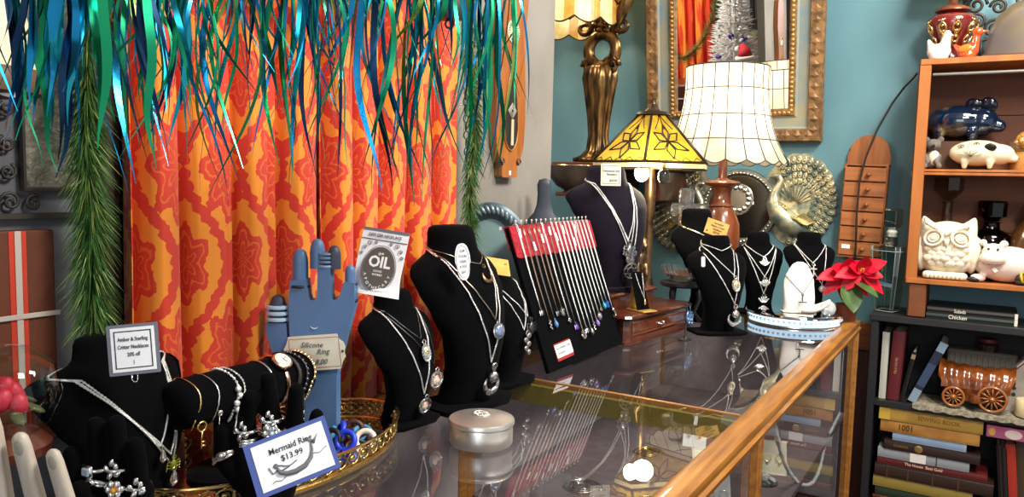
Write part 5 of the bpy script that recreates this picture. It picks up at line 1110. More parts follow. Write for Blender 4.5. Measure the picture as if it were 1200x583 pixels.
def book(label, m, h, d, th, col, title=None, tcol='#d8b870', ts=.012, group='books on the black bookcase', col2=None, bands=(), rough=.45, tx=0, tsx=.9):
    """local: x along spine height, y thickness, spine faces -z ... spine plane at z=0 looking towards +z"""
    t = thing('book', label, 'book', m, group); mt = M('cover_' + col, col, rough, 0, col2 or col, 14)
    c = .0022; b = MB(); b.bx(-h / 2, h / 2, -th / 2, -th / 2 + c, -d, 0); b.bx(-h / 2, h / 2, th / 2 - c, th / 2, -d, 0)
    b.loft([[(x, -th / 2, -.004), (x, -th / 2 * .8, .0), (x, 0, .002), (x, th / 2 * .8, .0), (x, th / 2, -.004)] for x in (-h / 2, h / 2)]); b.build('cover', mt, t, 30)
    MB().bx(-h / 2 + .004, h / 2 - .004, -th / 2 + c, th / 2 - c, -d + .004, -.004).build('pages', PAGES, t, 0)
    if title: lettering(t, title, ts, tx, 0, .0024, M('title_' + tcol, tcol, .4), sx=tsx)
    for x0, x1, bc in bands: MB().bx(x0, x1, -th / 2 * .98, th / 2 * .98, -.001, .0023).build('spine_band', M('band_' + bc, bc, .5), t, 0)
    return t
def upright(label, px, pz, h, th, col, lean=0, turn=90, **k):      # spine towards the room, title reading up
    x = X(px, pz, BF + .03); m = T(x, BF + .03 , SH1 + .001) @ T(th if lean > 0 else 0, 0, 0) @ rotm(0, lean, 0) @ T(-th / 2 if lean > 0 else th / 2, 0, h / 2) @ rotm(90, 0, 0) @ rotm(0, 0, turn); return book(label, m, h, .15, th, col, **k)
upright('thin white book at the left end of the upper shelf', 1030, 460, .218, .020, '#b9b5a8')
upright('dark red tall book leaning beside the thin white book', 1039, 462, .225, .036, '#5a1418', lean=2, title='FIELD NOTES', tcol='#b08858', ts=.010)
upright('thin black spiral bound book leaning on the dark red book', 1054, 463, .165, .012, '#16120f', lean=10, bands=((.06, .075, '#8a7a58'),))
upright('dark navy book with pale blue ends, leaning steeply', 1063, 465, .215, .024, '#20263c', lean=22, bands=((.075, .107, '#7f95a6'), (-.107, -.062, '#7f95a6'), (-.05, .03, '#31425f')))
# lace edged plank with covered wagon, grey box, bird house, candle
x0, x1 = X(1070, 463), .42
t = thing('lace_runner', 'pale crocheted lace runner along the front of the upper shelf', 'runner', (x0, BF, SH1)); n = 46; w_ = x1 - x0
b = MB(); b.loft([[(w_ * i / n, -.004, .007 + .002 * math.sin(i * 1.3)), (w_ * i / n, .16, .007), (w_ * i / n, .16, .001), (w_ * i / n, .008, .001), (w_ * i / n, .004, -.002), (w_ * i / n, -.006, -.006 - .005 * abs(math.sin(i * .9))), (w_ * i / n, -.008, -.004 - .005 * abs(math.sin(i * .9)))] for i in range(n + 1)]); b.build('lace', M('old_lace', '#9a917c', .9, 0, '#6f6858', 90, bump=1.0, bs=150, dist=.004), t, 50)
ZL = SH1 + .0095
WG = M('brown_glaze', '#8a4a1c', .2, 0, '#5f2c0e', 25, Coat_Weight=.8)
xa, xb = X(1104, 455), X(1183, 465); wl = xb - xa
t = thing('covered_wagon', 'brown glazed ceramic covered wagon on the lace runner', 'figurine', T((xa + xb) / 2, BF + .075, ZL) @ rotm(0, 0, -2))
b = MB(); rings = []
for i in range(29):
    f = i / 28; x = -wl / 2 * 1.02 + wl * 1.04 * f; fl = 1 + .16 * abs(2 * f - 1) ** 2.2; rib = .0025 * math.cos(f * 2 * PI * 6)
    rings.append([(x + (.010 if math.sin(a) > .3 else 0) * (2 * f - 1), (.052 + rib) * fl * math.cos(a), .062 + (.066 + rib) * fl * max(0, math.sin(a)) ** .9 if math.sin(a) > 0 else .062) for a in [PI * k / 16 for k in range(17)]])
b.loft(rings); b.build('bonnet', WG, t, 60)
b = MB(); b.loft([[(-wl * .46 + s, -.05 + s, z), (wl * .46 - s, -.05 + s, z), (wl * .46 - s, .05 - s, z), (-wl * .46 + s, .05 - s, z)] for z, s in ((.022, .010), (.050, .002), (.056, 0), (.064, 0))]); b.build('wagon_bed', WG, t, 30)
MB().bx(-.012, .012, -.058, -.048, .022, .050, .004).build('water_barrel', WG, t)
MB().lathe([(.001, 0), (.014, 0), (.016, .012), (.014, .024), (.001, .024)], 14, T(.004, -.062, .026)).build('water_barrel', WG, t)
def wheel(x, y, r):
    b = MB(); F = T(x, y, r + .001) @ rotm(90, 0, 0); b.torus(F.translation, r - .004, .004, F, 32, 8); b.lathe([(.001, -.006), (.007, -.006), (.008, 0), (.006, .008), (.001, .009)], 14, F)
    for i in range(12): a = 2 * PI * i / 12; b.tube([F @ V((.005 * math.cos(a), .005 * math.sin(a), 0)), F @ V(((r - .004) * math.cos(a), (r - .004) * math.sin(a), 0))], .0022, 5)
    b.build('wheel', M('brown_glaze_light', '#a0602c', .25, Coat_Weight=.6), t, 180)
for y in (-.060, .060): wheel(-wl * .31, y, .0325); wheel(wl * .27, y, .041)
xq = X(1115, 410, BB - .06); t = thing('storage_box', 'dim grey fluted box behind the covered wagon', 'box', (xq + .085, BB - .065, SH1 + .001)); b = MB()
b.bx(-.095, .095, -.032, .032, 0, .175, .004); b.build('body', M('dim_grey', '#6a665c', .7), t)
b = MB()
for i in range(12): b.bx(-.088 + i * .0153, -.080 + i * .0153, -.0345, -.032, .01, .165, .001)
b.build('flutes', M('dim_grey', '#6a665c', .7), t)
t = thing('red_cap_jar', 'small dark jar with red lid on the box behind the wagon', 'jar', (xq + .10, BB - .065, SH1 + .1765)); MB().lathe([(.001, 0), (.028, 0), (.03, .02), (.024, .026)], 24).build('jar', M('smoke_jar', '#2a201c', .2), t); MB().lathe([(.026, .026), (.028, .03), (.026, .038), (.001, .040)], 24).build('lid', M('dark_red_lid', '#5a1616', .5), t)
xb_ = X(1192, 440, BF + .10); t = thing('bird_house', 'white miniature bird house right of the covered wagon', 'bird house', (xb_ + .016, BF + .12, ZL - .0015)); HW = M('chalk_white', '#b8ada0', .7, 0, '#a3988a', 30)
MB().loft([[(-.042, -.03, 0), (.042, -.03, 0), (.042, .03, 0), (-.042, .03, 0)], [(-.042, -.03, .105), (.042, -.03, .105), (.042, .03, .105), (-.042, .03, .105)], [(-.001, -.03, .150), (.001, -.03, .150), (.001, .03, .150), (-.001, .03, .150)]]).build('walls', HW, t, 0)
b = MB()
for s in (-1, 1): b.loft([[(s * .060, y, .088) for y in (-.04, .04)] + [(0, y, .158) for y in (.04, -.04)], [(s * .060, y, .095) for y in (-.04, .04)] + [(0, y, .166) for y in (.04, -.04)]])
b.build('roof', M('grey_shingle', '#b5aea2', .7), t, 0); b = MB()
for z in (.072, .052): b.lathe([(.006, 0), (.006, .001), (.001, .001)], 14, T(-.022, -.0302, z) @ rotm(90, 0, 0))
b.build('entrance_hole', INK, t)
t = thing('cream_candle', 'fat cream candle in front of the bird house', 'candle', (X(1192, 470) + .034, BF + .045, ZL)); MB().lathe([(.001, 0), (.036, 0), (.038, .004), (.038, .046), (.034, .051), (.010, .049), (.001, .047)], 32).build('wax', M('cream_wax', '#d6c89c', .5, Subsurface_Weight=.2), t); MB().tube([(0, 0, .047), (.001, 0, .058)], .001).build('wick', INK, t)
# stacked books, lying flat with spines to the room
zz = SH1b
stack = [  # px left, px right, thickness, colour, title, title colour, size, kwargs
    ('mustard sewing book, topmost of the flat stack', 1035, 1154, .040, '#b58f3e', 'SEWING BOOK', '#8a4a1c', .019, dict(bands=((-.150, -.118, '#c9a53e'),), tx=.02)),
    ('tan orange book with dark letters, second in the flat stack', 1032, 1150, .039, '#9c6428', '1001', '#3a2210', .026, dict(tx=-.065, col2='#b5843e')),
    ('pale blue book, third in the flat stack', 1046, 1134, .026, '#7f95b0', None, '', 0, dict(col2='#8fa4bc')),
    ('dark brown book with gilt disc, fourth in the flat stack', 1036, 1150, .031, '#2c1a14', 'CLASSICS', '#8a6a2c', .011, dict(tx=-.085, bands=())),
    ('silver grey book with white sticker, fifth in the flat stack', 1028, 1137, .030, '#8e9296', None, '', 0, dict(bands=((-.035, .010, '#e4ddd8'), (.038, .041, '#33373c')))),
    ('dark red book with pale lettering, sixth in the flat stack', 1027, 1158, .022, '#5c1a18', 'The House  Best Gold', '#e0cfae', .013, dict(tx=-.02)),
    ('dark brown leather book, seventh in the flat stack', 1024, 1165, .041, '#2e1a10', None, '', 0, dict(bands=((-.13, -.126, '#4a3018'), (-.07, -.066, '#4a3018'), (0, .004, '#4a3018'), (.07, .074, '#4a3018')))),
    ('mustard yellow book, lowest seen in the flat stack', 1022, 1140, .036, '#8f7a36', None, '', 0, {}),
    ('deep green book hidden low in the flat stack', 1024, 1150, .0305, '#22301f', None, '', 0, {})]
tops = [472.5]; z = Z(1095, 478, BF + .02)
z = SH1b - .0035
for i, (lab, pl, pr, th, col, ti, tc, ts, kw) in enumerate(stack):
    zc_ = z - th / 2; py = 480 + i * 14; xl, xr = X(pl, py, BF + .015), X(pr, py, BF + .015)
    bk = book(lab, T((xl + xr) / 2, BF + .014 + .003 * (i % 3), zc_) @ rotm(90, 0, 0), xr - xl, .16, th - .0008, col, title=ti, tcol=tc or '#d8b870', ts=ts or .01, **kw)
    if 'gilt disc' in lab: MB().lathe([(.012, 0), (.012, .0024), (.009, .003), (.001, .0026)], 24, T(-.035, 0, 0)).build('gilt_disc', GOLD, bk)
    z -= th
MB  # the stack stands on a plain low box so that it reaches up to the shelf
t = thing('storage_box', 'dark wooden box under the flat stack of books', 'box', ((X(1024, 583) + X(1150, 583)) / 2, BF + .105, SH2 + .0005)); hh2 = z - SH2 - .001
MB().bx(-.155, .155, -.09, .09, 0, max(.01, hh2), .002).build('body', WALNUT, t)
xp = X(1157, 490); t = thing('gift_box', 'flat pink and purple box lying on the upright books', 'box', (xp + .10, BF + .085, SH1b - .044)); MB().bx(-.10, .10, -.08, .08, 0, .036, .002).build('box', M('dusty_pink', '#a0506e', .5, 0, '#8a4468', 12), t)
MB().prism(oval(.022, .014), .0006, T(-.03, -.0802, .018) @ rotm(90, 0, 0)).build('cameo_print', M('pale_print', '#c9b6b0', .6), t, 30); MB().prism(oval(.009, .012), .0006, T(-.085, -.0802, .018) @ rotm(90, 0, 0)).build('gold_print', M('gold_print', '#b58a3c', .6), t, 30)
zf2 = SH2 + .001
for lab, px, h, th, col, ln_ in (('thin black book with pale edge, leftmost upright below the pink box', 1160, .245, .012, '#1a1614', -6), ('black book beside the bright red book', 1165, .24, .018, '#191412', -6), ('bright red upright book on the lower shelf', 1174, .255, .026, '#a02c1c', -6), ('dark olive brown upright book on the lower shelf', 1185, .268, .026, '#3e2f1c', -5), ('slim grey blue upright book on the lower shelf', 1196, .20, .013, '#6f7c88', -3), ('tan upright book at the right edge of the lower shelf', 1202, .27, .024, '#9a8a6c', -2), ('pale cream upright book outside right of the tan book', 1212, .27, .024, '#b8a88c', -1)):
    x = X(px, 540, BF + .03); m = T(x + .0 + (px - 1157) * 0, BF + .03, zf2 + .003) @ T(.045 if ln_ < -4 else .03, 0, 0) @ rotm(0, ln_, 0) @ T(0, 0, h / 2) @ rotm(90, 0, 0) @ rotm(0, 0, 90)
    book(lab, m, h, .15, th, col)
# two slim books lying on the bookcase top
zt1 = 1.0025; xl, xr = X(1085, 370, BF + .02), X(1193, 380, BF + .02)
book('slim dark cookery book lettered chicken on the bookcase top', T((xl + xr) / 2, BF + .02, zt1 + .0095) @ rotm(90, 0, 0), xr - xl, .17, .018, '#15201a', title='Chicken', tcol='#e8e2d0', ts=.017, tx=-.035, bands=((.112, .120, '#d8d2c0'),), group='cookery books on the bookcase top')
book('slim dark cookery book lettered salads lying on the chicken book', T((xl + xr) / 2, BF + .022, zt1 + .0282) @ rotm(90, 0, 0), xr - xl - .004, .17, .0175, '#1a1712', title='Salads', tcol='#d8d2c0', ts=.015, tx=-.03, bands=((.112, .120, '#d8d2c0'),), group='cookery books on the bookcase top')
# ------------------------------------------------------------------ pine crate shelf on the bookcase
CX0, CX1, CZ0, CZ1 = -.203, .33, 1.110, 1.800; CY0, CY1 = BF + .004, BB - .003
t = thing('crate_shelf', 'orange pine crate shelf standing on the black bookcase', 'shelf', ((CX0 + CX1) / 2, (CY0 + CY1) / 2, 1.0025)); O = T(-V(t.location))
MID0, MID1 = 1.448, 1.466
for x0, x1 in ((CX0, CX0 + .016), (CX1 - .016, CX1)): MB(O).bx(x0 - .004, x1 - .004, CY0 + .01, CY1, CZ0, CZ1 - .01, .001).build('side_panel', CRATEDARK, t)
for x0, x1 in ((CX0, CX0 + .031), (CX1 - .031, CX1)): MB(O).bx(x0, x1, CY0 - .004, CY0 + .014, CZ0 + .014, CZ1 - .012, .001).build('stile', CRATEWOOD, t)
for z0, z1, nm in ((CZ0, CZ0 + .016, 'bottom_board'), (CZ1 - .018, CZ1, 'top_board')): MB(O).bx(CX0 + .001, CX1, CY0 - .006, CY1, z0, z1, .0015).build(nm, CRATEWOOD, t)
MB(O).bx(CX0 + .004, CX1 - .02, CY0 - .002, CY1, MID0 + .010, MID1, .001).build('middle_board', CRATEWOOD, t); MB(O).bx(CX0 + .004, CX1 - .02, CY0 - .001, CY1, MID0, MID0 + .0085, .001).build('middle_board', CRATEWOOD, t)
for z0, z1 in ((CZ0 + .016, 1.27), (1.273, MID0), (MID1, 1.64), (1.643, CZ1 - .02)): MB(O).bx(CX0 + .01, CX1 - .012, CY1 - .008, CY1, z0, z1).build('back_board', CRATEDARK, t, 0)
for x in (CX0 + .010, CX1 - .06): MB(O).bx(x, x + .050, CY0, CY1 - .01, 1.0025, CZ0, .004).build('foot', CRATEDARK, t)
MB(O).tube([(CX0 + .035, CY0 + .02, CZ1 - .045), (CX1 - .03, CY0 + .02, CZ1 - .045)], .005, 10).build('hanging_rod', M('grey_rod', '#8d8a84', .4, .4), t)
MB(O).bx(CX0 - .005, CX0 - .0035, CY0 + .012, CY0 + .024, MID0 - .004, MID0 + .012).build('price_sticker', WHITEPAPER, t, 0)
ZU, ZD = MID1 + .001, CZ0 + .017
# -- upper compartment
xc = X(1126, 137, CY1 - .07); t = thing('storage_box', 'brown box supporting the blue pig in the crate', 'box', (xc, CY1 - .075, ZU)); zbox = Z(1126, 166, CY1 - .09) - ZU
MB().bx(-.095, .095, -.05, .05, 0, zbox - .001, .003).build('body', M('box_brown', '#4a2a16', .7), t)
PIGB = M('blue_lacquer', '#06162c', .08, 0, '#040c18', 12, Coat_Weight=1); 
def goldspray():
    g = NB('gold_sprayed_lacquer'); n = g.noise(9, detail=4); s = g.n('ShaderNodeSeparateXYZ'); g.l(g.coord(), s.inputs[0])
    f = g.math('MULTIPLY', g.ramp(n, .45, .62), g.ramp(s.outputs[0], .02, -.06)); c = g.mix(f, '#061a30', '#9a7a34'); b = g.bsdf(c, .1, 0, Coat_Weight=1); return g.done(b.outputs[0])
t = thing('pig_bank', 'large dark blue glazed pig with gold spray in the crate', 'pig ornament', (xc, CY1 - .085, ZU + zbox)); b = MB()
b.ell((-.01, 0, .062), (.092, .058, .052), None, 28, 18); b.ell((.058, -.004, .060), (.048, .046, .044), None, 24, 16); b.cap((.09, -.01, .05), (.105, -.014, .046), .024, .020, 18)
for x, y in ((-.055, -.03), (.035, -.03), (-.055, .03), (.035, .03)): b.cap((x, y, .03), (x, y, .012), .02, .014, 14)
b.build('body', goldspray(), t, 180, rm=.0035); b = MB()
for x, y, r in ((.035, -.012, 0), (.075, -.020, 25)): b.ell((x, y, .112), (.026, .012, .022), rotm(20, 20 + r, 0), 16, 10)
b.build('ear', PIGB, t, 180, rm=.003)
t = thing('koala_figurine', 'small grey and white koala figurine at the left of the crate', 'figurine', (X(1092, 195, BF + .06), BF + .062, ZU)); FG = M('grey_fur', '#6f665c', .8, 0, '#57504a', 60, bump=.4); b = MB()
b.ell((0, 0, .030), (.026, .024, .030)); b.ell((0, -.006, .074), (.022, .020, .020)); b.ell((.004, -.024, .070), (.009, .008, .008))
for s in (-1, 1): b.ell((s * .020, -.002, .092), (.010, .006, .010)); b.cap((s * .018, -.012, .04), (s * .012, -.028, .022), .008, .008); b.cap((s * .018, -.012, .012), (s * .020, -.032, .008), .010, .009)
b.build('body', FG, t, 180, rm=.0028); MB().ell((.004, -.014, .034), (.017, .014, .024), None, 14, 10).build('white_belly', M('white_fur', '#d8cbb0', .8), t, 180); MB().ell((.004, -.0335, .072), (.004, .003, .004), None, 8, 6).build('nose', INK, t, 180)
t = thing('pig_bank', 'cream pig bank with painted flowers in the crate', 'pig ornament', (X(1148, 195, BF + .055), BF + .058, ZU)); CRM = M('cream_glaze', '#ddd0ae', .18, Coat_Weight=.7); b = MB()
b.ell((-.008, 0, .050), (.078, .046, .040), None, 28, 18); b.ell((.045, -.004, .046), (.045, .036, .032), None, 24, 16); b.cap((.07, -.008, .038), (.086, -.012, .034), .017, .013, 16)
for x, y in ((-.04, -.028), (.026, -.028), (-.04, .028), (.026, .028)): b.cap((x, y, .025), (x, y, .008), .012, .008, 12)
b.build('body', CRM, t, 180, rm=.0035); b = MB(); b.ell((.024, -.041, .066), (.017, .006, .013), rotm(28, 0, -12), 16, 10); b.build('dark_ear', M('ear_black', '#26211c', .4), t, 180)
b = MB()
for x, z, s in ((-.052, .072, 1), (-.012, .078, 1)):
    b.torus((x, -.0335 if x < -.03 else -.035, z - .002), .008, .0013, rotm(62, 0, 0), 16, 5, .6); b.ell((x, -.035, z - .002), (.003, .002, .002), None, 6, 4)
for i in range(5): a = -.7 + .35 * i; b.tube([(-.026, -.0465, .038), (-.026 + .03 * math.sin(a), -.0462, .044 + .014 * math.cos(a))], .0009, 4)
b.tube([(-.058, -.0425, .045), (-.026, -.0470, .037), (.004, -.0475, .046)], .0008, 4); b.tube([(-.03, -.042, .082), (-.03, -.0445, .070)], .001, 4); b.build('painted_flowers', M('olive_ink', '#55502e', .5), t, 180)
b = MB()
for dx in (-.004, .004): b.ell((.0985, -.014 + dx, .034), .002, None, 6, 4)
b.build('nostrils', INK, t, 180)
t = thing('amber_ornament', 'amber crackle glass ornament in clear wrap at the crate right', 'ornament', (X(1199, 190, BF + .09) + .012, BF + .10, ZU)); b = MB(); b.lathe([(.001, 0), (.050, 0), (.052, .02), (.046, .045), (.03, .055), (.001, .057)], 28); b.build('base', M('frosted_amber', '#c98f48', .3, Transmission_Weight=.3), t, 60)
b = MB()
for i in range(26): a = i * 2.4; r = .034 * math.sqrt((i + .5) / 26); b.ell((r * math.cos(a), r * math.sin(a), .105 - .6 * r), .009, None, 8, 6)
b.ell((0, 0, .09), (.038, .034, .030)); b.build('cluster', M('amber_beads', '#b0602a', .08, .4, '#e8b860', 120), t, 180); MB().lathe([(.03, .05), (.055, .062), (.062, .085), (.05, .09)], 22, None, 1, 1, False).build('clear_wrap', CLEAR, t, 20)
# -- lower compartment
WC = M('owl_glaze', '#ece0c6', .2, Coat_Weight=.6); xo = X(1107, 326, BF + .05)
t = thing('owl_figurine', 'large white ceramic owl with pointed ears in the crate', 'figurine', (xo, BF + .058, ZD)); b = MB(); k = .00268
b.ell((0, .004, .085), (.083, .050, .084), None, 30, 20); b.ell((0, .0, .125), (.078, .046, .055), None, 28, 18)
for s in (-1, 1): b.lathe([(.030, .0), (.022, .02), (.010, .042), (.003, .052)], 14, T(s * .052, 0, .146) @ rotm(0, s * 22, 0), 1, .7); b.ell((s * .076, .004, .075), (.016, .036, .058), rotm(0, s * 8, 0), 14, 10)
b.build('body', WC, t, 180, rm=.004)
b = MB(); b.cap((-.05, -.036, .012), (.05, -.036, .012), .012, .012)
for i in range(9): b.ell((-.046 + i * .0115, -.047, .012), (.0062, .006, .010), None, 8, 6)
b.build('feet_base', WC, t, 180)
for s in (-1, 1):
    b = MB(); F = T(s * .037, -.047, .128) @ rotm(82, 0, s * 22) @ rotm(0, 0, s * -18); b.torus(F.translation, .027, .0045, F, 28, 8, .85); b.torus(F.translation, .015, .003, F, 20, 6, .8); b.ell(F.translation, (.012, .010, .005), F, 12, 6); b.build('eye', WC, t, 180)
MB().lathe([(.010, .0), (.007, .012), (.001, .030)], 10, T(0, -.052, .126) @ rotm(175, 0, 0), 1, .7).build('beak', WC, t, 180)
b = MB()
for r in range(4):
    for i in range(5 - r % 2): b.ell((-.048 + .024 * i + .012 * (r % 2), -.0475 - .003 * (r in (1, 2)) + .006 * abs(i - 2), .092 - .014 * r), (.0155, .007, .012), rotm(15, 0, 0), 12, 6)
b.build('breast_feathers', WC, t, 180)
b = MB()
for s in (-1, 1): b.tube([(0, -.050, .138), (s * .03, -.048, .158), (s * .058, -.034, .172), (s * .066, -.02, .186)], [.005, .006, .006, .003], 8)
b.build('brow', WC, t, 180)
HP = M('hippo_glaze', '#e6d3c6', .3, Coat_Weight=.4); xh = X(1168, 331, BF + .05)
t = thing('hippo_figurine', 'round pale pink white ceramic hippo in the crate', 'figurine', (xh + .012, BF + .062, ZD)); b = MB()
b.ell((.012, .004, .056), (.092, .052, .055), None, 30, 20); b.ell((-.028, -.030, .090), (.030, .028, .030), None, 20, 14); b.ell((-.028, -.044, .074), (.036, .028, .022), None, 20, 14)
for s in (-1, 1): b.ell((-.028 + s * .028, -.022, .120), (.013, .008, .010), rotm(0, s * 25, 0), 10, 8)
for x in (-.062, .070): b.ell((x, -.030, .012), (.022, .022, .013), None, 14, 8)
b.build('body', HP, t, 180, rm=.0038); b = MB()
for s in (-1, 1): b.ell((-.028 + s * .012, -.0565, .103), (.0035, .002, .004), None, 8, 6)
b.build('eye', INK, t, 180); MB().tube([(-.060, -.066, .066), (-.045, -.0725, .062), (-.028, -.0745, .061), (-.011, -.0725, .062), (.004, -.066, .066)], .0012, 6).build('mouth_line', M('hippo_line', '#9c7c70', .5), t, 180)
b = MB(); b.box((-.020, -.0515, .040), (.016, .004, .012), rotm(0, 45, 0), .002); b.build('charm', M('charm_white', '#efe6dc', .3), t); b = MB()
for x in (-.072, .050): b.ell((x, -.0435, .008), (.018, .010, .008), None, 12, 8)
b.build('black_feet', BLACKPAINT, t, 180)
SMOKE = glassy('smoke_glass', '#3a3430', 1.5, .02); DCL = glassy('dim_clear', '#d8d6cc', 1.5, .0)
t = thing('decanter', 'smoky dark glass decanter with broad stopper behind the hippo', 'decanter', (X(1159, 300, CY1 - .06), CY1 - .076, ZD)); o = MB().lathe([(.001, 0), (.058, 0), (.062, .006), (.060, .11), (.056, .135), (.04, .15), (.024, .157), (.022, .175), (.028, .18)], 32).build('bottle', SMOKE, t, 60); MB().lathe([(.018, .182), (.026, .19), (.038, .197), (.040, .24), (.036, .246), (.001, .247)], 8).build('stopper', SMOKE, t, 20)
t = thing('decanter', 'tall clear glass decanter behind the white owl', 'decanter', (X(1108, 280, CY1 - .06), CY1 - .076, ZD)); MB().lathe([(.001, 0), (.05, 0), (.052, .01), (.04, .10), (.016, .16), (.0145, .235), (.02, .24)], 28).build('bottle', DCL, t, 60); MB().lathe([(.013, .242), (.02, .25), (.042, .275), (.042, .315), (.001, .318)], 8).build('stopper', DCL, t, 20)
t = thing('amber_vase', 'dull amber glass vase at the right of the lower crate shelf', 'vase', (X(1200, 290, CY1 - .06) + .02, CY1 - .080, ZD)); MB().lathe([(.001, 0), (.045, 0), (.06, .03), (.066, .09), (.056, .15), (.03, .19), (.024, .22), (.034, .235), (.028, .23)], 32).build('vase', M('dull_amber', '#5a3a1c', .15, Transmission_Weight=.3), t, 60)
t = thing('bee_figurine', 'small black figurine with yellow stripe right of the hippo', 'figurine', (X(1199, 333, BF + .03), BF + .026, ZD)); b = MB(); b.ell((0, 0, .018), (.022, .018, .018)); b.ell((.014, -.006, .034), (.012, .012, .012)); b.build('body', M('bee_black', '#2c241a', .4), t, 180, rm=.0025); MB().torus((-.002, -.001, .020), .0165, .004, rotm(12, 75, 0), 20, 6).build('yellow_stripe', M('bee_yellow', '#c9a41c', .4), t, 180)
# -- on top of the crate
ZC = CZ1 + .0005
MAR = M('maroon_glaze', '#6a1a16', .18, 0, '#4a100e', 10, Coat_Weight=.8); xr_ = X(1113, 60, 2.83)
t = thing('table_lamp', 'maroon urn lamp with gold scrolls on top of the crate', 'lamp', (xr_, 2.845, ZC)); b = MB()
b.lathe([(.001, 0), (.040, 0), (.042, .006), (.034, .014), (.030, .03), (.045, .06), (.064, .095), (.072, .12), (.070, .136), (.058, .146), (.034, .152), (.030, .158)], 40); b.build('urn', MAR, t, 60); b = MB(); b.lathe([(.030, .152), (.050, .160), (.048, .168), (.026, .178), (.015, .184), (.014, .215), (.012, .30), (.001, .31)], 30); b.build('cap', M('copper_cap', '#7a4630', .3, .5), t, 60)
b = MB()
for a0 in (-2.6, -1.9, -1.3, -.6, .2):
    for s in (-1, 1):
        pts = []
        for i in range(14):
            z = .045 + .085 * i / 13; r = (.036 + (.072 - .036) * min(1, (z - .04) / .075)) + .001; a = a0 + s * .16 * math.sin(i * .55); pts.append((r * math.cos(a), r * math.sin(a), z))
        b.tube(pts, [.001 + .0028 * math.sin(PI * i / 13) for i in range(14)], 6)
    for i in range(5): z = .06 + .016 * i; r = (.036 + .036 * min(1, (z - .04) / .075)) + .0005; b.ell((r * math.cos(a0), r * math.sin(a0), z), (.006, .006, .005), None, 7, 5)
b.build('gold_scrolls', GOLD, t, 180)
MB().lathe([(.098, .222), (.095, .23), (.07, .36), (.065, .37)], 40, None, 1, 1, False).build('lamp_shade', shade_mat('ivory_shade', '#f2e6cc', '#e8d8b8', 8), t, 180)
def bird(label, p, sc, mat, rot, duck=False):
    t = thing('bird_figurine', label, 'figurine', T(p) @ rotm(0, 0, rot), 'bird figurines on the crate'); b = MB()
    b.ell((0, 0, .022 * sc), (.030 * sc, .020 * sc, .022 * sc), None, 18, 12)
    if duck: b.cap((.016 * sc, 0, .03 * sc), (.020 * sc, 0, .066 * sc), .014 * sc, .010 * sc); b.ell((.022 * sc, 0, .076 * sc), (.016 * sc, .014 * sc, .014 * sc)); b.cap((.034 * sc, 0, .074 * sc), (.046 * sc, 0, .076 * sc), .006 * sc, .004 * sc); b.cap((-.02 * sc, 0, .026 * sc), (-.038 * sc, 0, .042 * sc), .012 * sc, .004 * sc)
    else: b.cap((.012 * sc, 0, .03 * sc), (.018 * sc, 0, .070 * sc), .016 * sc, .009 * sc); b.cap((-.016 * sc, 0, .026 * sc), (-.026 * sc, 0, .052 * sc), .014 * sc, .005 * sc); b.cap((.02 * sc, 0, .068 * sc), (.032 * sc, 0, .064 * sc), .005 * sc, .002 * sc)
    b.lathe([(.001, 0), (.022 * sc, 0), (.024 * sc, .010 * sc), (.02 * sc, .02 * sc)], 20); b.build('body', mat, t, 180, rm=.0026)
    if duck:
        MB().ell((-.004 * sc, -.018 * sc, .026 * sc), (.02 * sc, .005 * sc, .012 * sc), rotm(0, -15, 0), 12, 8).build('wing', M('amber_wing', '#c9742c', .2), t, 180)
    return t
bird('white hen figurine in front of the maroon lamp', (X(1100, 66, 2.76), 2.755, ZC), 1.12, M('bisque_white', '#d9d0c6', .5), 0)
bird('red orange glass duck beside the maroon lamp', (X(1134, 64, 2.76), 2.752, ZC), 1.0, M('red_orange_glaze', '#b8321c', .15, 0, '#c9561f', 10, Coat_Weight=.8), -10, True)
xi = X(1152, 62, 2.77); t = thing('metal_cloche', 'dented grey brass domed tray standing on top of the crate', 'tray', (xi + .12, 2.785, ZC)); b = MB()
o2 = [(-.12, 0), (-.108, .085), (-.088, .125), (-.055, .155), (-.01, .175), (.05, .185), (.12, .18), (.14, 0)]
b.loft([[(x * s, y, z * s) for x, z in o2] for s, y in ((1, 0), (1, -.006), (.95, -.012), (.86, -.015))]); b.build('dome', M('dented_pewter', '#5c565c', .36, .5, '#7c6c40', 5, bump=.3), t, 40)
MB().bx(-.124, .14, -.022, .012, 0, .010, .002).build('base_rail', WALNUT, t)
t = thing('iron_trivet', 'scrolled black iron trivet leaning on the wall above the crate', 'trivet', T(X(1152, 20, 2.90) , 2.915, ZC) @ rotm(8, 0, 0)); b = MB()
for cx_, cz_, r, s in ((-.055, .12, .030, 1), (-.015, .135, .026, -1), (.03, .11, .030, 1), (-.02, .185, .030, 1), (.04, .175, .024, -1), (-.06, .20, .022, -1)): b.tube([(cx_ + s * r * (1 - i / 26) * math.cos(i * .5), 0, cz_ + r * (1 - i / 26) * math.sin(i * .5)) for i in range(22)], .005, 7)
b.tube([(-.09, 0, .25), (-.095, 0, .15), (-.07, 0, .09), (0, 0, .075), (.07, 0, .09), (.09, 0, .16), (.085, 0, .25)], .005, 7); b.tube([(0, 0, .075), (0, 0, .001)], .005, 7); b.build('scrolls', M('black_iron', '#3a3430', .5, .4), t, 180)
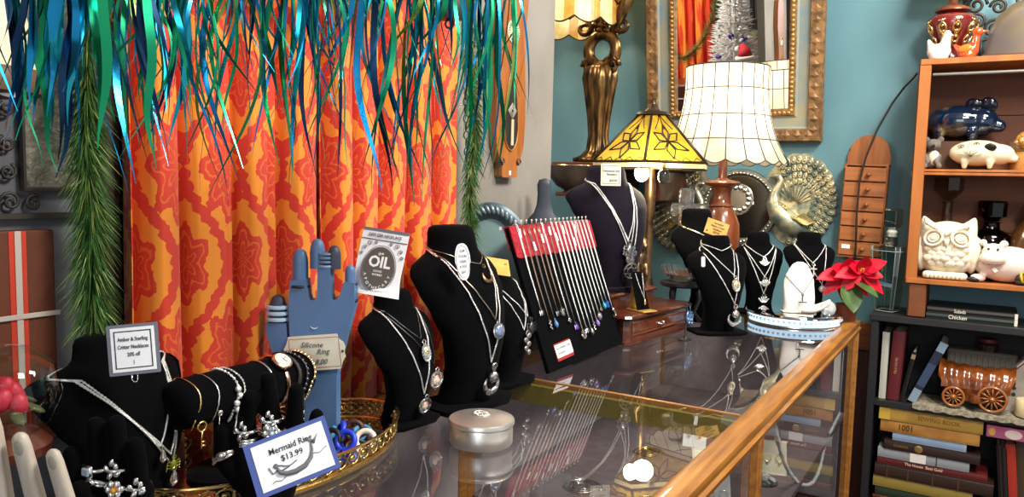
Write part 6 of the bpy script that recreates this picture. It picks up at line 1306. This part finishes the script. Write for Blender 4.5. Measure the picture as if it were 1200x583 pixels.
# ------------------------------------------------------------------ decanter and poinsettia by the bookcase
dp = onZ(1040, 360, 1.003); dp.y = max(dp.y, 2.765); t = thing('decanter', 'clear square shouldered glass decanter with stopper on the bookcase', 'decanter', T(V((onY(1041, 362, 2.79).x - .004, 2.79, 1.003))) @ rotm(0, 0, 25))
DG = glassy('decanter_glass', '#e4eee8', 1.6, .0, 2.2); GE = M('glass_edge', '#dfe8e2', .05, 0, Transmission_Weight=.6)
def sq(r, z, k=.12): return [(r * x, r * y, z) for x, y in ((1, k), (k, 1), (-k, 1), (-1, k), (-1, -k), (-k, -1), (k, -1), (1, -k))]
b = MB(); b.loft([sq(.036, 0), sq(.037, .004), sq(.060, .20), sq(.058, .215), sq(.022, .222), sq(.019, .228), sq(.018, .25), sq(.022, .254), sq(.021, .258)]); o = b.build('bottle', DG, t, 20); b = MB()
for x, y in ((1, .12), (.12, 1), (-.12, 1), (-1, .12), (-1, -.12), (-.12, -1), (.12, -1), (1, -.12)): b.tube([(r * x, r * y, z) for r, z in ((.037, .004), (.060, .20), (.058, .215))], .0011, 5)
for r, z in ((.060, .20), (.037, .004)): b.tube([(r * x, r * y, z) for x, y in ((1, .12), (.12, 1), (-.12, 1), (-1, .12), (-1, -.12), (-.12, -1), (.12, -1), (1, -.12))], .0012, 5, True)
b.build('edges', GE, o, 180); b = MB(); b.lathe([(.0145, .245), (.0165, .262), (.010, .268)], 16); b.build('cork', M('white_cork', '#d8d6cc', .4), t); b = MB(); b.loft([sq(.010, .268), sq(.024, .276), sq(.029, .284), sq(.029, .330), sq(.025, .336), sq(.01, .337)]); b.build('stopper', DG, t, 20)
pp0 = V((-.335, 2.47, 1.0)); t = thing('poinsettia', 'small red poinsettia at the far corner of the glass case', 'potted plant', T(V((-.340, 2.515, 1.003)))); MB().lathe([(.001, 0), (.024, 0), (.030, .035), (.032, .05), (.028, .05), (.001, .045)], 24).build('pot', M('terracotta', '#7a3a1c', .7), t)
def leaf(b, base, d, L, w_, droop, up=V((0, 0, 1))):
    d = d.normalized(); s = d.cross(up).normalized(); P = []; 
    for i in range(9):
        f = i / 8; c = base + d * (L * f) + V((0, 0, -droop * f * f)); ww = w_ * (math.sin(PI * min(1, f ** .8)) ** .9) + .0004; n = s.cross(d).normalized()
        P.append([c - s * ww + n * ww * .3, c, c + s * ww + n * ww * .3, c - n * .0012])
    b.loft(P)
REDL = shade_mat('bract_red', '#ea1236', '#d00c2c', 30, .3, .5); GRL = M('poinsettia_green', '#4a6a2c', .5, 0, '#3a5522', 20)
b = MB(); b.tube([(0, 0, .045), (.004, -.004, .10), (0, 0, .145)], .004, 6); b.tube([(0, 0, .045), (.02, -.005, .10), (.03, .0, .150)], .0035, 6); b.build('stem', GRL, t)
vw = (CAM - V(t.location)).normalized()
for cc, n_, L in ((V((-.012, -.010, .140)), 8, .075), (V((.032, -.006, .150)), 8, .070)):
    b = MB()
    for i in range(n_ + 4):
        a = 2 * PI * i / n_ + .3 * (i >= n_); r = L * (.62 if i >= n_ else .85 + .3 * ((i * 5) % 3) / 2); leaf(b, cc + V((0, 0, .006 if i >= n_ else 0)), RT * math.cos(a) + (UP * .75 - FW * .3) * math.sin(a) - FW * .22, r * 1.08, .023, .014, UP * .5 - FW * .75)
    b.build('red_bracts', REDL, t, 60); b = MB()
    for i in range(6): b.ell(cc - FW * .012 + V((.005 * math.cos(i), 0, .005 * math.sin(i) + .006)), .0032, None, 7, 5)
    b.build('flower_buds', M('bud_yellow', '#c9a42c', .5), t, 180)
b = MB(); leaf(b, V((.0, -.02, .115)), V((.25, -.35, -.75)), .095, .034, .0); b.build('leaf', GRL, t, 60); b = MB(); leaf(b, V((.02, -.02, .12)), V((.85, -.4, -.45)), .085, .026, .0); b.build('leaf', GRL, t, 60); b = MB(); leaf(b, V((-.01, 0, .11)), V((-.8, .2, -.5)), .07, .024, .0); b.build('leaf', GRL, t, 60)
# ------------------------------------------------------------------ pine garlands
NEED = M('pine_needles', '#3f6b2c', .55, 0, '#24481c', 35); NEED2 = M('pine_tips', '#7d8f4a', .5)
def pine(label, P, count, L, seed, away=V((1, 0, 0)), group='pine garlands'):
    rnd = random.Random(seed); path = catpath(P, 120); t = thing('pine_garland', label, 'garland', path[0], group); o = path[0]
    b = MB(); b.tube([p - o for p in path[::2]], .003, 6); b.build('stem', M('garland_wire', '#2c3a1c', .8), t, 180)
    b = MB()
    for i in range(count):
        k = rnd.randrange(0, 119); p = path[k].lerp(path[k + 1], rnd.random()) - o; tg = (path[k + 1] - path[k]).normalized(); u = tg.orthogonal().normalized(); w = tg.cross(u); a = rnd.uniform(0, 2 * PI)
        rad = (u * math.cos(a) + w * math.sin(a)); 
        if rad.dot(away) < -.35: rad -= away * (rad.dot(away) + .35)
        d = (rad * rnd.uniform(.5, 1.0) + tg * rnd.uniform(.45, 1.1) + V((0, 0, -.15))).normalized(); l = L * rnd.uniform(.6, 1.1); s = d.orthogonal().normalized() * .0007; s2 = d.cross(s); bend = V((0, 0, -.10 * l))
        b.mi = 1 if rnd.random() < .22 else 0
        q0, q1, q2 = p, p + d * l * .55, p + d * l + bend
        v = [b._v(q0 + s), b._v(q0 - s * .5 + s2 * .8), b._v(q0 - s * .5 - s2 * .8), b._v(q1 + s), b._v(q1 - s * .5 + s2 * .8), b._v(q1 - s * .5 - s2 * .8), b._v(q2)]
        for x, y in ((0, 1), (1, 2), (2, 0)): b._f([v[x], v[y], v[y + 3], v[x + 3]]); b._f([v[x + 3], v[y + 3], v[6]])
    b.build('needles', [NEED, NEED2], t, 0)['kind'] = 'stuff'; return t
pine('long green pine garland hanging down left of the orange curtains', [onX(108, -40, -.92), onX(103, 60, -.92), onX(100, 150, -.915), onX(106, 250, -.915), onX(108, 340, -.915), onX(112, 440, -.915)], 3000, .050, 1)
pine('narrow green pine garland hanging right of the orange curtains', [onX(546, -30, -.93), onX(549, 60, -.925), onX(556, 150, -.92), onX(550, 230, -.925), onX(553, 312, -.93)], 2000, .046, 2)
pine('green pine garland draped along the top of the orange curtains', [onX(150, -45, -.90), onX(280, -60, -.88), onX(360, -20, -.87), onX(415, -8, -.87), onX(470, -22, -.88), onX(530, -60, -.90)], 1500, .045, 3, away=V((.7, 0, -.7)))
# ------------------------------------------------------------------ foil tinsel
TG = M('green_foil', (.012, .33, .14), .26, .8); TB_ = M('blue_foil', (.015, .26, .52), .2, .9); TT = M('teal_foil', (.02, .40, .50), .2, .9); TN = M('navy_foil', (.01, .04, .10), .25, .8); TGD = M('gold_green_foil', (.35, .48, .10), .2, .9)
def tinsel(label, pts, n, seed, wid, leng, mix, group='foil tinsel garlands', spread=.9, curl=.02):
    """pts: (px, py, D) axis; strands hang from it"""
    rnd = random.Random(seed); P = catpath([at(*p) for p in pts], 60); Ds = catpath([(p[2], 0, 0) for p in pts], 60); o = P[0]
    t = thing('tinsel_garland', label, 'tinsel', o, group); b = MB(); b.tube([p - o for p in P], .0025, 6); b.build('cord', M('tinsel_cord', '#16302c', .6), t, 180)
    b = MB()
    for e in (P[0], P[-1]): b.tube([e - o, V((e.x, e.y, 2.748)) - o], .0012, 5)
    b.build('hanging_thread', M('tinsel_cord', '#16302c', .6), t, 180)
    bs = {m: MB() for m in mix}; names = list(mix)
    for i in range(n):
        f = rnd.random() * 59.99; k = int(f); p = P[k].lerp(P[k + 1], f - k) - o; D = Ds[k].x; m = rnd.choices(names, [mix[x] for x in names])[0]; b = bs[m]
        p = p + V((rnd.uniform(-.012, .012), rnd.uniform(-.012, .012), rnd.uniform(-.006, .012)))
        L = rnd.uniform(*leng) * D / FPX; w = rnd.uniform(*wid) * (1 if rnd.random() < .6 else .55); a = rnd.uniform(0, 2 * PI)
        dx = V((math.cos(a), math.sin(a), 0)); sp = rnd.uniform(.05, spread) ** 1.5 * .42; side = V((-dx.y, dx.x, 0)); cu = rnd.uniform(-curl, curl); wf, wa, wp = rnd.uniform(4, 11), rnd.uniform(.1, .9) * L * .035, rnd.uniform(0, 6); tw0 = rnd.uniform(0, PI); tw = rnd.uniform(-1.6, 1.6)
        nn = 15; prev = None
        for j in range(nn + 1):
            q = j / nn; c = p + dx * (L * sp * (1 - (1 - q) ** 1.6)) + side * (cu * math.sin(q * PI * 1.2) + wa * q * math.sin(wf * q + wp)) + dx * (wa * q * math.cos(wf * q + wp)) + V((0, 0, -L * (q - sp * .35 * q * (1 - q)))); 
            an = tw0 + tw * q; s = (RT * math.cos(an) + FW * math.sin(an)) * (w / 2) * (1 if q < .55 else max(.10, 1 - ((q - .55) / .45) ** 1.4))
            cur = (b._v(c - s), b._v(c + s))
            if prev: b._f([prev[0], prev[1], cur[1], cur[0]])
            prev = cur
    for m in names: bs[m].build('foil_strands', m, t, 180)['kind'] = 'stuff'
    return t
mx = {TG: 4.6, TB_: 2.4, TT: 1.4, TN: 1.2}
tinsel('broad green and blue foil tinsel across the upper left corner', [(-60, -40, .42), (40, -55, .44), (120, -60, .48), (185, -70, .52)], 70, 11, (.0035, .0082), (110, 265), mx, spread=.55, curl=.012)
tinsel('green and blue foil tinsel hanging in front of the left curtain', [(150, -60, .60), (215, -45, .64), (290, -50, .68), (350, -55, .72), (395, -60, .74)], 125, 12, (.0016, .0068), (120, 285), {TG: 3.6, TB_: 3.0, TT: 1.8, TN: 1.0, TGD: .7}, spread=.75, curl=.03)
tinsel('green and blue foil tinsel hanging in front of the right curtain', [(430, -50, .88), (480, -45, .92), (530, -40, .96), (575, -50, 1.0), (612, -60, 1.02)], 105, 13, (.0018, .0085), (100, 290), {TG: 3.4, TB_: 3.6, TT: 1.8, TN: .8, TGD: .5}, spread=.62, curl=.035)
# ------------------------------------------------------------------ the side of the shop seen in the gilt mirror
def flame():
    g = NB('flame_curtain'); n = g.noise(10, stretch=(2.2, 2.2, .35), detail=2); c = g.mix(g.ramp(n, .50, .60), '#c4300f', '#e0801c'); b = g.bsdf(c, .8); return g.done(b.outputs[0])
cr, cl = mir(840, 40, 5.0), mir(782, 40, 5.0)
curtain('flame_curtain', 'red and orange curtain reflected at the left of the gilt mirror', 0, cr.x - cl.x, 1.0, 2.7, 6, 8, T(cr.x, cr.y, .9) @ Matrix.Rotation(PI / 2, 4, 'Z'), flame())
pine('pine garland draped across the reflected curtain', [mir(786, 64, 4.82), mir(800, 68, 4.82), mir(815, 58, 4.82), mir(829, 36, 4.82), mir(839, 0, 4.82), mir(842, -30, 4.82)], 900, .07, 4, away=V((0, 1, 0)))
ct = mir(862, 92, 4.62); t = thing('cabinet', 'dark cabinet carrying the white christmas tree in the mirror', 'cabinet', (ct.x, ct.y, 0)); MB().bx(-.45, .10, -.13, .13, .06, ct.z - .002, .01).build('body', WALNUT, t); MB().bx(-.44, .09, -.12, .12, 0, .06).build('plinth', BLACKPAINT, t)
for s in (-1, 1): MB().bx(-.175 + s * .135 - .125, -.175 + s * .135 + .125, .13, .142, .10, ct.z - .08, .004).build('door', WALNUT, t)
t = thing('christmas_tree', 'white tinsel christmas tree with purple baubles reflected in the mirror', 'christmas tree', (ct.x, ct.y, ct.z)); WT = M('white_tinsel', '#f2f0ee', .6); rnd = random.Random(5); b = MB(); HT = .60
for i in range(1500):
    z = HT * (1 - math.sqrt(rnd.random())) * 1.0; r = .135 * (1 - z / HT) + .012; a = rnd.uniform(0, 2 * PI); d = V((math.cos(a), math.sin(a), rnd.uniform(-.3, .5))).normalized(); q = V((0, 0, z + .05)) + d * r * rnd.uniform(.3, 1); s = d.orthogonal().normalized() * .006
    e = q + d * rnd.uniform(.03, .05); v = [b._v(q + s), b._v(q - s), b._v(e)]; b._f(v); w = d.cross(s); v = [b._v(q + w), b._v(q - w), b._v(e)]; b._f(v)
b.build('branches', WT, t, 0)['kind'] = 'stuff'; MB().lathe([(.07, 0), (.06, .02), (.012, .03), (.010, HT)], 14).build('trunk', WT, t)
PUR = M('purple_bauble', '#5a3aa8', .2, .3); 
for px, py in ((857, 43), (875, 60), (842, 66), (857, 76), (872, 46)):
    p = mir(px, py, 4.62 - .11); q = thing('bauble', {857: 'purple', 875: 'purple', 842: 'purple', 872: 'purple'}[px] + (' bauble high on the left of the reflected white tree' if (px, py) == (857, 43) else ' bauble on the right edge of the reflected white tree' if px == 875 else ' bauble on the left edge of the reflected white tree' if px == 842 else ' bauble lowest on the reflected white tree' if py == 76 else ' bauble beside the yellow flower of the reflected tree'), 'bauble', p, 'purple baubles')
    MB().ell((0, 0, 0), .018, None, 14, 10).build('ball', PUR, q, 180); MB().lathe([(.005, .016), (.005, .023), (.001, .024)], 10).build('cap', SILVER, q)
pf = mir(884, 8, 5.0); t = thing('picture', 'black framed picture on the wall in the mirror', 'picture', T(pf.x, .502, pf.z) @ Matrix.Rotation(PI, 4, 'Z') @ rotm(90, 0, 0)); w_, h_ = .14, .22
border(MB(), w_, h_, .022, 0, .02).build('frame', BLACKPAINT, t, 0); MB().bx(-w_ / 2 + .02, w_ / 2 - .02, -h_ / 2 + .02, h_ / 2 - .02, 0, .006).build('picture_sheet', M('picture_dark', '#3a3632', .6), t, 0); MB().prism([(-.02, -.08), (.018, -.08), (.012, -.02), (.02, .04), (.006, .08), (-.012, .08), (-.014, .0)], .001, None, .006).build('white_figure', M('picture_white', '#efe9dc', .6), t, 0)
pf = mir(886, 55, 5.0); t = thing('picture', 'dark panel on the wall behind the mannequin in the mirror', 'picture', T(pf.x, .502, pf.z) @ Matrix.Rotation(PI, 4, 'Z') @ rotm(90, 0, 0)); border(MB(), .26, .30, .014, 0, .018).build('frame', BLACKPAINT, t, 0); MB().bx(-.118, .118, -.138, .138, 0, .006).build('panel', M('panel_dark', '#26282a', .5), t, 0)
ms = mir(884, 60, 5.0); t = thing('mannequin', 'mannequin in khaki jacket, patterned cap and dark sunglasses in the mirror', 'mannequin', T(ms.x, ms.y, ms.z) @ Matrix.Rotation(PI / 2 + .35, 4, 'Z')); SK = M('mannequin_skin', '#c09a78', .5); b = MB(); k = .62
b.ell((0, 0, .085 * k), (.090 * k, .072 * k, .112 * k), None, 20, 14); b.ell((.03 * k, 0, .045 * k), (.066 * k, .055 * k, .062 * k)); b.cap((-.01 * k, 0, .0), (-.02 * k, 0, -.10 * k), .048 * k, .058 * k); b.cap((.085 * k, 0, .085 * k), (.100 * k, 0, .062 * k), .010 * k, .016 * k)
for s in (-1, 1): b.ell((-.005 * k, s * .074 * k, .075 * k), (.018 * k, .010 * k, .03 * k))
b.build('head', SK, t, 180, rm=.005); b = MB(); b.ell((-.005, 0, .135 * k), (.100 * k, .082 * k, .070 * k), None, 20, 12); b.ell((.075 * k, 0, .115 * k), (.06 * k, .07 * k, .012 * k), rotm(0, 12, 0), 16, 8); b.build('cap', M('patterned_cap', '#8a8258', .8, 0, '#46472c', 45), t, 180, rm=.005)
b = MB()
for s in (-1, 1): b.ell((.078 * k, s * .033 * k, .088 * k), (.012 * k, .028 * k, .020 * k))
b.tube([(.08 * k, -.03 * k, .09 * k), (.08 * k, .03 * k, .09 * k)], .003); b.build('sunglasses', M('black_lens', '#0c0c0e', .1), t, 180)
b = MB(); b.ell((-.02 * k, 0, -.26 * k), (.12 * k, .21 * k, .18 * k), None, 24, 16); b.ell((-.02 * k, 0, -.42 * k), (.12 * k, .18 * k, .18 * k)); b.cap((-.02 * k, .17 * k, -.20 * k), (0, .22 * k, -.45 * k), .06 * k, .05 * k); b.cap((-.02 * k, -.17 * k, -.20 * k), (0, -.22 * k, -.45 * k), .06 * k, .05 * k); b.torus((-.01 * k, 0, -.095 * k), .065 * k, .022 * k, rotm(0, 15, 0), 20, 8); b.build('jacket', M('khaki_cloth', '#a08a5c', .85, 0, '#8c774c', 30), t, 180, rm=.008)
MB().lathe([(.09, -ms.z + .001), (.09, -ms.z + .02), (.02, -ms.z + .03), (.02, -.30)], 20).build('stand', BLACKPAINT, t)
ds = mir(873, 74, 4.35); t = thing('plush_dog', 'white plush dog wearing a red santa hat in the mirror', 'plush toy', T(ds.x, ds.y, ds.z) @ Matrix.Rotation(PI / 2 + .6, 4, 'Z')); WF = M('plush_white', '#ded8d0', .9, bump=.4, ns=120); b = MB()
b.ell((0, 0, 0), (.045, .042, .040)); b.ell((.040, 0, -.014), (.032, .026, .022)); b.ell((-.01, 0, -.085), (.050, .055, .06))
for s in (-1, 1): b.ell((-.005, s * .045, -.014), (.016, .012, .034)); b.cap((.02, s * .035, -.07), (.05, s * .04, -.12), .018, .018)
b.build('body', WF, t, 180, rm=.005); MB().ell((.070, 0, -.010), (.010, .012, .009)).build('nose', INK, t, 180); b = MB(); b.tube([(0, 0, .028), (-.01, .01, .06), (-.02, .04, .085), (-.025, .075, .075)], [.042, .032, .018, .008], 14); b.build('hat', M('santa_red', '#b3142a', .8), t, 180); b = MB(); b.torus((0, 0, .028), .042, .012, None, 20, 8); b.build('hat_trim', WF, t, 180); MB().ell((-.026, .086, .066), .018).build('pompom', WF, t, 180)
MB().lathe([(.05, -.145), (.06, -.150), (.06, -ds.z + .0), (.05, -ds.z + .0)][::-1] if False else [(.001, -ds.z + .001), (.10, -ds.z + .001), (.10, -ds.z + .02), (.02, -ds.z + .03), (.02, -.15), (.06, -.145), (.001, -.144)], 20).build('pedestal', BLACKPAINT, t)
# ------------------------------------------------------------------ goods inside the two cases
ZD_ = .7125
for i, (x, y, r, col) in enumerate(((-.50, 1.05, 12, 'cream'), (-.58, 1.14, -8, 'cream'), (-.44, 1.20, 20, 'white'), (-.66, .92, 5, 'white'), (-.52, 1.75, 10, 'cream'), (-.62, 1.98, -12, 'white'), (-.45, 1.60, 4, 'white'), (-.40, 1.90, -6, 'cream'))):
    t = thing('earring_card', ['cream card with hoop earrings in the near case, nearest the front rail', 'cream card with hoop earrings further back in the near case', 'white card with earrings by the brass strip in the near case', 'white card with earrings deep in the near case', 'cream earring card in the middle of the far case', 'white earring card at the back of the far case', 'white earring card by the brass strip in the far case', 'cream earring card close to the front glass of the far case'][i], 'earring card', T(x, y, ZD_) @ rotm(0, 0, 25 + r))
    b = MB(); b.loft([[(-.03, -.02, 0), (.03, -.02, 0), (.03, -.017, 0), (-.03, -.017, 0)], [(-.03, .012, .075), (.03, .012, .075), (.03, .014, .074), (-.03, .014, .074)]]); b.loft([[(-.02, .03, 0), (.02, .03, 0), (.02, .032, 0), (-.02, .032, 0)], [(-.02, .012, .06), (.02, .012, .06), (.02, .0135, .06), (-.02, .0135, .06)]]); b.build('card', CREAMPAPER if col == 'cream' else WHITEPAPER, t, 0)
    for s in (-1, 1): b = MB(); b.torus((s * .014, -.0085, .038), .009, .0012, rotm(70, 0, 0), 18, 6); b.ell((s * .014, -.011, .026), (.004, .003, .005), None, 8, 6); b.build('earring', SILVER, t, 180)
for i, (x, y, R, m_) in enumerate(((-.72, 1.10, .045, GOLD), (-.60, .80, .04, SILVER), (-.74, 1.55, .045, SILVER), (-.70, 1.85, .04, GOLD), (-.48, 2.10, .042, SILVER), (-.58, 1.55, .04, GOLD))):
    t = thing('chain_coil', ['gold chain coiled on the lining of the near case beside the back rail', 'silver chain coiled on the lining of the near case', 'silver chain coiled under the necklace board in the far case', 'gold chain coiled under the walnut chest in the far case', 'silver chain coiled under the far end of the glass', 'gold chain coiled near the brass strip in the far case'][i], 'chain', (x, y, ZD_ + .002)); b = MB()
    b.tube([((R - .0045 * j * .12) * math.cos(j * .35) + .003 * math.sin(j), (R - .0045 * j * .12) * math.sin(j * .35), .0004 * j * .1) for j in range(64)], .0016, 5); b.build('links', m_, t, 180)
xx = -.336
t = thing('bead_necklace', 'pale chip bead necklace hanging inside the front glass of the far case', 'necklace', (xx, 2.0, .93)); b = MB()
pl = [onX(905, 478, xx), onX(909, 505, xx), onX(915, 530, xx), onX(924, 552, xx), onX(938, 568, xx), onX(952, 566, xx), onX(961, 548, xx), onX(966, 525, xx), onX(974, 505, xx), onX(984, 485, xx)]; rnd = random.Random(3); pth = catpath(pl, 110); o = V((xx, 2.0, .93))
for p in pth: b.ell(p - o, (.0045, .006, .0035 + .003 * rnd.random()), rotm(rnd.uniform(0, 90), 0, rnd.uniform(0, 90)), 6, 4)
b.tube([p - o for p in pth[::4]], .001, 4)
for e in (pth[0], pth[-1]): b.tube([e - o, V((e.x, e.y, .955)) - o], .0008, 4)
b.build('beads', M('chip_beads', '#d8d8dc', .35), t, 180)['kind'] = 'stuff'
t = thing('crystal_figure', 'small green and clear crystal figure behind the front glass', 'ornament', onX(896, 560, -.40)); O = V(t.location); b = MB(); rnd = random.Random(9)
for i in range(14): b.box((rnd.uniform(-.02, .02), rnd.uniform(-.02, .02), rnd.uniform(-.02, .02)), (.016, .016, .012), rotm(rnd.uniform(0, 90), rnd.uniform(0, 90), 0), .003)
b.build('crystals', M('green_crystal', '#9fc0b0', .06, .3, '#dfe8e4', 60), t, 15); MB().lathe([(.001, -O.z + .7125), (.03, -O.z + .7125), (.03, -O.z + .72), (.008, -O.z + .73), (.008, -.015)], 16).build('stand', CUT, t)
# ------------------------------------------------------------------ light
def lamp(name, typ, loc, energy, color, size=.1, look=None, spread=None):
    d = bpy.data.lights.new(name, typ); d.energy = energy; d.color = color
    if typ == 'AREA': d.size = size
    else: d.shadow_soft_size = size
    o = bpy.data.objects.new(name, d); COL.objects.link(o); o.location = loc
    if look: o.rotation_euler = (V(look) - V(loc)).to_track_quat('-Z', 'Y').to_euler()
    return o
W = bpy.data.worlds.new('shop_daylight'); S.world = W; W.use_nodes = True
bg = W.node_tree.nodes['Background']; bg.inputs[0].default_value = (.93, .96, 1.0, 1); bg.inputs[1].default_value = .62
lamp('ceiling_light_front', 'AREA', (.55, .95, 2.6), 50, (1, .95, .88), .4, (-.8, 1.1, 1.1))
lamp('ceiling_light_middle', 'AREA', (.30, 1.8, 2.7), 20, (1, .93, .84), .4, (-.7, 1.7, 1.0))
lamp('ceiling_light_back', 'AREA', (.45, 2.1, 2.6), 34, (1, .93, .84), .45, (-.1, 2.9, 1.5))
lamp('front_fill_daylight', 'AREA', (.5, -1.9, 1.9), 24, (.86, .93, 1), 1.3, (-.7, 1.0, 1.1))  # added cool fill from behind the viewer; the window is unseen
lamp('alcove_fill', 'AREA', (-1.9, 1.6, 2.7), 45, (1, .9, .8), .5, (-1.9, 1.2, 1.0))  # added fill so the alcove shows bright in the mirror
S.view_settings.view_transform = 'Standard'; S.view_settings.look = 'None'; S.view_settings.gamma = 1; S.view_settings.use_curve_mapping = False
S.view_settings.exposure = 0.0
S.cycles.max_bounces = 10; S.cycles.transparent_max_bounces = 24; S.cycles.glossy_bounces = 6; S.cycles.transmission_bounces = 8
S.cycles.caustics_reflective = False; S.cycles.caustics_refractive = False; S.cycles.sample_clamp_indirect = 6
lamp('yellow_lamp_bulb', 'POINT', tuple(LP + p1 + V((.03, .02, -.005))), 3.0, (1, .83, .55), .03)
lamp('shell_lamp_bulb', 'POINT', tuple(LC + V((0, 0, .65))), 4.2, (1, .86, .64), .05)
lamp('figure_lamp_bulb', 'POINT', tuple(GLAMP), 3, (1, .82, .52), .04)
